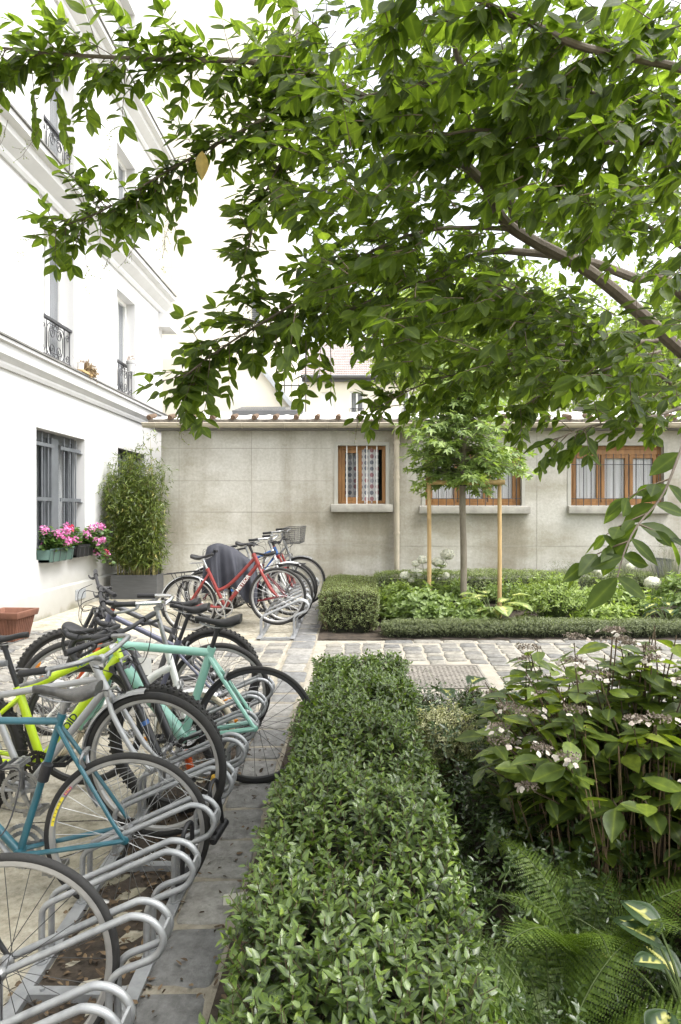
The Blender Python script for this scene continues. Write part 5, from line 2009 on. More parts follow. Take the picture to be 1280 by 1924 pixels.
def hedge(name, label, box, top, n_top, n_side, L, W, pairs, lm, sides='LRFB', slen=(.06, .13), lump=.03, cat='hedge', tmpl=T_MID, group=None, tipbias=.25, seed=1, core_in=.09, twigs=True, side_tilt=.35):
    x0, x1, y0, y1 = box
    cx, cy = (x0 + x1) / 2, (y0 + y1) / 2
    g = zgf(cx, cy)
    t = thing(name, label, cat, (cx, cy, g), group=group)
    off = np.array([cx, cy, g])
    Lv, St = Leaves(tmpl), MB()
    def topz(x, y):
        return top(y) if callable(top) else top
    P, N = [], []
    px, py = rng.uniform(x0, x1, n_top), rng.uniform(y0, y1, n_top)
    edge = np.minimum(px - x0, x1 - px)
    tz = np.array([topz(a, c) for a, c in zip(px, py)]) - .06 * np.exp(-edge / .07)
    P.append(np.stack([px, py, tz], 1))
    nn = np.tile([0, 0, 1.0], (n_top, 1))
    nn[:, 0] = (px - cx) / (x1 - x0) * .5
    N.append(nn)
    perim = {'L': y1 - y0, 'R': y1 - y0, 'F': x1 - x0, 'B': x1 - x0}
    tot = sum(perim[s] for s in sides)
    for s in sides:
        k = int(n_side * perim[s] / tot)
        a = rng.random(k)
        if s in 'LR':
            px = np.full(k, x0 if s == 'L' else x1)
            py = y0 + (y1 - y0) * a
            nv = np.array([-1. if s == 'L' else 1., 0, side_tilt])
        else:
            py = np.full(k, y0 if s == 'F' else y1)
            px = x0 + (x1 - x0) * a
            nv = np.array([0, -1. if s == 'F' else 1., side_tilt])
        gz = zg(px, py)
        hz = np.array([topz(q, r) for q, r in zip(px, py)])
        v = rng.random(k) ** .8
        pz = gz + .05 + (hz - gz - .08) * v
        bul = .04 * np.sin(v * 3.14) - .03 * (1 - v)
        P.append(np.stack([px + nv[0] * bul, py + nv[1] * bul, pz], 1))
        N.append(np.tile(nv, (k, 1)))
    P, N = np.concatenate(P), np.concatenate(N)
    nz_ = vnoise(P, 9, seed) * lump + vnoise(P, 3.5, seed + 1) * lump
    ax = N * .55 + np.array([0, 0, .62]) + rng.normal(size=P.shape) * .30
    ln = rng.uniform(*slen, len(P))
    base = P + _nz(N) * (nz_ - .5 * ln - .015)[:, None]
    shoots(Lv, St, base - off, ax, ln, pairs, L, W, tipbias, twigs)
    # older leaves further in
    k = int(len(P) * 1.1)
    ii = rng.integers(0, len(P), k)
    q = base[ii] - _nz(N)[ii] * rng.uniform(.0, .07, k)[:, None] + rng.normal(size=(k, 3)) * .02
    for _ in range(2):
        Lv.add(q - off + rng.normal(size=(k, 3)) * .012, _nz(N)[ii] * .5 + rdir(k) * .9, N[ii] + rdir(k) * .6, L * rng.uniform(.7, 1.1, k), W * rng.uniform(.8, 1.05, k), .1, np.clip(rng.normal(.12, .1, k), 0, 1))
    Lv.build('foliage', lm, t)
    if twigs:
        St.build('twigs', 'twig_brown', t, smooth=False)
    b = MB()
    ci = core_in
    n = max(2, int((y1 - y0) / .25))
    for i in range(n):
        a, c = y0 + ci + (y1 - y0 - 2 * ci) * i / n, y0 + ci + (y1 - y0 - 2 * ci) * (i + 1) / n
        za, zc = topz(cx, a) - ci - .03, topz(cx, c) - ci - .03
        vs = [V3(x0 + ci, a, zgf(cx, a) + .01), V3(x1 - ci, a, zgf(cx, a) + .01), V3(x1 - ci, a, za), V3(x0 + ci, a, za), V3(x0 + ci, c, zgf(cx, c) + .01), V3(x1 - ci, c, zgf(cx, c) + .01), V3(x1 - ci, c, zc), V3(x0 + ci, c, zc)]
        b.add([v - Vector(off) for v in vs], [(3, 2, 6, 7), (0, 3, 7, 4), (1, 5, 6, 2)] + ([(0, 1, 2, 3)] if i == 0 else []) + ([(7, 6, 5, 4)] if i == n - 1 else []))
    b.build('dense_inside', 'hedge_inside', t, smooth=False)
    return t

def fore_top(y):
    return .585 + .012 * math.sin(y * 2.1) + .012 * math.sin(y * 5.3 + 1)
hedge('privet_hedge', 'long glossy green privet hedge in the foreground beside the stone kerb', (-.335, .30, .95, 5.15), fore_top, 1750, 1150, .046, .0235, 5, 'privet_leaf', slen=(.06, .17), lump=.035, group='clipped hedges', tmpl=T_MID)
hedge('privet_hedge', 'clipped square hedge block at the corner of the far bed beside the far rack', (-.49, .19, 7.75, 9.75), .775, 3000, 2600, .026, .013, 3, 'hedge_leaf_far', sides='LRF', slen=(.04, .09), lump=.02, group='clipped hedges', tmpl=T_LO, twigs=True, side_tilt=.2)
hedge('privet_hedge', 'clipped hedge running along the foot of the concrete wall', (.20, 4.3, 9.62, 10.22), .80, 3400, 2000, .027, .013, 3, 'hedge_leaf_far', sides='LF', slen=(.04, .10), lump=.025, group='clipped hedges', tmpl=T_LO, twigs=False)
hedge('box_hedge', 'low clipped box hedge edging the far bed along the stone path', (.24, 5.6, 7.52, 7.86), .455, 5200, 4200, .020, .010, 3, 'box_leaf', sides='LRF', slen=(.03, .06), lump=.015, group='clipped hedges', tmpl=T_LO, twigs=False, core_in=.06)

def clump(name, label, c, rad, n, pairs, L, W, lm, cat='shrub', stemm='stem_green', slen=(.08, .16), tmpl=T_MID, tipbias=.3, fill=.6, group=None, inside=True, parent=None, droop=0.0, spread=.9, up=.5):
    """leafy mound: shoots over an uneven half-ellipsoid"""
    gx = zgf(c[0], c[1])
    t = thing(name, label, cat, (c[0], c[1], gx), group=group) if parent is None else parent
    off = np.array([c[0], c[1], gx]) if parent is None else np.zeros(3)
    d = rdir(n, .25)
    d[:, 2] = np.abs(d[:, 2]) * np.sign(d[:, 2] + .35)
    r = rng.uniform(fill, 1.0, n) * (1 + .16 * vnoise(d, 3.2, int(abs(c[0]) * 100)))
    p = np.array(c) + d * np.array(rad) * r[:, None]
    Lv, St = Leaves(tmpl), MB()
    ax = d + np.array([0, 0, up]) + rng.normal(size=(n, 3)) * .3
    ln = rng.uniform(*slen, n)
    base = p - _nz(ax) * (ln * .6)[:, None]
    ok = base[:, 2] > zg(base[:, 0], base[:, 1]) - .02
    shoots(Lv, St, base[ok] - off, ax[ok], ln[ok], pairs, L, W, tipbias, True, r=.0022, droop=droop, spread=spread)
    root = np.array([c[0], c[1], gx]) - off
    for i in np.flatnonzero(ok)[::3]:
        q = base[i] - off
        St.tube(smooth_path([root + rng.normal(size=3) * np.array([.06, .06, 0]), (root + q) / 2 + np.array([0, 0, .03]) + rng.normal(size=3) * .02, q], 3), [.005, .002], 4, cap=False)
    Lv.build('foliage', lm, t)
    St.build('stems', stemm, t)
    return t

# ---- far bed
clump('leafy_perennial', 'mid green leafy perennial clump around the left tree stake', (.72, 8.25, .42), (.46, .38, .34), 330, 3, .085, .062, 'perennial_leaf', cat='plant', slen=(.08, .15), spread=1.1, group='plants in the far bed')
clump('leafy_perennial', 'small pale green plant between the tree trunk and the hedge', (1.25, 8.85, .50), (.30, .3, .27), 140, 3, .07, .05, 'perennial_leaf', cat='plant', group='plants in the far bed')
clump('rounded_shrub', 'dense bright green rounded shrub in the middle of the far bed', (2.42, 8.42, .50), (.58, .44, .40), 620, 4, .065, .022, 'bright_leaf', cat='shrub', slen=(.07, .13), group='plants in the far bed')
clump('leafy_perennial', 'yellow green leafy plant right of the rounded shrub under the hanging branch', (3.35, 8.7, .42), (.50, .42, .34), 260, 3, .09, .045, 'bright_leaf', cat='plant', group='plants in the far bed')
clump('leafy_perennial', 'tall pale leafy plant at the right edge of the far bed', (4.35, 8.7, .50), (.55, .45, .42), 260, 3, .10, .045, 'perennial_leaf', cat='plant', group='plants in the far bed')
clump('leafy_perennial', 'short plant with a few pink flowers behind the right tree stake', (2.0, 9.25, .48), (.40, .3, .28), 160, 3, .06, .035, 'perennial_leaf', cat='plant', group='plants in the far bed')

clump('leafy_perennial', 'low pale leafy plant between the pale gold hosta and the box hedge', (1.30, 8.02, .38), (.34, .26, .24), 190, 3, .075, .05, 'perennial_leaf', cat='plant', group='plants in the far bed')
clump('leafy_perennial', 'low yellow green plant in front of the rounded shrub near the box hedge', (2.95, 8.02, .36), (.46, .26, .22), 230, 3, .085, .04, 'bright_leaf', cat='plant', group='plants in the far bed')
clump('leafy_perennial', 'broad leafy plant behind the box hedge at the far right', (4.55, 8.05, .42), (.50, .30, .28), 230, 3, .10, .05, 'perennial_leaf', cat='plant', group='plants in the far bed')
clump('leafy_perennial', 'fresh green plant filling the gap behind the square hedge block', (.42, 8.75, .50), (.30, .40, .28), 200, 3, .075, .045, 'bright_leaf', cat='plant', group='plants in the far bed')

def flower_ball(b_leaves, c, r, n, L, flat=.75):
    d = rdir(n, .35)
    p = np.array(c) + d * np.array([r, r, r * flat])
    t_ = rdir(n)
    t_ = t_ - d * (t_ * d).sum(1, keepdims=True) * .85
    b_leaves.add(p, t_, d + rng.normal(size=(n, 3)) * .2, L, L * .85, 0.0)

def mophead(label, base, heads, Y, group):
    t = thing('white_hydrangea', label, 'hydrangea', (*base, zgf(*base)), group=group)
    off = np.array([*base, zgf(*base)])
    Lv, St = Leaves(T_MID), MB()
    for px, py, s in heads:
        h = np.array(at(px, py, Y + random.uniform(-.2, .2)))
        r0 = np.array([base[0] + random.uniform(-.12, .12), base[1] + random.uniform(-.1, .1), off[2]])
        mid = (h + r0) / 2 + np.array([0, 0, .06])
        path = smooth_path([r0 - off, mid - off, h - off - np.array([0, 0, .03])], 5)
        St.tube(path, [.006, .003], 5, cap=False)
        for q in path[3:9]:
            for k in range(2):
                a = random.random() * 6.28
                Lv.add(np.array(q), [math.cos(a), math.sin(a), .25], [0, 0, 1], random.uniform(.10, .14), random.uniform(.07, .095), .3)
    Lv.build('foliage', 'bright_leaf', t)
    St.build('stems', 'stem_green', t)
    for px, py, s in heads:
        h = np.array(at(px, py, Y)) - off
        F = Leaves(T_LO)
        flower_ball(F, h, s * 1.25, 620, .022)
        flower_ball(F, h, s * 1.05, 260, .030)
        F.build('flower_head', 'petal_white', t)
mophead('white ball flowered hydrangea standing by the left tree stake', (.80, 9.05), [(761, 1081, .05), (783, 1076, .065), (794, 1052, .055), (781, 1059, .04), (823, 1056, .065), (841, 1042, .075), (832, 1061, .045), (838, 1081, .036), (773, 1090, .03)], 9.0, 'white hydrangeas')
mophead('white ball flowered hydrangea on the right behind the hanging branch', (3.35, 9.1), [(1123, 1072, .06), (1132, 1078, .055), (1160, 1103, .055), (1226, 1095, .085), (1154, 1034, .06), (1162, 1042, .05), (1185, 1064, .04)], 9.0, 'white hydrangeas')

# ---- hostas
def hosta(label, c, n, L, W, lm, group='hostas', tilt=(.2, .7), stemlen=(.15, .3), center=.40):
    g = zgf(c[0], c[1])
    t = thing('hosta', label, 'hosta', (c[0], c[1], g), group=group)
    St = MB()
    nu, nv = 11, 9
    for i in range(n):
        a = 6.283 * i / n * 1.618 * 2 + random.uniform(-.3, .3)
        sl = random.uniform(*stemlen)
        out = V3(math.cos(a), math.sin(a), 0)
        el = random.uniform(*tilt)
        p1 = out * sl * (.45 + .5 * el) + V3(0, 0, sl * (1.1 - .5 * el) + c[2])
        St.tube(smooth_path([V3(0, 0, 0) + out * .02, p1 * .55 + V3(0, 0, .03), p1], 4), [.006, .004], 5, cap=False)
        l, w = L * random.uniform(.75, 1.12), W * random.uniform(.8, 1.1)
        d0 = (out * math.cos(.5 - el * .9) + V3(0, 0, math.sin(.5 - el * .9))).normalized()
        sd_ = V3(-math.sin(a), math.cos(a), 0)
        up = d0.cross(sd_) * -1
        if up.z < 0:
            up = -up
        b = MB()
        va = []
        cw = center * random.uniform(.75, 1.2)
        for k in range(nu):
            u = k / (nu - 1)
            hw = w * (math.sin(min(1, u * 1.45 + .16) * math.pi / 2) * (1 - u ** 3.2)) * .56 if u < 1 else 0
            for m in range(nv):
                v = m / (nv - 1) * 2 - 1
                back = -.10 * l * (abs(v) ** 2) * max(0, 1 - u * 3)
                q = p1 + d0 * (u * l + back) + sd_ * (v * hw) + up * (.16 * hw * abs(v) * 1.2 - .30 * l * u * u + .006 * math.sin(abs(v) * 16))
                b.v.append(tuple(q))
                jag = cw * (1 - u * .75) + .10 * math.sin(k * 2.3 + m * 4.1 + i)
                va.append(.85 + .15 * random.random() if abs(v) < jag and u > .04 else random.uniform(0, .3))
        b.f = [(k * nv + m, k * nv + m + 1, (k + 1) * nv + m + 1, (k + 1) * nv + m) for k in range(nu - 1) for m in range(nv - 1)]
        o = b.build('leaf', lm, t, ang=180)
        at_ = o.data.attributes.new('var', 'FLOAT', 'POINT')
        at_.data.foreach_set('value', np.array(va[:len(o.data.vertices)], np.float32))
    St.build('stalks', 'stem_green', t)
    return t
hosta('pale gold hosta with broad round leaves left of the rounded shrub', (1.62, 8.15, .02), 20, .24, .20, 'hosta_gold', stemlen=(.18, .42), center=.55)
hosta('cream centred hosta at the right end of the far bed', (3.75, 8.1, .02), 18, .24, .17, 'hosta_leaf', stemlen=(.18, .40), center=.45)
hosta('variegated hosta beside the stone path behind the potted shrub', (.62, 4.30, .02), 15, .27, .14, 'hosta_leaf', stemlen=(.22, .44), center=.30)
hosta('yellow striped hosta by the path at the left edge of the big hydrangea', (.98, 4.25, .02), 14, .28, .15, 'hosta_gold', stemlen=(.16, .34), center=.35)
hosta('dark hosta with pale yellow leaf centres in the bottom right corner', (1.03, 2.02, .02), 22, .125, .105, 'hosta_leaf', stemlen=(.14, .34), center=.30, tilt=(-.1, .6))

# ---- ferns
def fern(label, c, n, length, lm='fern_leaf', group='ferns', spread=(.25, .8), aim=None):
    g = zgf(c[0], c[1])
    t = thing('fern', label, 'fern', (c[0], c[1], g), group=group)
    St = MB()
    for i in range(n):
        a = 6.283 * i / n + random.uniform(-.25, .25)
        if aim is not None and i % 2:
            a = aim + random.uniform(-.8, .8)
        l = length * random.uniform(.72, 1.1)
        sp = random.uniform(*spread)
        out = V3(math.cos(a), math.sin(a), 0)
        p, d = V3(0, 0, .0) + out * .02, (out * sp + V3(0, 0, 1)).normalized()
        path = [p.copy()]
        N = 26
        for k in range(N):
            p = p + d * (l / N)
            d = (d + out * (.035 + .02 * sp) + V3(0, 0, -.048 * (k / N) * 2)).normalized()
            path.append(p.copy())
        St.tube(path, [.0035, .0009], 4, cap=False)
        Lv = Leaves(T_LO)
        for k in range(4, N + 1):
            f = k / N
            pl = l * .30 * min(1, (f - .08) * 2.6) * (1 - ((f - .28) / .75) ** 2 if f > .28 else 1)
            pl = max(pl, .008)
            tdir = (path[k] - path[k - 1]).normalized()
            sd_ = tdir.cross(V3(0, 0, 1))
            sd_ = sd_.normalized() if sd_.length > 1e-3 else V3(-math.sin(a), math.cos(a), 0)
            nr = sd_.cross(tdir)
            if nr.z < 0:
                nr = -nr
            for s in (-1, 1):
                pd = (sd_ * s + tdir * .35 + V3(0, 0, -.12)).normalized()
                m = max(3, int(pl / .0085))
                tt = (np.arange(m) + .5) / m
                q = np.array(path[k])[None] + np.array(pd)[None] * (tt * pl)[:, None] - np.array([[0, 0, .25]]) * (tt ** 2 * pl * .3)[:, None]
                lw = np.maximum(.019 * (1 - tt) ** .7 * min(1, pl / .10 + .25), .004)
                for s2 in (-1, 1):
                    dd = np.array(tdir) * s2 + np.array(pd) * .55
                    Lv.add(q, dd, np.array(nr) + rng.normal(size=(m, 3)) * .12, lw, lw * .62, .1, np.clip(rng.normal(.35 + .3 * f, .16, m), 0, 1))
        Lv.build('frond', lm, t)
    St.build('stalks', 'stem_green', t)
    return t
fern('broad arching green fern beside the end of the foreground hedge', (.56, 1.95), 14, .58)
fern('feathery fern low in the bottom right corner of the garden', (.74, 1.50), 11, .52, spread=(.3, .8))
fern('upright pale fern under the edge of the big hydrangea', (.78, 2.32), 8, .60, spread=(.1, .4))
fern('small yellow green fern beside the left tree stake in the far bed', (.50, 8.15), 8, .50, spread=(.3, .7))
fern('light green fern between the shrub and the white hydrangea on the right', (3.05, 8.9), 9, .60, spread=(.2, .6))

# ---- lacecap hydrangea, the big bush on the right
def lacecap(label, c, rad, heads, nst, name='lacecap_hydrangea'):
    g = zgf(c[0], c[1])
    t = thing(name, label, 'hydrangea', (c[0], c[1], g), group='lacecap hydrangeas')
    off = np.array([c[0], c[1], g])
    Lv, St, Dry = Leaves(T_HI), MB(), MB()
    tops = []
    for i in range(nst):
        a, r = random.random() * 6.283, random.random() ** .55
        tip = np.array([c[0] + rad[0] * r * math.cos(a), c[1] + rad[1] * r * math.sin(a), c[2] * (1 - .40 * r ** 2.2) * random.uniform(.86, 1.05)])
        if i % 3 == 0:
            tip[2] *= random.uniform(.42, .85)
        r0 = np.array([c[0] + rad[0] * .5 * r * math.cos(a), c[1] + rad[1] * .5 * r * math.sin(a), zgf(c[0], c[1])]) + rng.normal(size=3) * np.array([.05, .05, 0])
        mid = r0 * .45 + tip * .55 + np.array([-(tip[0] - r0[0]) * .2, -(tip[1] - r0[1]) * .2, .08])
        path = smooth_path([r0 - off, mid - off, tip - off], 9)
        St.tube(path, [.0055, .0028], 5, cap=False)
        tops.append((path[-1], (path[-1] - path[-3]).normalized()))
        m = len(path)
        ph = random.random() * 3
        for k in range(int(m * .16), m, 2):
            q = path[k]
            ax = (path[k] - path[k - 1]).normalized()
            f = k / m
            ph += 1.57
            for s in (0, math.pi):
                if random.random() < .12:
                    continue
                an = ph + s + random.uniform(-.35, .35)
                rad_ = np.array([math.cos(an), math.sin(an), random.uniform(-.12, .30)])
                L = random.uniform(.08, .145) * (1 if f < .93 else .75)
                Lv.add(np.array(q) + rad_ * .02, rad_ + np.array([0, 0, -.15 * random.random()]), np.array([0, 0, 1]) + rng.normal(size=3) * .25 - rad_ * .15, L, L * random.uniform(.52, .64), random.uniform(.05, .45), np.clip(random.gauss(.22 + .35 * f * f, .2), 0, 1))
    for i in range(int(nst * 2.4)):      # dry old canes in the middle
        a, r = random.random() * 6.283, random.random() ** .5
        r0 = V3(rad[0] * .62 * r * math.cos(a), rad[1] * .62 * r * math.sin(a), 0)
        h = c[2] * random.uniform(.3, .68)
        tip = r0 * random.uniform(1.0, 1.35) + V3(random.uniform(-.08, .08), random.uniform(-.08, .08), h)
        Dry.tube([r0, (r0 + tip) / 2 + V3(random.uniform(-.03, .03), random.uniform(-.03, .03), 0), tip], [.0035, .0018], 4, cap=False)
    Lv.build('foliage', 'hydrangea_leaf', t)
    St.build('stems', 'twig_brown', t)
    Dry.build('dry_canes', 'stem_dry', t)
    tops.sort(key=lambda q: q[0].y * .5 - q[0].z * .25 + random.random() * 1.0)
    for p, ax in tops[:heads]:
        p = np.array(p + ax * .03)
        s = random.uniform(.045, .075)
        C = Leaves(T_ROUND)
        n = 130
        rr, aa = np.sqrt(rng.random(n)) * s * .8, rng.random(n) * 6.283
        q = np.stack([rr * np.cos(aa), rr * np.sin(aa), .012 * (1 - (rr / s) ** 2) + rng.normal(size=n) * .004], 1) + p
        C.add(q, rdir(n, .8), rdir(n), .009, .007, 0, rng.uniform(0, .34, n))
        for k in range(random.randint(4, 8)):
            an = random.random() * 6.283
            fc = p + np.array([math.cos(an) * s * 1.08, math.sin(an) * s * 1.08, random.uniform(-.008, .014)])
            nr = np.array([math.cos(an) * .5, math.sin(an) * .5, .9]) + rng.normal(size=3) * .35
            u = _nz(np.cross(nr, rng.normal(size=3))[None])[0]
            w = np.cross(_nz(nr[None])[0], u)
            tone = random.uniform(.66, 1)
            for pz in range(4):
                g_ = pz * 1.5708
                C.add(fc, u * math.cos(g_) + w * math.sin(g_), nr, random.uniform(.010, .017), random.uniform(.011, .017), .1, tone)
        C.build('flower_head', 'lacecap_flower', t)
    return t
lacecap('big lacecap hydrangea bush with fading white flowers filling the right foreground', (1.22, 2.95, 1.14), (.72, .64), 40, 215)
lacecap('lacecap hydrangea at the right edge behind the big one', (2.35, 3.55, 1.15), (.62, .55), 16, 50)
lacecap('young lacecap hydrangea with yellow green leaves beside the path hosta', (.98, 3.5, 1.04), (.42, .30), 16, 30)
lacecap('lacecap hydrangea low at the right edge in the front corner', (1.65, 2.15, .78), (.42, .35), 7, 26)

# ---- variegated shrub in a pot
pc = (.46, 3.62)
t = thing('potted_shrub', 'small cream variegated shrub in a brown pot between hedge and hydrangea', 'potted plant', (*pc, zgf(*pc)))
b = MB()
b.lathe([(.075, .0), (.08, .01), (.098, .20), (.108, .205), (.108, .235), (.096, .236), (.090, .21), (.0, .205)], 24)
b.build('pot', 'pot_brown', t)
Lv, St = Leaves(T_MID), MB()
n = 560
d = rdir(n, .35)
r = rng.uniform(.45, 1, n) * (1 + .15 * vnoise(d, 4, 9))
p = np.array([0, 0, .385]) + d * np.array([.215, .2, .185]) * r[:, None]
ax = d + np.array([0, 0, .55]) + rng.normal(size=(n, 3)) * .3
shoots(Lv, St, p - _nz(ax) * .03, ax, rng.uniform(.03, .06, n), 3, .021, .012, .5, True, r=.001)
for i in range(30):
    St.tube(smooth_path([V3(random.uniform(-.05, .05), random.uniform(-.05, .05), .2), V3(*(p[i] * .5 + np.array([0, 0, .12]))), V3(*p[i])], 3), [.003, .0015], 4, cap=False)
Lv.build('foliage', 'variegated_leaf', t)
St.build('stems', 'twig_brown', t)
for lab, c, rr in (('dark small leaved box ball by the path beside the hosta', (.40, 4.55, .30), (.17, .15, .17)), ('dark little evergreen behind the path hosta', (.80, 4.72, .30), (.15, .14, .16))):
    clump('box_ball', lab, c, rr, 260, 3, .016, .009, 'box_leaf', cat='shrub', slen=(.03, .06), tmpl=T_LO, tipbias=.2, stemm='twig_brown', group='little evergreens by the path')

# ---- ground cover under the hydrangeas
n = 7000
px, py = rng.uniform(.34, 2.2, n), rng.uniform(1.15, 4.75, n)
h = .05 + (.20 * (1 - .65 * ((py < 2.35) & (px > .42))) + .12 * ((px < .60) & (py > 2.3))) * rng.random(n) * (1 + .5 * np.sin(px * 5) * np.sin(py * 4)) * (px < 1.1) + .05 * rng.random(n)
ok = (np.hypot(px - pc[0], py - pc[1]) > .13)
B = np.stack([px, py, zg(px, py) + h], 1)[ok]
Lv, St = Leaves(T_MID), MB()
ax = rng.normal(size=B.shape) * .6 + np.array([0, 0, .8])
ln = rng.uniform(.05, .13, len(B))
shoots(Lv, None, B, ax, ln, 3, .034, .016, .25, False, curl=.15)
tag(Lv.build('ground_cover', 'vinca_leaf'), kind='stuff', label='dark glossy creeping ground cover under the hydrangeas')
for i in range(420):
    q = B[i]
    a = random.random() * 6.28
    St.tube(smooth_path([V3(*q), V3(*q) + V3(.07 * math.cos(a), .07 * math.sin(a), .05), V3(*q) + V3(.2 * math.cos(a), .2 * math.sin(a), .01)], 4), .0012, 3, cap=False)
tag(St.build('creeping_vines', 'stem_green'), kind='stuff')

# ---- fallen leaves in the rack bed and by the kerb
n = 1700
px = np.concatenate([rng.uniform(-1.2, -.74, 1500), rng.uniform(-.78, -.45, 200)])
py = rng.uniform(1.2, 4.6, n)
Lv = Leaves(T_MID)
Lv.add(np.stack([px, py, zg(px, py) + .010 + .018 * rng.random(n)], 1), rng.normal(size=(n, 3)) * np.array([1, 1, .25]), rng.normal(size=(n, 3)) * .35 + np.array([0, 0, 1]), rng.uniform(.012, .045, n), rng.uniform(.008, .024, n), rng.uniform(-.3, .5, n))
tag(Lv.build('leaf_litter', 'dead_leaf'), kind='stuff')

# ---- staked young maple
TX, TY = 1.32, 8.68
tg = zgf(TX, TY)
t = thing('young_maple_tree', 'young maple tree with a slim grey trunk tied between two wooden stakes', 'tree', (TX, TY, tg))
b = MB()
b.tube(smooth_path([(0, 0, 0), (.01, 0, .8), (-.005, .01, 1.5), (.0, 0, 2.0), (.02, 0, 2.7), (0, .02, 3.5)], 5), [.052] + [.044] * 6 + [.042] * 6 + [.038] * 6 + [.024] * 5 + [.012, .01], 12)
St = b
Lv = Leaves(T_MAPLE)
for i in range(195):
    z0 = random.uniform(1.72, 3.3)
    a = random.random() * 6.283
    ln = random.uniform(.25, .88) * (1.08 - abs(z0 - 2.2) / 2.4)
    out = V3(math.cos(a), math.sin(a), random.uniform(-.15, .55)).normalized()
    p0 = V3(0, 0, z0)
    path = smooth_path([p0, p0 + out * ln * .5 + V3(0, 0, .04), p0 + out * ln + V3(0, 0, -.06)], 4)
    St.tube(path, [.007, .002], 4, cap=False)
    for q in path[2:]:
        for k in range(3):
            an = a + random.uniform(-1.4, 1.4)
            dd = np.array([math.cos(an), math.sin(an), random.uniform(-.9, .1)])
            Lv.add(np.array(q) + dd * .05, dd, np.array([math.cos(an) * .7, math.sin(an) * .7, .75]) + rng.normal(size=3) * .3, random.uniform(.09, .135), random.uniform(.09, .125), random.uniform(.0, .35), np.clip(random.gauss(.30, .2) + (.35 if random.random() < .08 else 0), 0, 1))
St.build('trunk', 'bark_young', t)
Lv.build('crown', 'maple_leaf', t)
t = thing('tree_stake_frame', 'two pale round wooden stakes joined by a half round crossbar around the maple', 'tree stake', (TX, TY, tg))
for px in (806, 938):
    X = (px - 680) * TY / 1250 - TX
    b = MB()
    hgt = 2.10 - tg if px == 806 else 2.13 - tg
    b.tube(smooth_path([(X, -.02, -.02), (X + .004, -.02, hgt * .5), (X, -.02, hgt)], 4), [.030, .028, .027, .028, .027, .027, .028, .027, .026], 12)
    b.build('stake', 'stake_wood', t)
b = MB()
b.tube([((800 - 680) * TY / 1250 - TX, -.07, 2.085 - tg), ((946 - 680) * TY / 1250 - TX, -.07, 2.085 - tg)], .040, 12, flat=.8)
b.build('crossbar', 'stake_wood', t)
b = MB()
b.torus((0, .0, 2.05 - tg), (0, 0, 1), .052, .012, 20, 6)
b.build('tie_strap', 'black_plastic', t)

# ---- lavender and grasses by the wall
def tuft(label, c, n, h, lm, spread=.35, name='lavender_clump', cat='lavender', w=.006):
    g = zgf(c[0], c[1])
    t = thing(name, label, cat, (c[0], c[1], g), group='grey clumps by the wall')
    Lv = Leaves(T_BLADE)
    a = rng.random(n) * 6.283
    r = rng.random(n) * spread
    base = np.stack([r * .45 * np.cos(a), r * .35 * np.sin(a), np.zeros(n)], 1)
    d = np.stack([np.cos(a) * r * 1.1, np.sin(a) * r * .9, np.full(n, 1.0)], 1) + rng.normal(size=(n, 3)) * .10
    Lv.add(base, d, rng.normal(size=(n, 3)), h * rng.uniform(.55, 1.15, n), w, rng.uniform(-.05, .22, n))
    Lv.build('blades', lm, t)
    m = n // 3
    F = Leaves(T_LO)
    tip = base[:m] + _nz(d[:m]) * (h * rng.uniform(.9, 1.2, m))[:, None]
    for k in range(5):
        F.add(tip + rng.normal(size=(m, 3)) * .02, rdir(m, .6), rdir(m), .018, .007, 0)
    F.build('flower_spikes', lm, t)
tuft('grey green lavender clump before the wall left of the right hydrangea', (2.95, 9.55), 420, .55, 'lavender_leaf')
tuft('silvery lavender clump under the right window of the outbuilding', (3.85, 9.85), 520, .72, 'lavender_leaf')
tuft('tall wispy lavender clump by the black panel at the right edge', (4.55, 9.75), 620, .80, 'lavender_leaf', spread=.5)
t = thing('black_panel', 'black folded mesh panel leaning on the outbuilding wall at the right edge', 'panel', (4.62, 10.28, zgf(4.6, 10.28)), rot=(R_(-8), R_(6), 0))
b = MB()
b.box((-.10, -.012, .05), (.16, .012, .62))
b.build('panel_sheet', 'iron_dark', t, bevel=.01)
b = MB()
for z in (.08, .35, .6):
    b.box((-.115, -.022, z - .012), (.175, -.0125, z + .012))
b.build('batten', 'black_plastic', t, smooth=False)

# ---- bamboo in a zinc planter
BX0, BX1, BY0 = -3.75, -3.06, 9.93
bg_ = zgf(-3.4, 10)
t = thing('bamboo_planter', 'dark grey zinc trough planter in the corner by the white house', 'planter', ((BX0 + BX1) / 2, BY0 + .17, bg_))
hx = (BX1 - BX0) / 2
b = MB()
for lo, hi in (((-hx, -.17, 0), (hx, -.155, .36)), ((-hx, .155, 0), (hx, .17, .36)), ((-hx, -.155, 0), (-hx + .015, .155, .36)), ((hx - .015, -.155, 0), (hx, .155, .36))):
    b.box(lo, hi)
b.build('trough', 'zinc_dark', t, smooth=False)
b = MB()
b.box((-hx + .015, -.155, .02), (hx - .015, .155, .31))
b.build('soil_fill', 'soil', t, smooth=False)
t = thing('bamboo', 'dense green bamboo growing in the grey trough in the corner', 'bamboo', ((BX0 + BX1) / 2, BY0 + .17, bg_ + .31))
Lv = Leaves(T_LO)
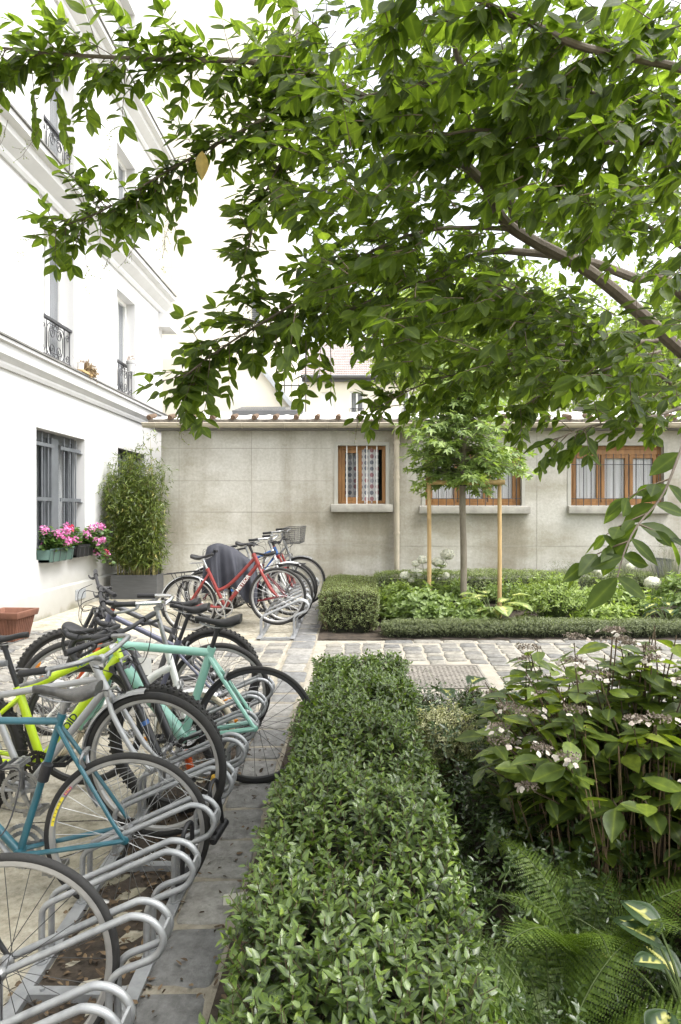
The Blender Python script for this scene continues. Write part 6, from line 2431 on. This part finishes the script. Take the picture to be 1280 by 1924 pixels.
for i in range(70):
    x, y = random.uniform(-hx + .04, hx - .04), random.uniform(-.13, .13)
    h = random.choice((random.uniform(.9, 1.5), random.uniform(1.4, 1.85))) * (1 + (.22 if x > .2 and i % 2 == 0 else 0))
    lx, ly = random.gauss(-.03 + x * .02, .07), random.gauss(-.05, .09)
    if i % 9 == 0:
        lx -= .22
    path = smooth_path([(x, y, -.02), (x + lx * .3, y + ly * .3, h * .5), (x + lx, y + ly, h)], 7)
    b = MB()
    b.tube(path, [.0065, .002], 5, cap=False)
    b.build('culm', 'culm', t)
    m = len(path)
    for k in range(int(m * .26), m):
        for _ in range(14):
            q = np.array(path[k]) + rng.normal(size=3) * np.array([.05, .05, .05])
            an = random.random() * 6.283
            br = np.array([math.cos(an), math.sin(an) - .15, random.uniform(-.25, .35)]) * random.uniform(.02, .13)
            for _2 in range(2):
                dd = _nz((br / .1 * .6 + rng.normal(size=3) * .5 + np.array([0, 0, -.25]))[None])[0]
                Lv.add(q + br, dd, np.array([0, 0, 1]) + rng.normal(size=3) * .5, random.uniform(.06, .13), random.uniform(.011, .018), random.uniform(0, .4), np.clip(random.gauss(.34, .2) + (.5 if random.random() < .05 else 0), 0, 1))
Lv.build('foliage', 'bamboo_leaf', t)

# ---- window boxes with geraniums
def window_box(label, y0, y1, m, z, spill):
    t = thing('flower_box', label, 'flower box', (-3.84, (y0 + y1) / 2, z), group='window flower boxes')
    hw = (y1 - y0) / 2
    b = MB()
    pr = [(-.075, 0), (.075, 0), (.095, .15), (.102, .152), (.102, .165), (.085, .165), (.07, .03), (-.07, .03), (-.085, .165), (-.102, .165), (-.102, .152), (-.095, .15)]
    b.prism(pr, -hw, hw)
    b.prism([(-.072, .0), (.072, 0), (.088, .15), (-.088, .15)], -hw, -hw + .012)
    b.prism([(-.072, .0), (.072, 0), (.088, .15), (-.088, .15)], hw - .012, hw)
    b.build('trough', m, t, smooth=False)
    b = MB()
    for q in (-.8, -.27, .27, .8):
        b.tube([(.108, hw * q, .15), (.090, hw * q, .0), (-.08, hw * q, -.008)], .004, 5)
    b.tube([(.112, -hw, .14), (.112, hw, .14)], .004, 5)
    b.build('hanger', 'iron_dark', t)
    Lv, St = Leaves(T_ROUND), MB()
    tips = []
    for i in range(46):
        y = random.uniform(-hw, hw + spill)
        tip = V3(random.uniform(-.06, .16), y, random.uniform(.14, .38))
        if y > hw:
            tip = V3(random.uniform(0, .22), y, random.uniform(-.12, .42))
        r0 = V3(random.uniform(-.05, .05), max(-hw * .95, min(hw * .95, y)), .12)
        path = smooth_path([r0, (r0 + tip) / 2 + V3(.02, 0, .05), tip], 3)
        St.tube(path, [.0035, .002], 4, cap=False)
        tips.append(tip)
        for q in path[1:]:
            for k in range(4):
                an = random.random() * 6.283
                Lv.add(np.array(q) + rng.normal(size=3) * .02, [math.cos(an), math.sin(an), .1], np.array([.5, 0, .9]) + rng.normal(size=3) * .35, random.uniform(.04, .065), random.uniform(.045, .065), .1)
    Lv.build('foliage', 'geranium_leaf', t)
    St.build('stems', 'stem_green', t)
    random.shuffle(tips)
    for k, tip in enumerate(tips[:15]):
        F = Leaves(T_ROUND)
        c = np.array(tip) + np.array([.03, 0, .05])
        nn = 42
        d = rdir(nn, .3)
        F.add(c + d * .040 * random.uniform(.8, 1.25), rdir(nn) + d * .4, d + rng.normal(size=(nn, 3)) * .3, .024, .022, 0)
        F.build('flower_head', 'petal_red' if k == 6 else 'petal_pink', t)
window_box('green window box of pink geraniums under the left half of the barred window', 8.02, 8.66, 'trough_green', 1.09, 0.0)
window_box('dark window box with pink geraniums spilling past the right side of the barred window', 8.78, 9.30, 'black_plastic', 1.10, .45)
t = thing('flower_pot', 'small terracotta pot between the two window boxes', 'flower pot', (-3.83, 8.72, 1.12))
b = MB()
b.lathe([(.03, 0), (.042, .08), (.047, .08), (.047, .10), (.04, .10), (.035, .06)], 16)
b.build('pot', 'terracotta', t)

# ---- big terracotta planter on the left
tp = at(30, 1208, 6.55)
t = thing('terracotta_planter', 'empty square terracotta planter standing on the stone path at the left edge', 'planter', (tp.x - .135, tp.y + .15, zgf(tp.x - .135, tp.y + .15) + .012), rot=(0, 0, R_(-4)))
b = MB()
def sq(h, s):
    return [V3(-s, -s, h), V3(s, -s, h), V3(s, s, h), V3(-s, s, h)]
lv = [sq(0, .125), sq(.235, .165), sq(.235, .185), sq(.27, .192), sq(.30, .196), sq(.30, .168), sq(.06, .115)]
vs = [q for l in lv for q in l]
fs = [(0, 3, 2, 1)]
for i in range(len(lv) - 1):
    for k in range(4):
        l = (k + 1) % 4
        fs.append((i * 4 + k, i * 4 + l, (i + 1) * 4 + l, (i + 1) * 4 + k))
fs.append(tuple(24 + k for k in range(4)))
b.add(vs, fs)
b.build('pot', 'terracotta', t, bevel=.006)
b = MB()
for k in range(9):
    s = -.11 + k * .0275
    for (ax_, sg) in (('y', -1), ('x', 1)):
        p0 = V3(s, -.128, .02) if ax_ == 'y' else V3(.128, s, .02)
        p1 = V3(s * 1.28, -.166, .228) if ax_ == 'y' else V3(.166, s * 1.28, .228)
        b.tube([p0, p1], .006, 6)
b.build('ribbing', 'terracotta', t)
b = MB()
b.box((-.110, -.110, .06), (.110, .110, .12))
b.build('soil_fill', 'soil', t, smooth=False)

# ---- pots on the house ledges
t = thing('ledge_pots', 'wooden tray with a white green pot and dry pink heather on the first floor ledge', 'plant tray', (-3.80, 9.12, 3.585))
b = MB()
b.box((-.06, -.20, 0), (.06, .16, .03))
b.build('tray', 'stake_wood', t, smooth=False)
b = MB()
b.lathe([(.035, .03), (.045, .13), (.048, .13), (.04, .12), (.0, .12)], 14, Matrix.Translation((0, -.13, 0)))
b.build('pot', 'white_paint', t)
Lv = Leaves(T_BLADE)
n = 160
Lv.add(np.array([0, .02, .03]) + rng.normal(size=(n, 3)) * np.array([.02, .05, 0]), rng.normal(size=(n, 3)) * .3 + np.array([0, 0, 1]), rdir(n), rng.uniform(.10, .24, n), .012, .1)
Lv.build('heather', 'petal_dry', t)
Lv = Leaves(T_LO)
n = 420
Lv.add(np.array([.02, .16, .06]) + rng.normal(size=(n, 3)) * np.array([.03, .07, .04]), rdir(n, .3), rdir(n), .04, .025, .1)
Lv.build('dry_bouquet', 'petal_dry', t)
t = thing('railing_pot', 'pale flower pot in a wire holder on the second first floor railing', 'flower pot', (-3.82, 11.0, 4.02))
b = MB()
b.lathe([(.05, 0), (.075, .15), (.082, .15), (.082, .17), (.07, .17), (.0, .14)], 16)
b.build('pot', 'stucco_trim', t)
b = MB()
b.torus((0, 0, .12), (0, 0, 1), .09, .004, 20, 5)
b.tube([(-.09, 0, .12), (-.02, 0, -.02), (.09, 0, .12)], .004, 5)
b.build('holder', 'iron_dark', t)
Lv = Leaves(T_ROUND)
n = 40
Lv.add(np.array([0, 0, .20]) + rdir(n, .4) * .05, rdir(n, .2), rdir(n, .5), .035, .035, .1)
Lv.build('flower', 'petal_lacecap', t)

# ---- trees beyond the roof
def far_tree(label, c, rad, n, L, lm='bright_leaf', base=0.0):
    t = thing('courtyard_tree', label, 'tree', (c[0], c[1], base), group='trees beyond the outbuilding')
    b = MB()
    b.tube([(0, 0, 0), (.1, 0, c[2] * .5), (0, 0, c[2])], [.16, .12, .05], 8)
    d = rdir(n, .1)
    r = rng.uniform(.35, 1.0, n) * (1 + .25 * vnoise(d, 3, 5))
    p = np.array([0, 0, c[2] - base]) + d * np.array(rad) * r[:, None]
    for i in range(0, n, 40):
        b.tube([(0, 0, c[2] * .75), tuple(p[i] * .5 + np.array([0, 0, c[2] * .45])), tuple(p[i])], [.03, .008], 4, cap=False)
    b.build('trunk', 'bark_young', t)
    Lv = Leaves(T_LO)
    for k in range(6):
        Lv.add(p + rng.normal(size=(n, 3)) * .22, d + rdir(n) + np.array([0, 0, -.3]), d * .5 + rdir(n, .6), L * rng.uniform(.7, 1.2, n), L * .6, .2)
    Lv.build('crown', lm, t)
far_tree('light green tree rising behind the outbuilding roof in front of the tiled house', (2.3, 18.5, 6.6), (2.3, 1.8, 2.1), 1500, .17)
far_tree('green tree beyond the roof before the shuttered building', (9.6, 20.5, 6.6), (2.6, 2.0, 2.6), 1300, .18)
far_tree('tall green tree farther right beyond the roof', (6.3, 23.5, 7.2), (2.6, 2.0, 2.8), 1300, .19)

# clear plastic label strip caught in the hedge
t = thing('plastic_strip', 'bent translucent plastic plant label lying against the foreground hedge', 'plant label', at(475, 1675, 2.35))
b = MB()
pp = smooth_path([(-.10, -.02, -.02), (-.02, -.04, .0), (.05, -.03, .008), (.10, 0, .03)], 4)
for i in range(len(pp) - 1):
    p, q = pp[i], pp[i + 1]
    b.add([p + V3(0, 0, -.018), q + V3(0, 0, -.018), q + V3(0, .004, .018), p + V3(0, .004, .018), p + V3(0, .002, -.018), q + V3(0, .002, -.018), q + V3(0, .006, .018), p + V3(0, .006, .018)], [(0, 1, 2, 3), (7, 6, 5, 4), (0, 4, 5, 1), (3, 2, 6, 7)])
mat('clear_plastic', (0.42, 0.42, 0.36), 0.25, var=0.15)
b.build('strip', 'clear_plastic', t)
# ================================================================== the tree overhead
leafmat('canopy_leaf', [(0.034, 0.056, 0.014), (0.054, 0.086, 0.019), (0.080, 0.120, 0.026), (0.135, 0.185, 0.038)], trans=.60, rough=.50, spec=.35, tcol=(3.0, 3.0, 1.1))
leafmat('yellow_leaf', [(0.30, 0.22, 0.04), (0.36, 0.26, 0.06)], trans=.3, rough=.5, tcol=(1.3, 1.2, .8))
mat('bark_grey', (0.165, 0.138, 0.110), 0.85, col2=(0.095, 0.077, 0.060), scale=9, bump=0.5, bscale=45)
mat('twig_bark', (0.11, 0.085, 0.055), 0.8, var=0.3, scale=20)
TR = V3(3.35, 4.5, zgf(3.35, 4.5))
tree = thing('overhanging_tree', 'leafy broadleaf tree whose branches hang across the whole top of the view', 'tree', TR)
TO = np.array(TR)
rng = np.random.default_rng(5)
random.seed(5)
b = MB()
b.tube([V3(0, 0, -.05), V3(.02, 0, .5), V3(-.04, -.02, 1.2), V3(-.10, -.05, 1.75)], [.16, .125, .115, .11], 14)
fork = TR + V3(-.10, -.05, 1.7)
BR = [
    ([None, (1290, 668, 4.0), (1205, 590, 3.75), (1110, 512, 3.5), (1000, 452, 3.3), (945, 412, 3.2), (905, 340, 3.1), (800, 250, 3.0), (700, 190, 2.9), (585, 142, 2.8), (470, 116, 2.7), (300, 112, 2.65), (120, 102, 2.6), (-30, 86, 2.6)], (.046, .0035), 'L1'),
    ([None, (1290, 560, 4.2), (1190, 522, 4.0), (1100, 490, 3.75), (985, 474, 3.5), (900, 478, 3.4), (760, 540, 3.2), (640, 590, 3.0), (550, 645, 2.9)], (.042, .003), 'L2'),
    ([(975, 438, 3.27), (950, 345, 3.2), (905, 235, 3.1), (862, 110, 2.95), (838, 0, 2.85), (820, -130, 2.8)], (.024, .010), 'L3'),
    ([(955, 430, 3.22), (880, 428, 3.15), (800, 434, 3.05), (700, 472, 2.95), (600, 542, 2.85), (500, 602, 2.75), (420, 652, 2.7), (345, 708, 2.65)], (.012, .003), 'L4'),
    ([(620, 158, 2.83), (560, 195, 2.8), (500, 222, 2.75), (400, 275, 2.7), (300, 330, 2.65), (200, 392, 2.6), (100, 432, 2.6)], (.010, .0025), 'L6'),
    ([None, (1420, 190, 2.6), (1290, 132, 2.3), (1100, 90, 2.1), (1000, 45, 2.0), (900, 0, 1.95), (800, -60, 1.9)], (.020, .006), 'L7'),
    ([(1420, 240, 2.9), (1290, 207, 2.7), (1150, 180, 2.65), (1000, 160, 2.6), (860, 154, 2.6), (760, 160, 2.6), (650, 195, 2.6)], (.012, .004), 'L8'),
    ([(1420, 265, 2.6), (1290, 266, 2.5), (1150, 268, 2.45), (1000, 256, 2.4), (900, 244, 2.4), (800, 262, 2.4)], (.012, .004), 'L9'),
    ([(1420, 640, 1.9), (1320, 740, 1.65), (1278, 850, 1.5), (1245, 930, 1.45), (1200, 985, 1.40), (1176, 1030, 1.37), (1160, 1085, 1.35)], (.0042, .0014), 'L10'),
    ([(1300, 760, 2.6), (1200, 790, 2.4), (1110, 800, 2.3), (1040, 828, 2.25)], (.008, .002), 'L11'),
    ([(1235, 640, 3.7), (1100, 648, 3.5), (1000, 650, 3.35), (900, 690, 3.2), (800, 720, 3.05), (705, 768, 2.95)], (.012, .002), 'L12'),
    ([(1240, 660, 3.6), (1150, 690, 3.4), (1050, 722, 3.2), (975, 770, 3.05)], (.010, .002), 'L13'),
    ([(545, 270, 2.8), (495, 370, 2.75), (472, 440, 2.7), (462, 505, 2.7)], (.005, .002), 'L14'),
    ([(1260, 720, 3.4), (1150, 640, 3.2), (1000, 560, 3.0), (860, 520, 2.85), (700, 560, 2.7)], (.009, .002), 'L15'),
    ([(1290, 470, 4.4), (1190, 410, 4.2), (1100, 380, 4.0), (990, 360, 3.9)], (.016, .004), 'L16'),
]
paths = {}
for pts, (r0, r1), nm in BR:
    w = [fork if q is None else at(*q) for q in pts]
    p = smooth_path(w, 7)
    paths[nm] = p
    n = len(p)
    b.tube([q - TR for q in p], [r0 + (r1 - r0) * (i / (n - 1)) ** .8 for i in range(n)], 9)
b.build('trunk', 'bark_grey', tree)

Lv, Tw = Leaves(T_HI), MB()
def twig(p, d, length, Ls=.075, hang=.5, step=.036, var0=.33, grav=.05, wd=.55, face=.55):
    """thin twig with opposite leaves; the blades hang"""
    p, d = np.array(p), np.array(d) / np.linalg.norm(d)
    n = max(3, int(length / step))
    path = [p]
    ph = random.random() * 3
    for k in range(n):
        d = d + rng.normal(size=3) * .07 + np.array([0, 0, -grav])
        d /= np.linalg.norm(d)
        p = p + d * step
        path.append(p)
        if k == 0 and n > 5:
            continue
        sd_ = np.cross(d, [0, 0, 1.0])
        l_ = np.linalg.norm(sd_)
        sd_ = sd_ / l_ if l_ > .15 else np.array([math.cos(ph), math.sin(ph), 0])
        f = k / n
        for s in (-1, 1):
            if random.random() < .06:
                continue
            dd = sd_ * s * random.uniform(.7, 1.0) + d * random.uniform(.3, .7) + np.array([0, 0, -hang * random.uniform(.2, 1.3)]) + rng.normal(size=3) * .16
            nr = np.array([0, -face, .85]) + sd_ * s * (.35 * hang) + rng.normal(size=3) * .32
            L = Ls * random.uniform(.75, 1.18) * (1 - .25 * abs(f - .5))
            Lv.add(p - TO, dd, nr, L, L * wd * random.uniform(.85, 1.12), random.uniform(-.05, .30), np.clip(random.gauss(var0 + .14 * f, .17), 0, 1))
    sd0 = d + rng.normal(size=3) * .1
    Lv.add(p - TO, sd0 + np.array([0, 0, -.3 * hang]), np.array([0, 0, 1.0]) + rng.normal(size=3) * .3, Ls * .9, Ls * .4, .15, .45)
    Tw.tube([V3(*(q - TO)) for q in path], [.0022, .0009], 4, cap=False)

def along(nm, f0, f1, spacing, length, Ls=.075, hang=.5, dirs=None, spread=1.0, face=.55):
    p = paths[nm]
    i0, i1 = int(f0 * (len(p) - 1)), int(f1 * (len(p) - 1))
    acc = 0
    for i in range(i0, i1):
        seg = p[i + 1] - p[i]
        acc += seg.length
        while acc > spacing:
            acc -= spacing
            q = p[i].lerp(p[i + 1], random.random())
            t_ = seg.normalized()
            if dirs is None:
                r = rng.normal(size=3) * spread + np.array(t_) * .8
            else:
                r = np.array(random.choice(dirs)) + rng.normal(size=3) * .3 * spread + np.array(t_) * .45
            twig(q, r, random.uniform(*length), Ls, hang, face=face)
UD = [(-.3, -.3, 1), (-.2, .4, .7), (-.3, -.6, .1), (-.2, .6, -.2), (-.3, 0, -.9), (-.1, -.3, -.8), (-.5, .1, -.3)]
along('L1', .66, 1.0, .016, (.10, .25), .080, .25, UD, face=.95)
along('L6', .05, 1.0, .0145, (.10, .22), .074, .25, UD, face=.95)
along('L4', .30, 1.0, .017, (.10, .24), .076, .25, UD, face=.95)
along('L14', 0, 1.0, .017, (.08, .18), .070, .25, UD, face=.95)
along('L2', .52, 1.0, .028, (.12, .28), .076, .55, UD)
along('L12', .15, 1.0, .030, (.12, .28), .074, .6, UD)
along('L13', .1, 1.0, .030, (.12, .26), .076, .6, UD)
along('L15', .1, 1.0, .034, (.12, .28), .08, .7, UD)
along('L8', .12, 1.0, .026, (.12, .26), .095, .9, UD)
along('L9', .12, 1.0, .028, (.10, .24), .100, .95, UD)
along('L7', .35, 1.0, .032, (.10, .26), .090, .9, UD)
along('L3', .15, 1.0, .040, (.12, .28), .075, .6, UD)
along('L11', .1, 1.0, .026, (.08, .16), .066, .5, UD)
along('L16', .1, 1.0, .03, (.15, .30), .078, .5, UD)
# hanging end of the left sprays: single drooping twigs that show against the wall
for px, py, d, L in ((60, 130, 2.6, .24), (100, 135, 2.6, .27), (165, 130, 2.62, .28), (235, 130, 2.65, .25), (10, 140, 2.6, .20), (300, 330, 2.65, .26), (255, 350, 2.62, .22), (190, 400, 2.6, .16), (380, 640, 2.68, .33), (395, 660, 2.66, .34), (430, 640, 2.7, .22), (520, 620, 2.75, .26), (575, 640, 2.8, .26), (620, 640, 2.85, .24), (480, 600, 2.72, .20), (700, 762, 2.95, .12)):
    twig(at(px, py, d), (random.uniform(-.15, .1), random.uniform(-.2, .2), -1), L, .078, .08, .036, .42, .02, face=1.1)
# single-plane sprays to the left of the mass
for px, py, d, dx, L in ((360, 700, 2.65, -1, .20), (420, 640, 2.7, -1, .20), (470, 600, 2.72, -1, .18), (500, 560, 2.75, -1, .16), (760, 760, 2.98, -1, .26), (520, 470, 2.75, -1, .16), (500, 420, 2.72, -1, .14), (520, 360, 2.75, -1, .16), (380, 720, 2.66, -1, .18)):
    twig(at(px, py, d), (dx, random.uniform(-.2, .2), random.uniform(-.15, .15)), L, .076, .15, .034, .42, .03, face=.9)

def inside(poly, x, y):
    c = False
    n = len(poly)
    for i in range(n):
        (x0, y0), (x1, y1) = poly[i], poly[i - 1]
        if (y0 > y) != (y1 > y) and x < (x1 - x0) * (y - y0) / (y1 - y0) + x0:
            c = not c
    return c
# the crown's own body: twigs spread through its depth, between about 2.2 and 4.6 m out
MASS = [(520, 20), (1330, 0), (1330, 740), (1180, 750), (1080, 730), (1000, 700), (900, 690), (800, 690), (700, 650), (620, 620), (560, 600), (540, 570), (600, 520), (650, 440), (600, 400), (545, 400), (510, 330), (530, 240), (600, 190), (500, 110)]
GAPS = [(915, 180, 45), (830, 190, 38), (1080, 250, 30), (1130, 520, 60), (1060, 515, 34), (560, 450, 45), (1120, 640, 38), (590, 265, 28), (1230, 450, 40), (790, 265, 24), (700, 120, 20)]
LIMB = [(680 + q.x * 1250 / q.y, 962 - (q.z - CZ) * 1250 / q.y) for nm in ('L1', 'L2') for q in paths[nm] if q.y > 3.0]
LIMB = [q for q in LIMB if 880 < q[0] < 1330]
k = 0
while k < 860:
    px, py = random.uniform(430, 1330), random.uniform(-40, 790)
    if not inside(MASS, px, py) or any(math.hypot(px - gx, py - gy) < gr for gx, gy, gr in GAPS):
        continue
    d = random.uniform(1.9, 3.8)
    if d < 3.7 and any(math.hypot(px - 38 - qx, py - qy) < 26 for qx, qy in LIMB):
        continue
    twig(at(px, py, d), (-.8 + random.gauss(0, .5), random.gauss(0, .6), random.gauss(-.1, .5)), random.uniform(.10, .24) * (d / 3.0), .069 * random.uniform(.8, 1.3), .60, .033)
    k += 1
# the far side of the crown, behind the main limbs
for k in range(190):
    px, py, d = random.uniform(960, 1340), random.uniform(300, 770), random.uniform(4.1, 5.3)
    if any(math.hypot(px - gx, py - gy) < gr for gx, gy, gr in GAPS):
        continue
    twig(at(px, py, d), (random.gauss(-.3, .7), random.gauss(0, .6), random.gauss(-.1, .5)), random.uniform(.18, .38), .085, .6, .038)
# unseen crown twigs added above and behind the picture to shade the garden
k = 0
while k < 640:
    p = np.array([random.uniform(-1.6, 4.6), random.uniform(-3.0, 2.6), random.uniform(3.4, 5.4)])
    if abs((p[0] - 1.6) / 3.3) ** 2 + abs((p[1] - .2) / 3.3) ** 2 > 1:
        continue
    px, py = 680 + p[0] * 1250 / max(p[1], .1), 962 - (p[2] - CZ) * 1250 / max(p[1], .1)
    if p[1] > .3 and -100 < px < 1300 and py > -30 and (not inside(MASS, px, py) or any(math.hypot(px - gx, py - gy) < gr + 25 for gx, gy, gr in GAPS)):
        continue
    twig(p, (random.gauss(-.3, .6), random.gauss(-.2, .6), random.gauss(0, .4)), random.uniform(.25, .5), .115, .5, .06, .33)
    k += 1
# the near spray hanging at the right, with large leaves
for f, dx, L in ((.45, -1, .07), (.60, -1, .10), (.68, 1, .06), (.80, -1, .09)):
    p = paths['L10']
    q = p[int(f * (len(p) - 1))]
    twig(q, (dx * .9, random.uniform(-.3, .3), -.35), L, .074, .5, .034, .30, .05, .48)
for f in np.linspace(.35, 1.0, 7):
    p = paths['L10']
    q = np.array(p[int(f * (len(p) - 1))])
    for s in (-1, 1):
        Lv.add(q - TO, np.array([s * .75, random.uniform(-.3, .3), random.uniform(-.8, -.1)]), np.array([s * .3, -.8, .5]), random.uniform(.070, .098), random.uniform(.034, .046), .12, .28)
# spent flower sprays: fine branching sprigs at the tips of the left branches
for px, py, d in ((15, 225, 2.6), (75, 240, 2.6), (130, 255, 2.62), (215, 215, 2.65), (160, 480, 2.6), (215, 450, 2.6), (270, 445, 2.62), (310, 435, 2.65), (320, 400, 2.66), (75, 425, 2.6), (465, 520, 2.7), (345, 735, 2.66), (330, 760, 2.66), (675, 760, 2.9)):
    p0 = np.array(at(px, py, d)) - TO
    dv = _nz((np.array([random.uniform(-.6, .1), random.uniform(-.2, .2), -.7]))[None])[0]
    tip = p0 + dv * .14
    Tw.tube([V3(*p0), V3(*((p0 + tip) / 2 + rng.normal(size=3) * .008)), V3(*tip)], [.0012, .0006], 3, cap=False)
    for k in range(11):
        q = p0 + (tip - p0) * (.2 + .8 * k / 10)
        e = q + _nz((dv + rng.normal(size=3) * .8)[None])[0] * random.uniform(.015, .045)
        Tw.tube([V3(*q), V3(*e)], .0006, 3, cap=False)
        Lv.add(np.array([e, (q + e) / 2]), rdir(2), rdir(2), .007, .004, 0, .85)
Lv.build('crown', 'canopy_leaf', tree)
Tw.build('twigs', 'twig_bark', tree)
# one leaf that has turned yellow
Y_ = Leaves(T_HI)
Y_.add(np.array(at(380, 283, 2.6)) - TO, [.02, -.1, -1], [.3, -1, .1], .118, .050, .05)
Y_.build('yellow_leaf', 'yellow_leaf', tree)
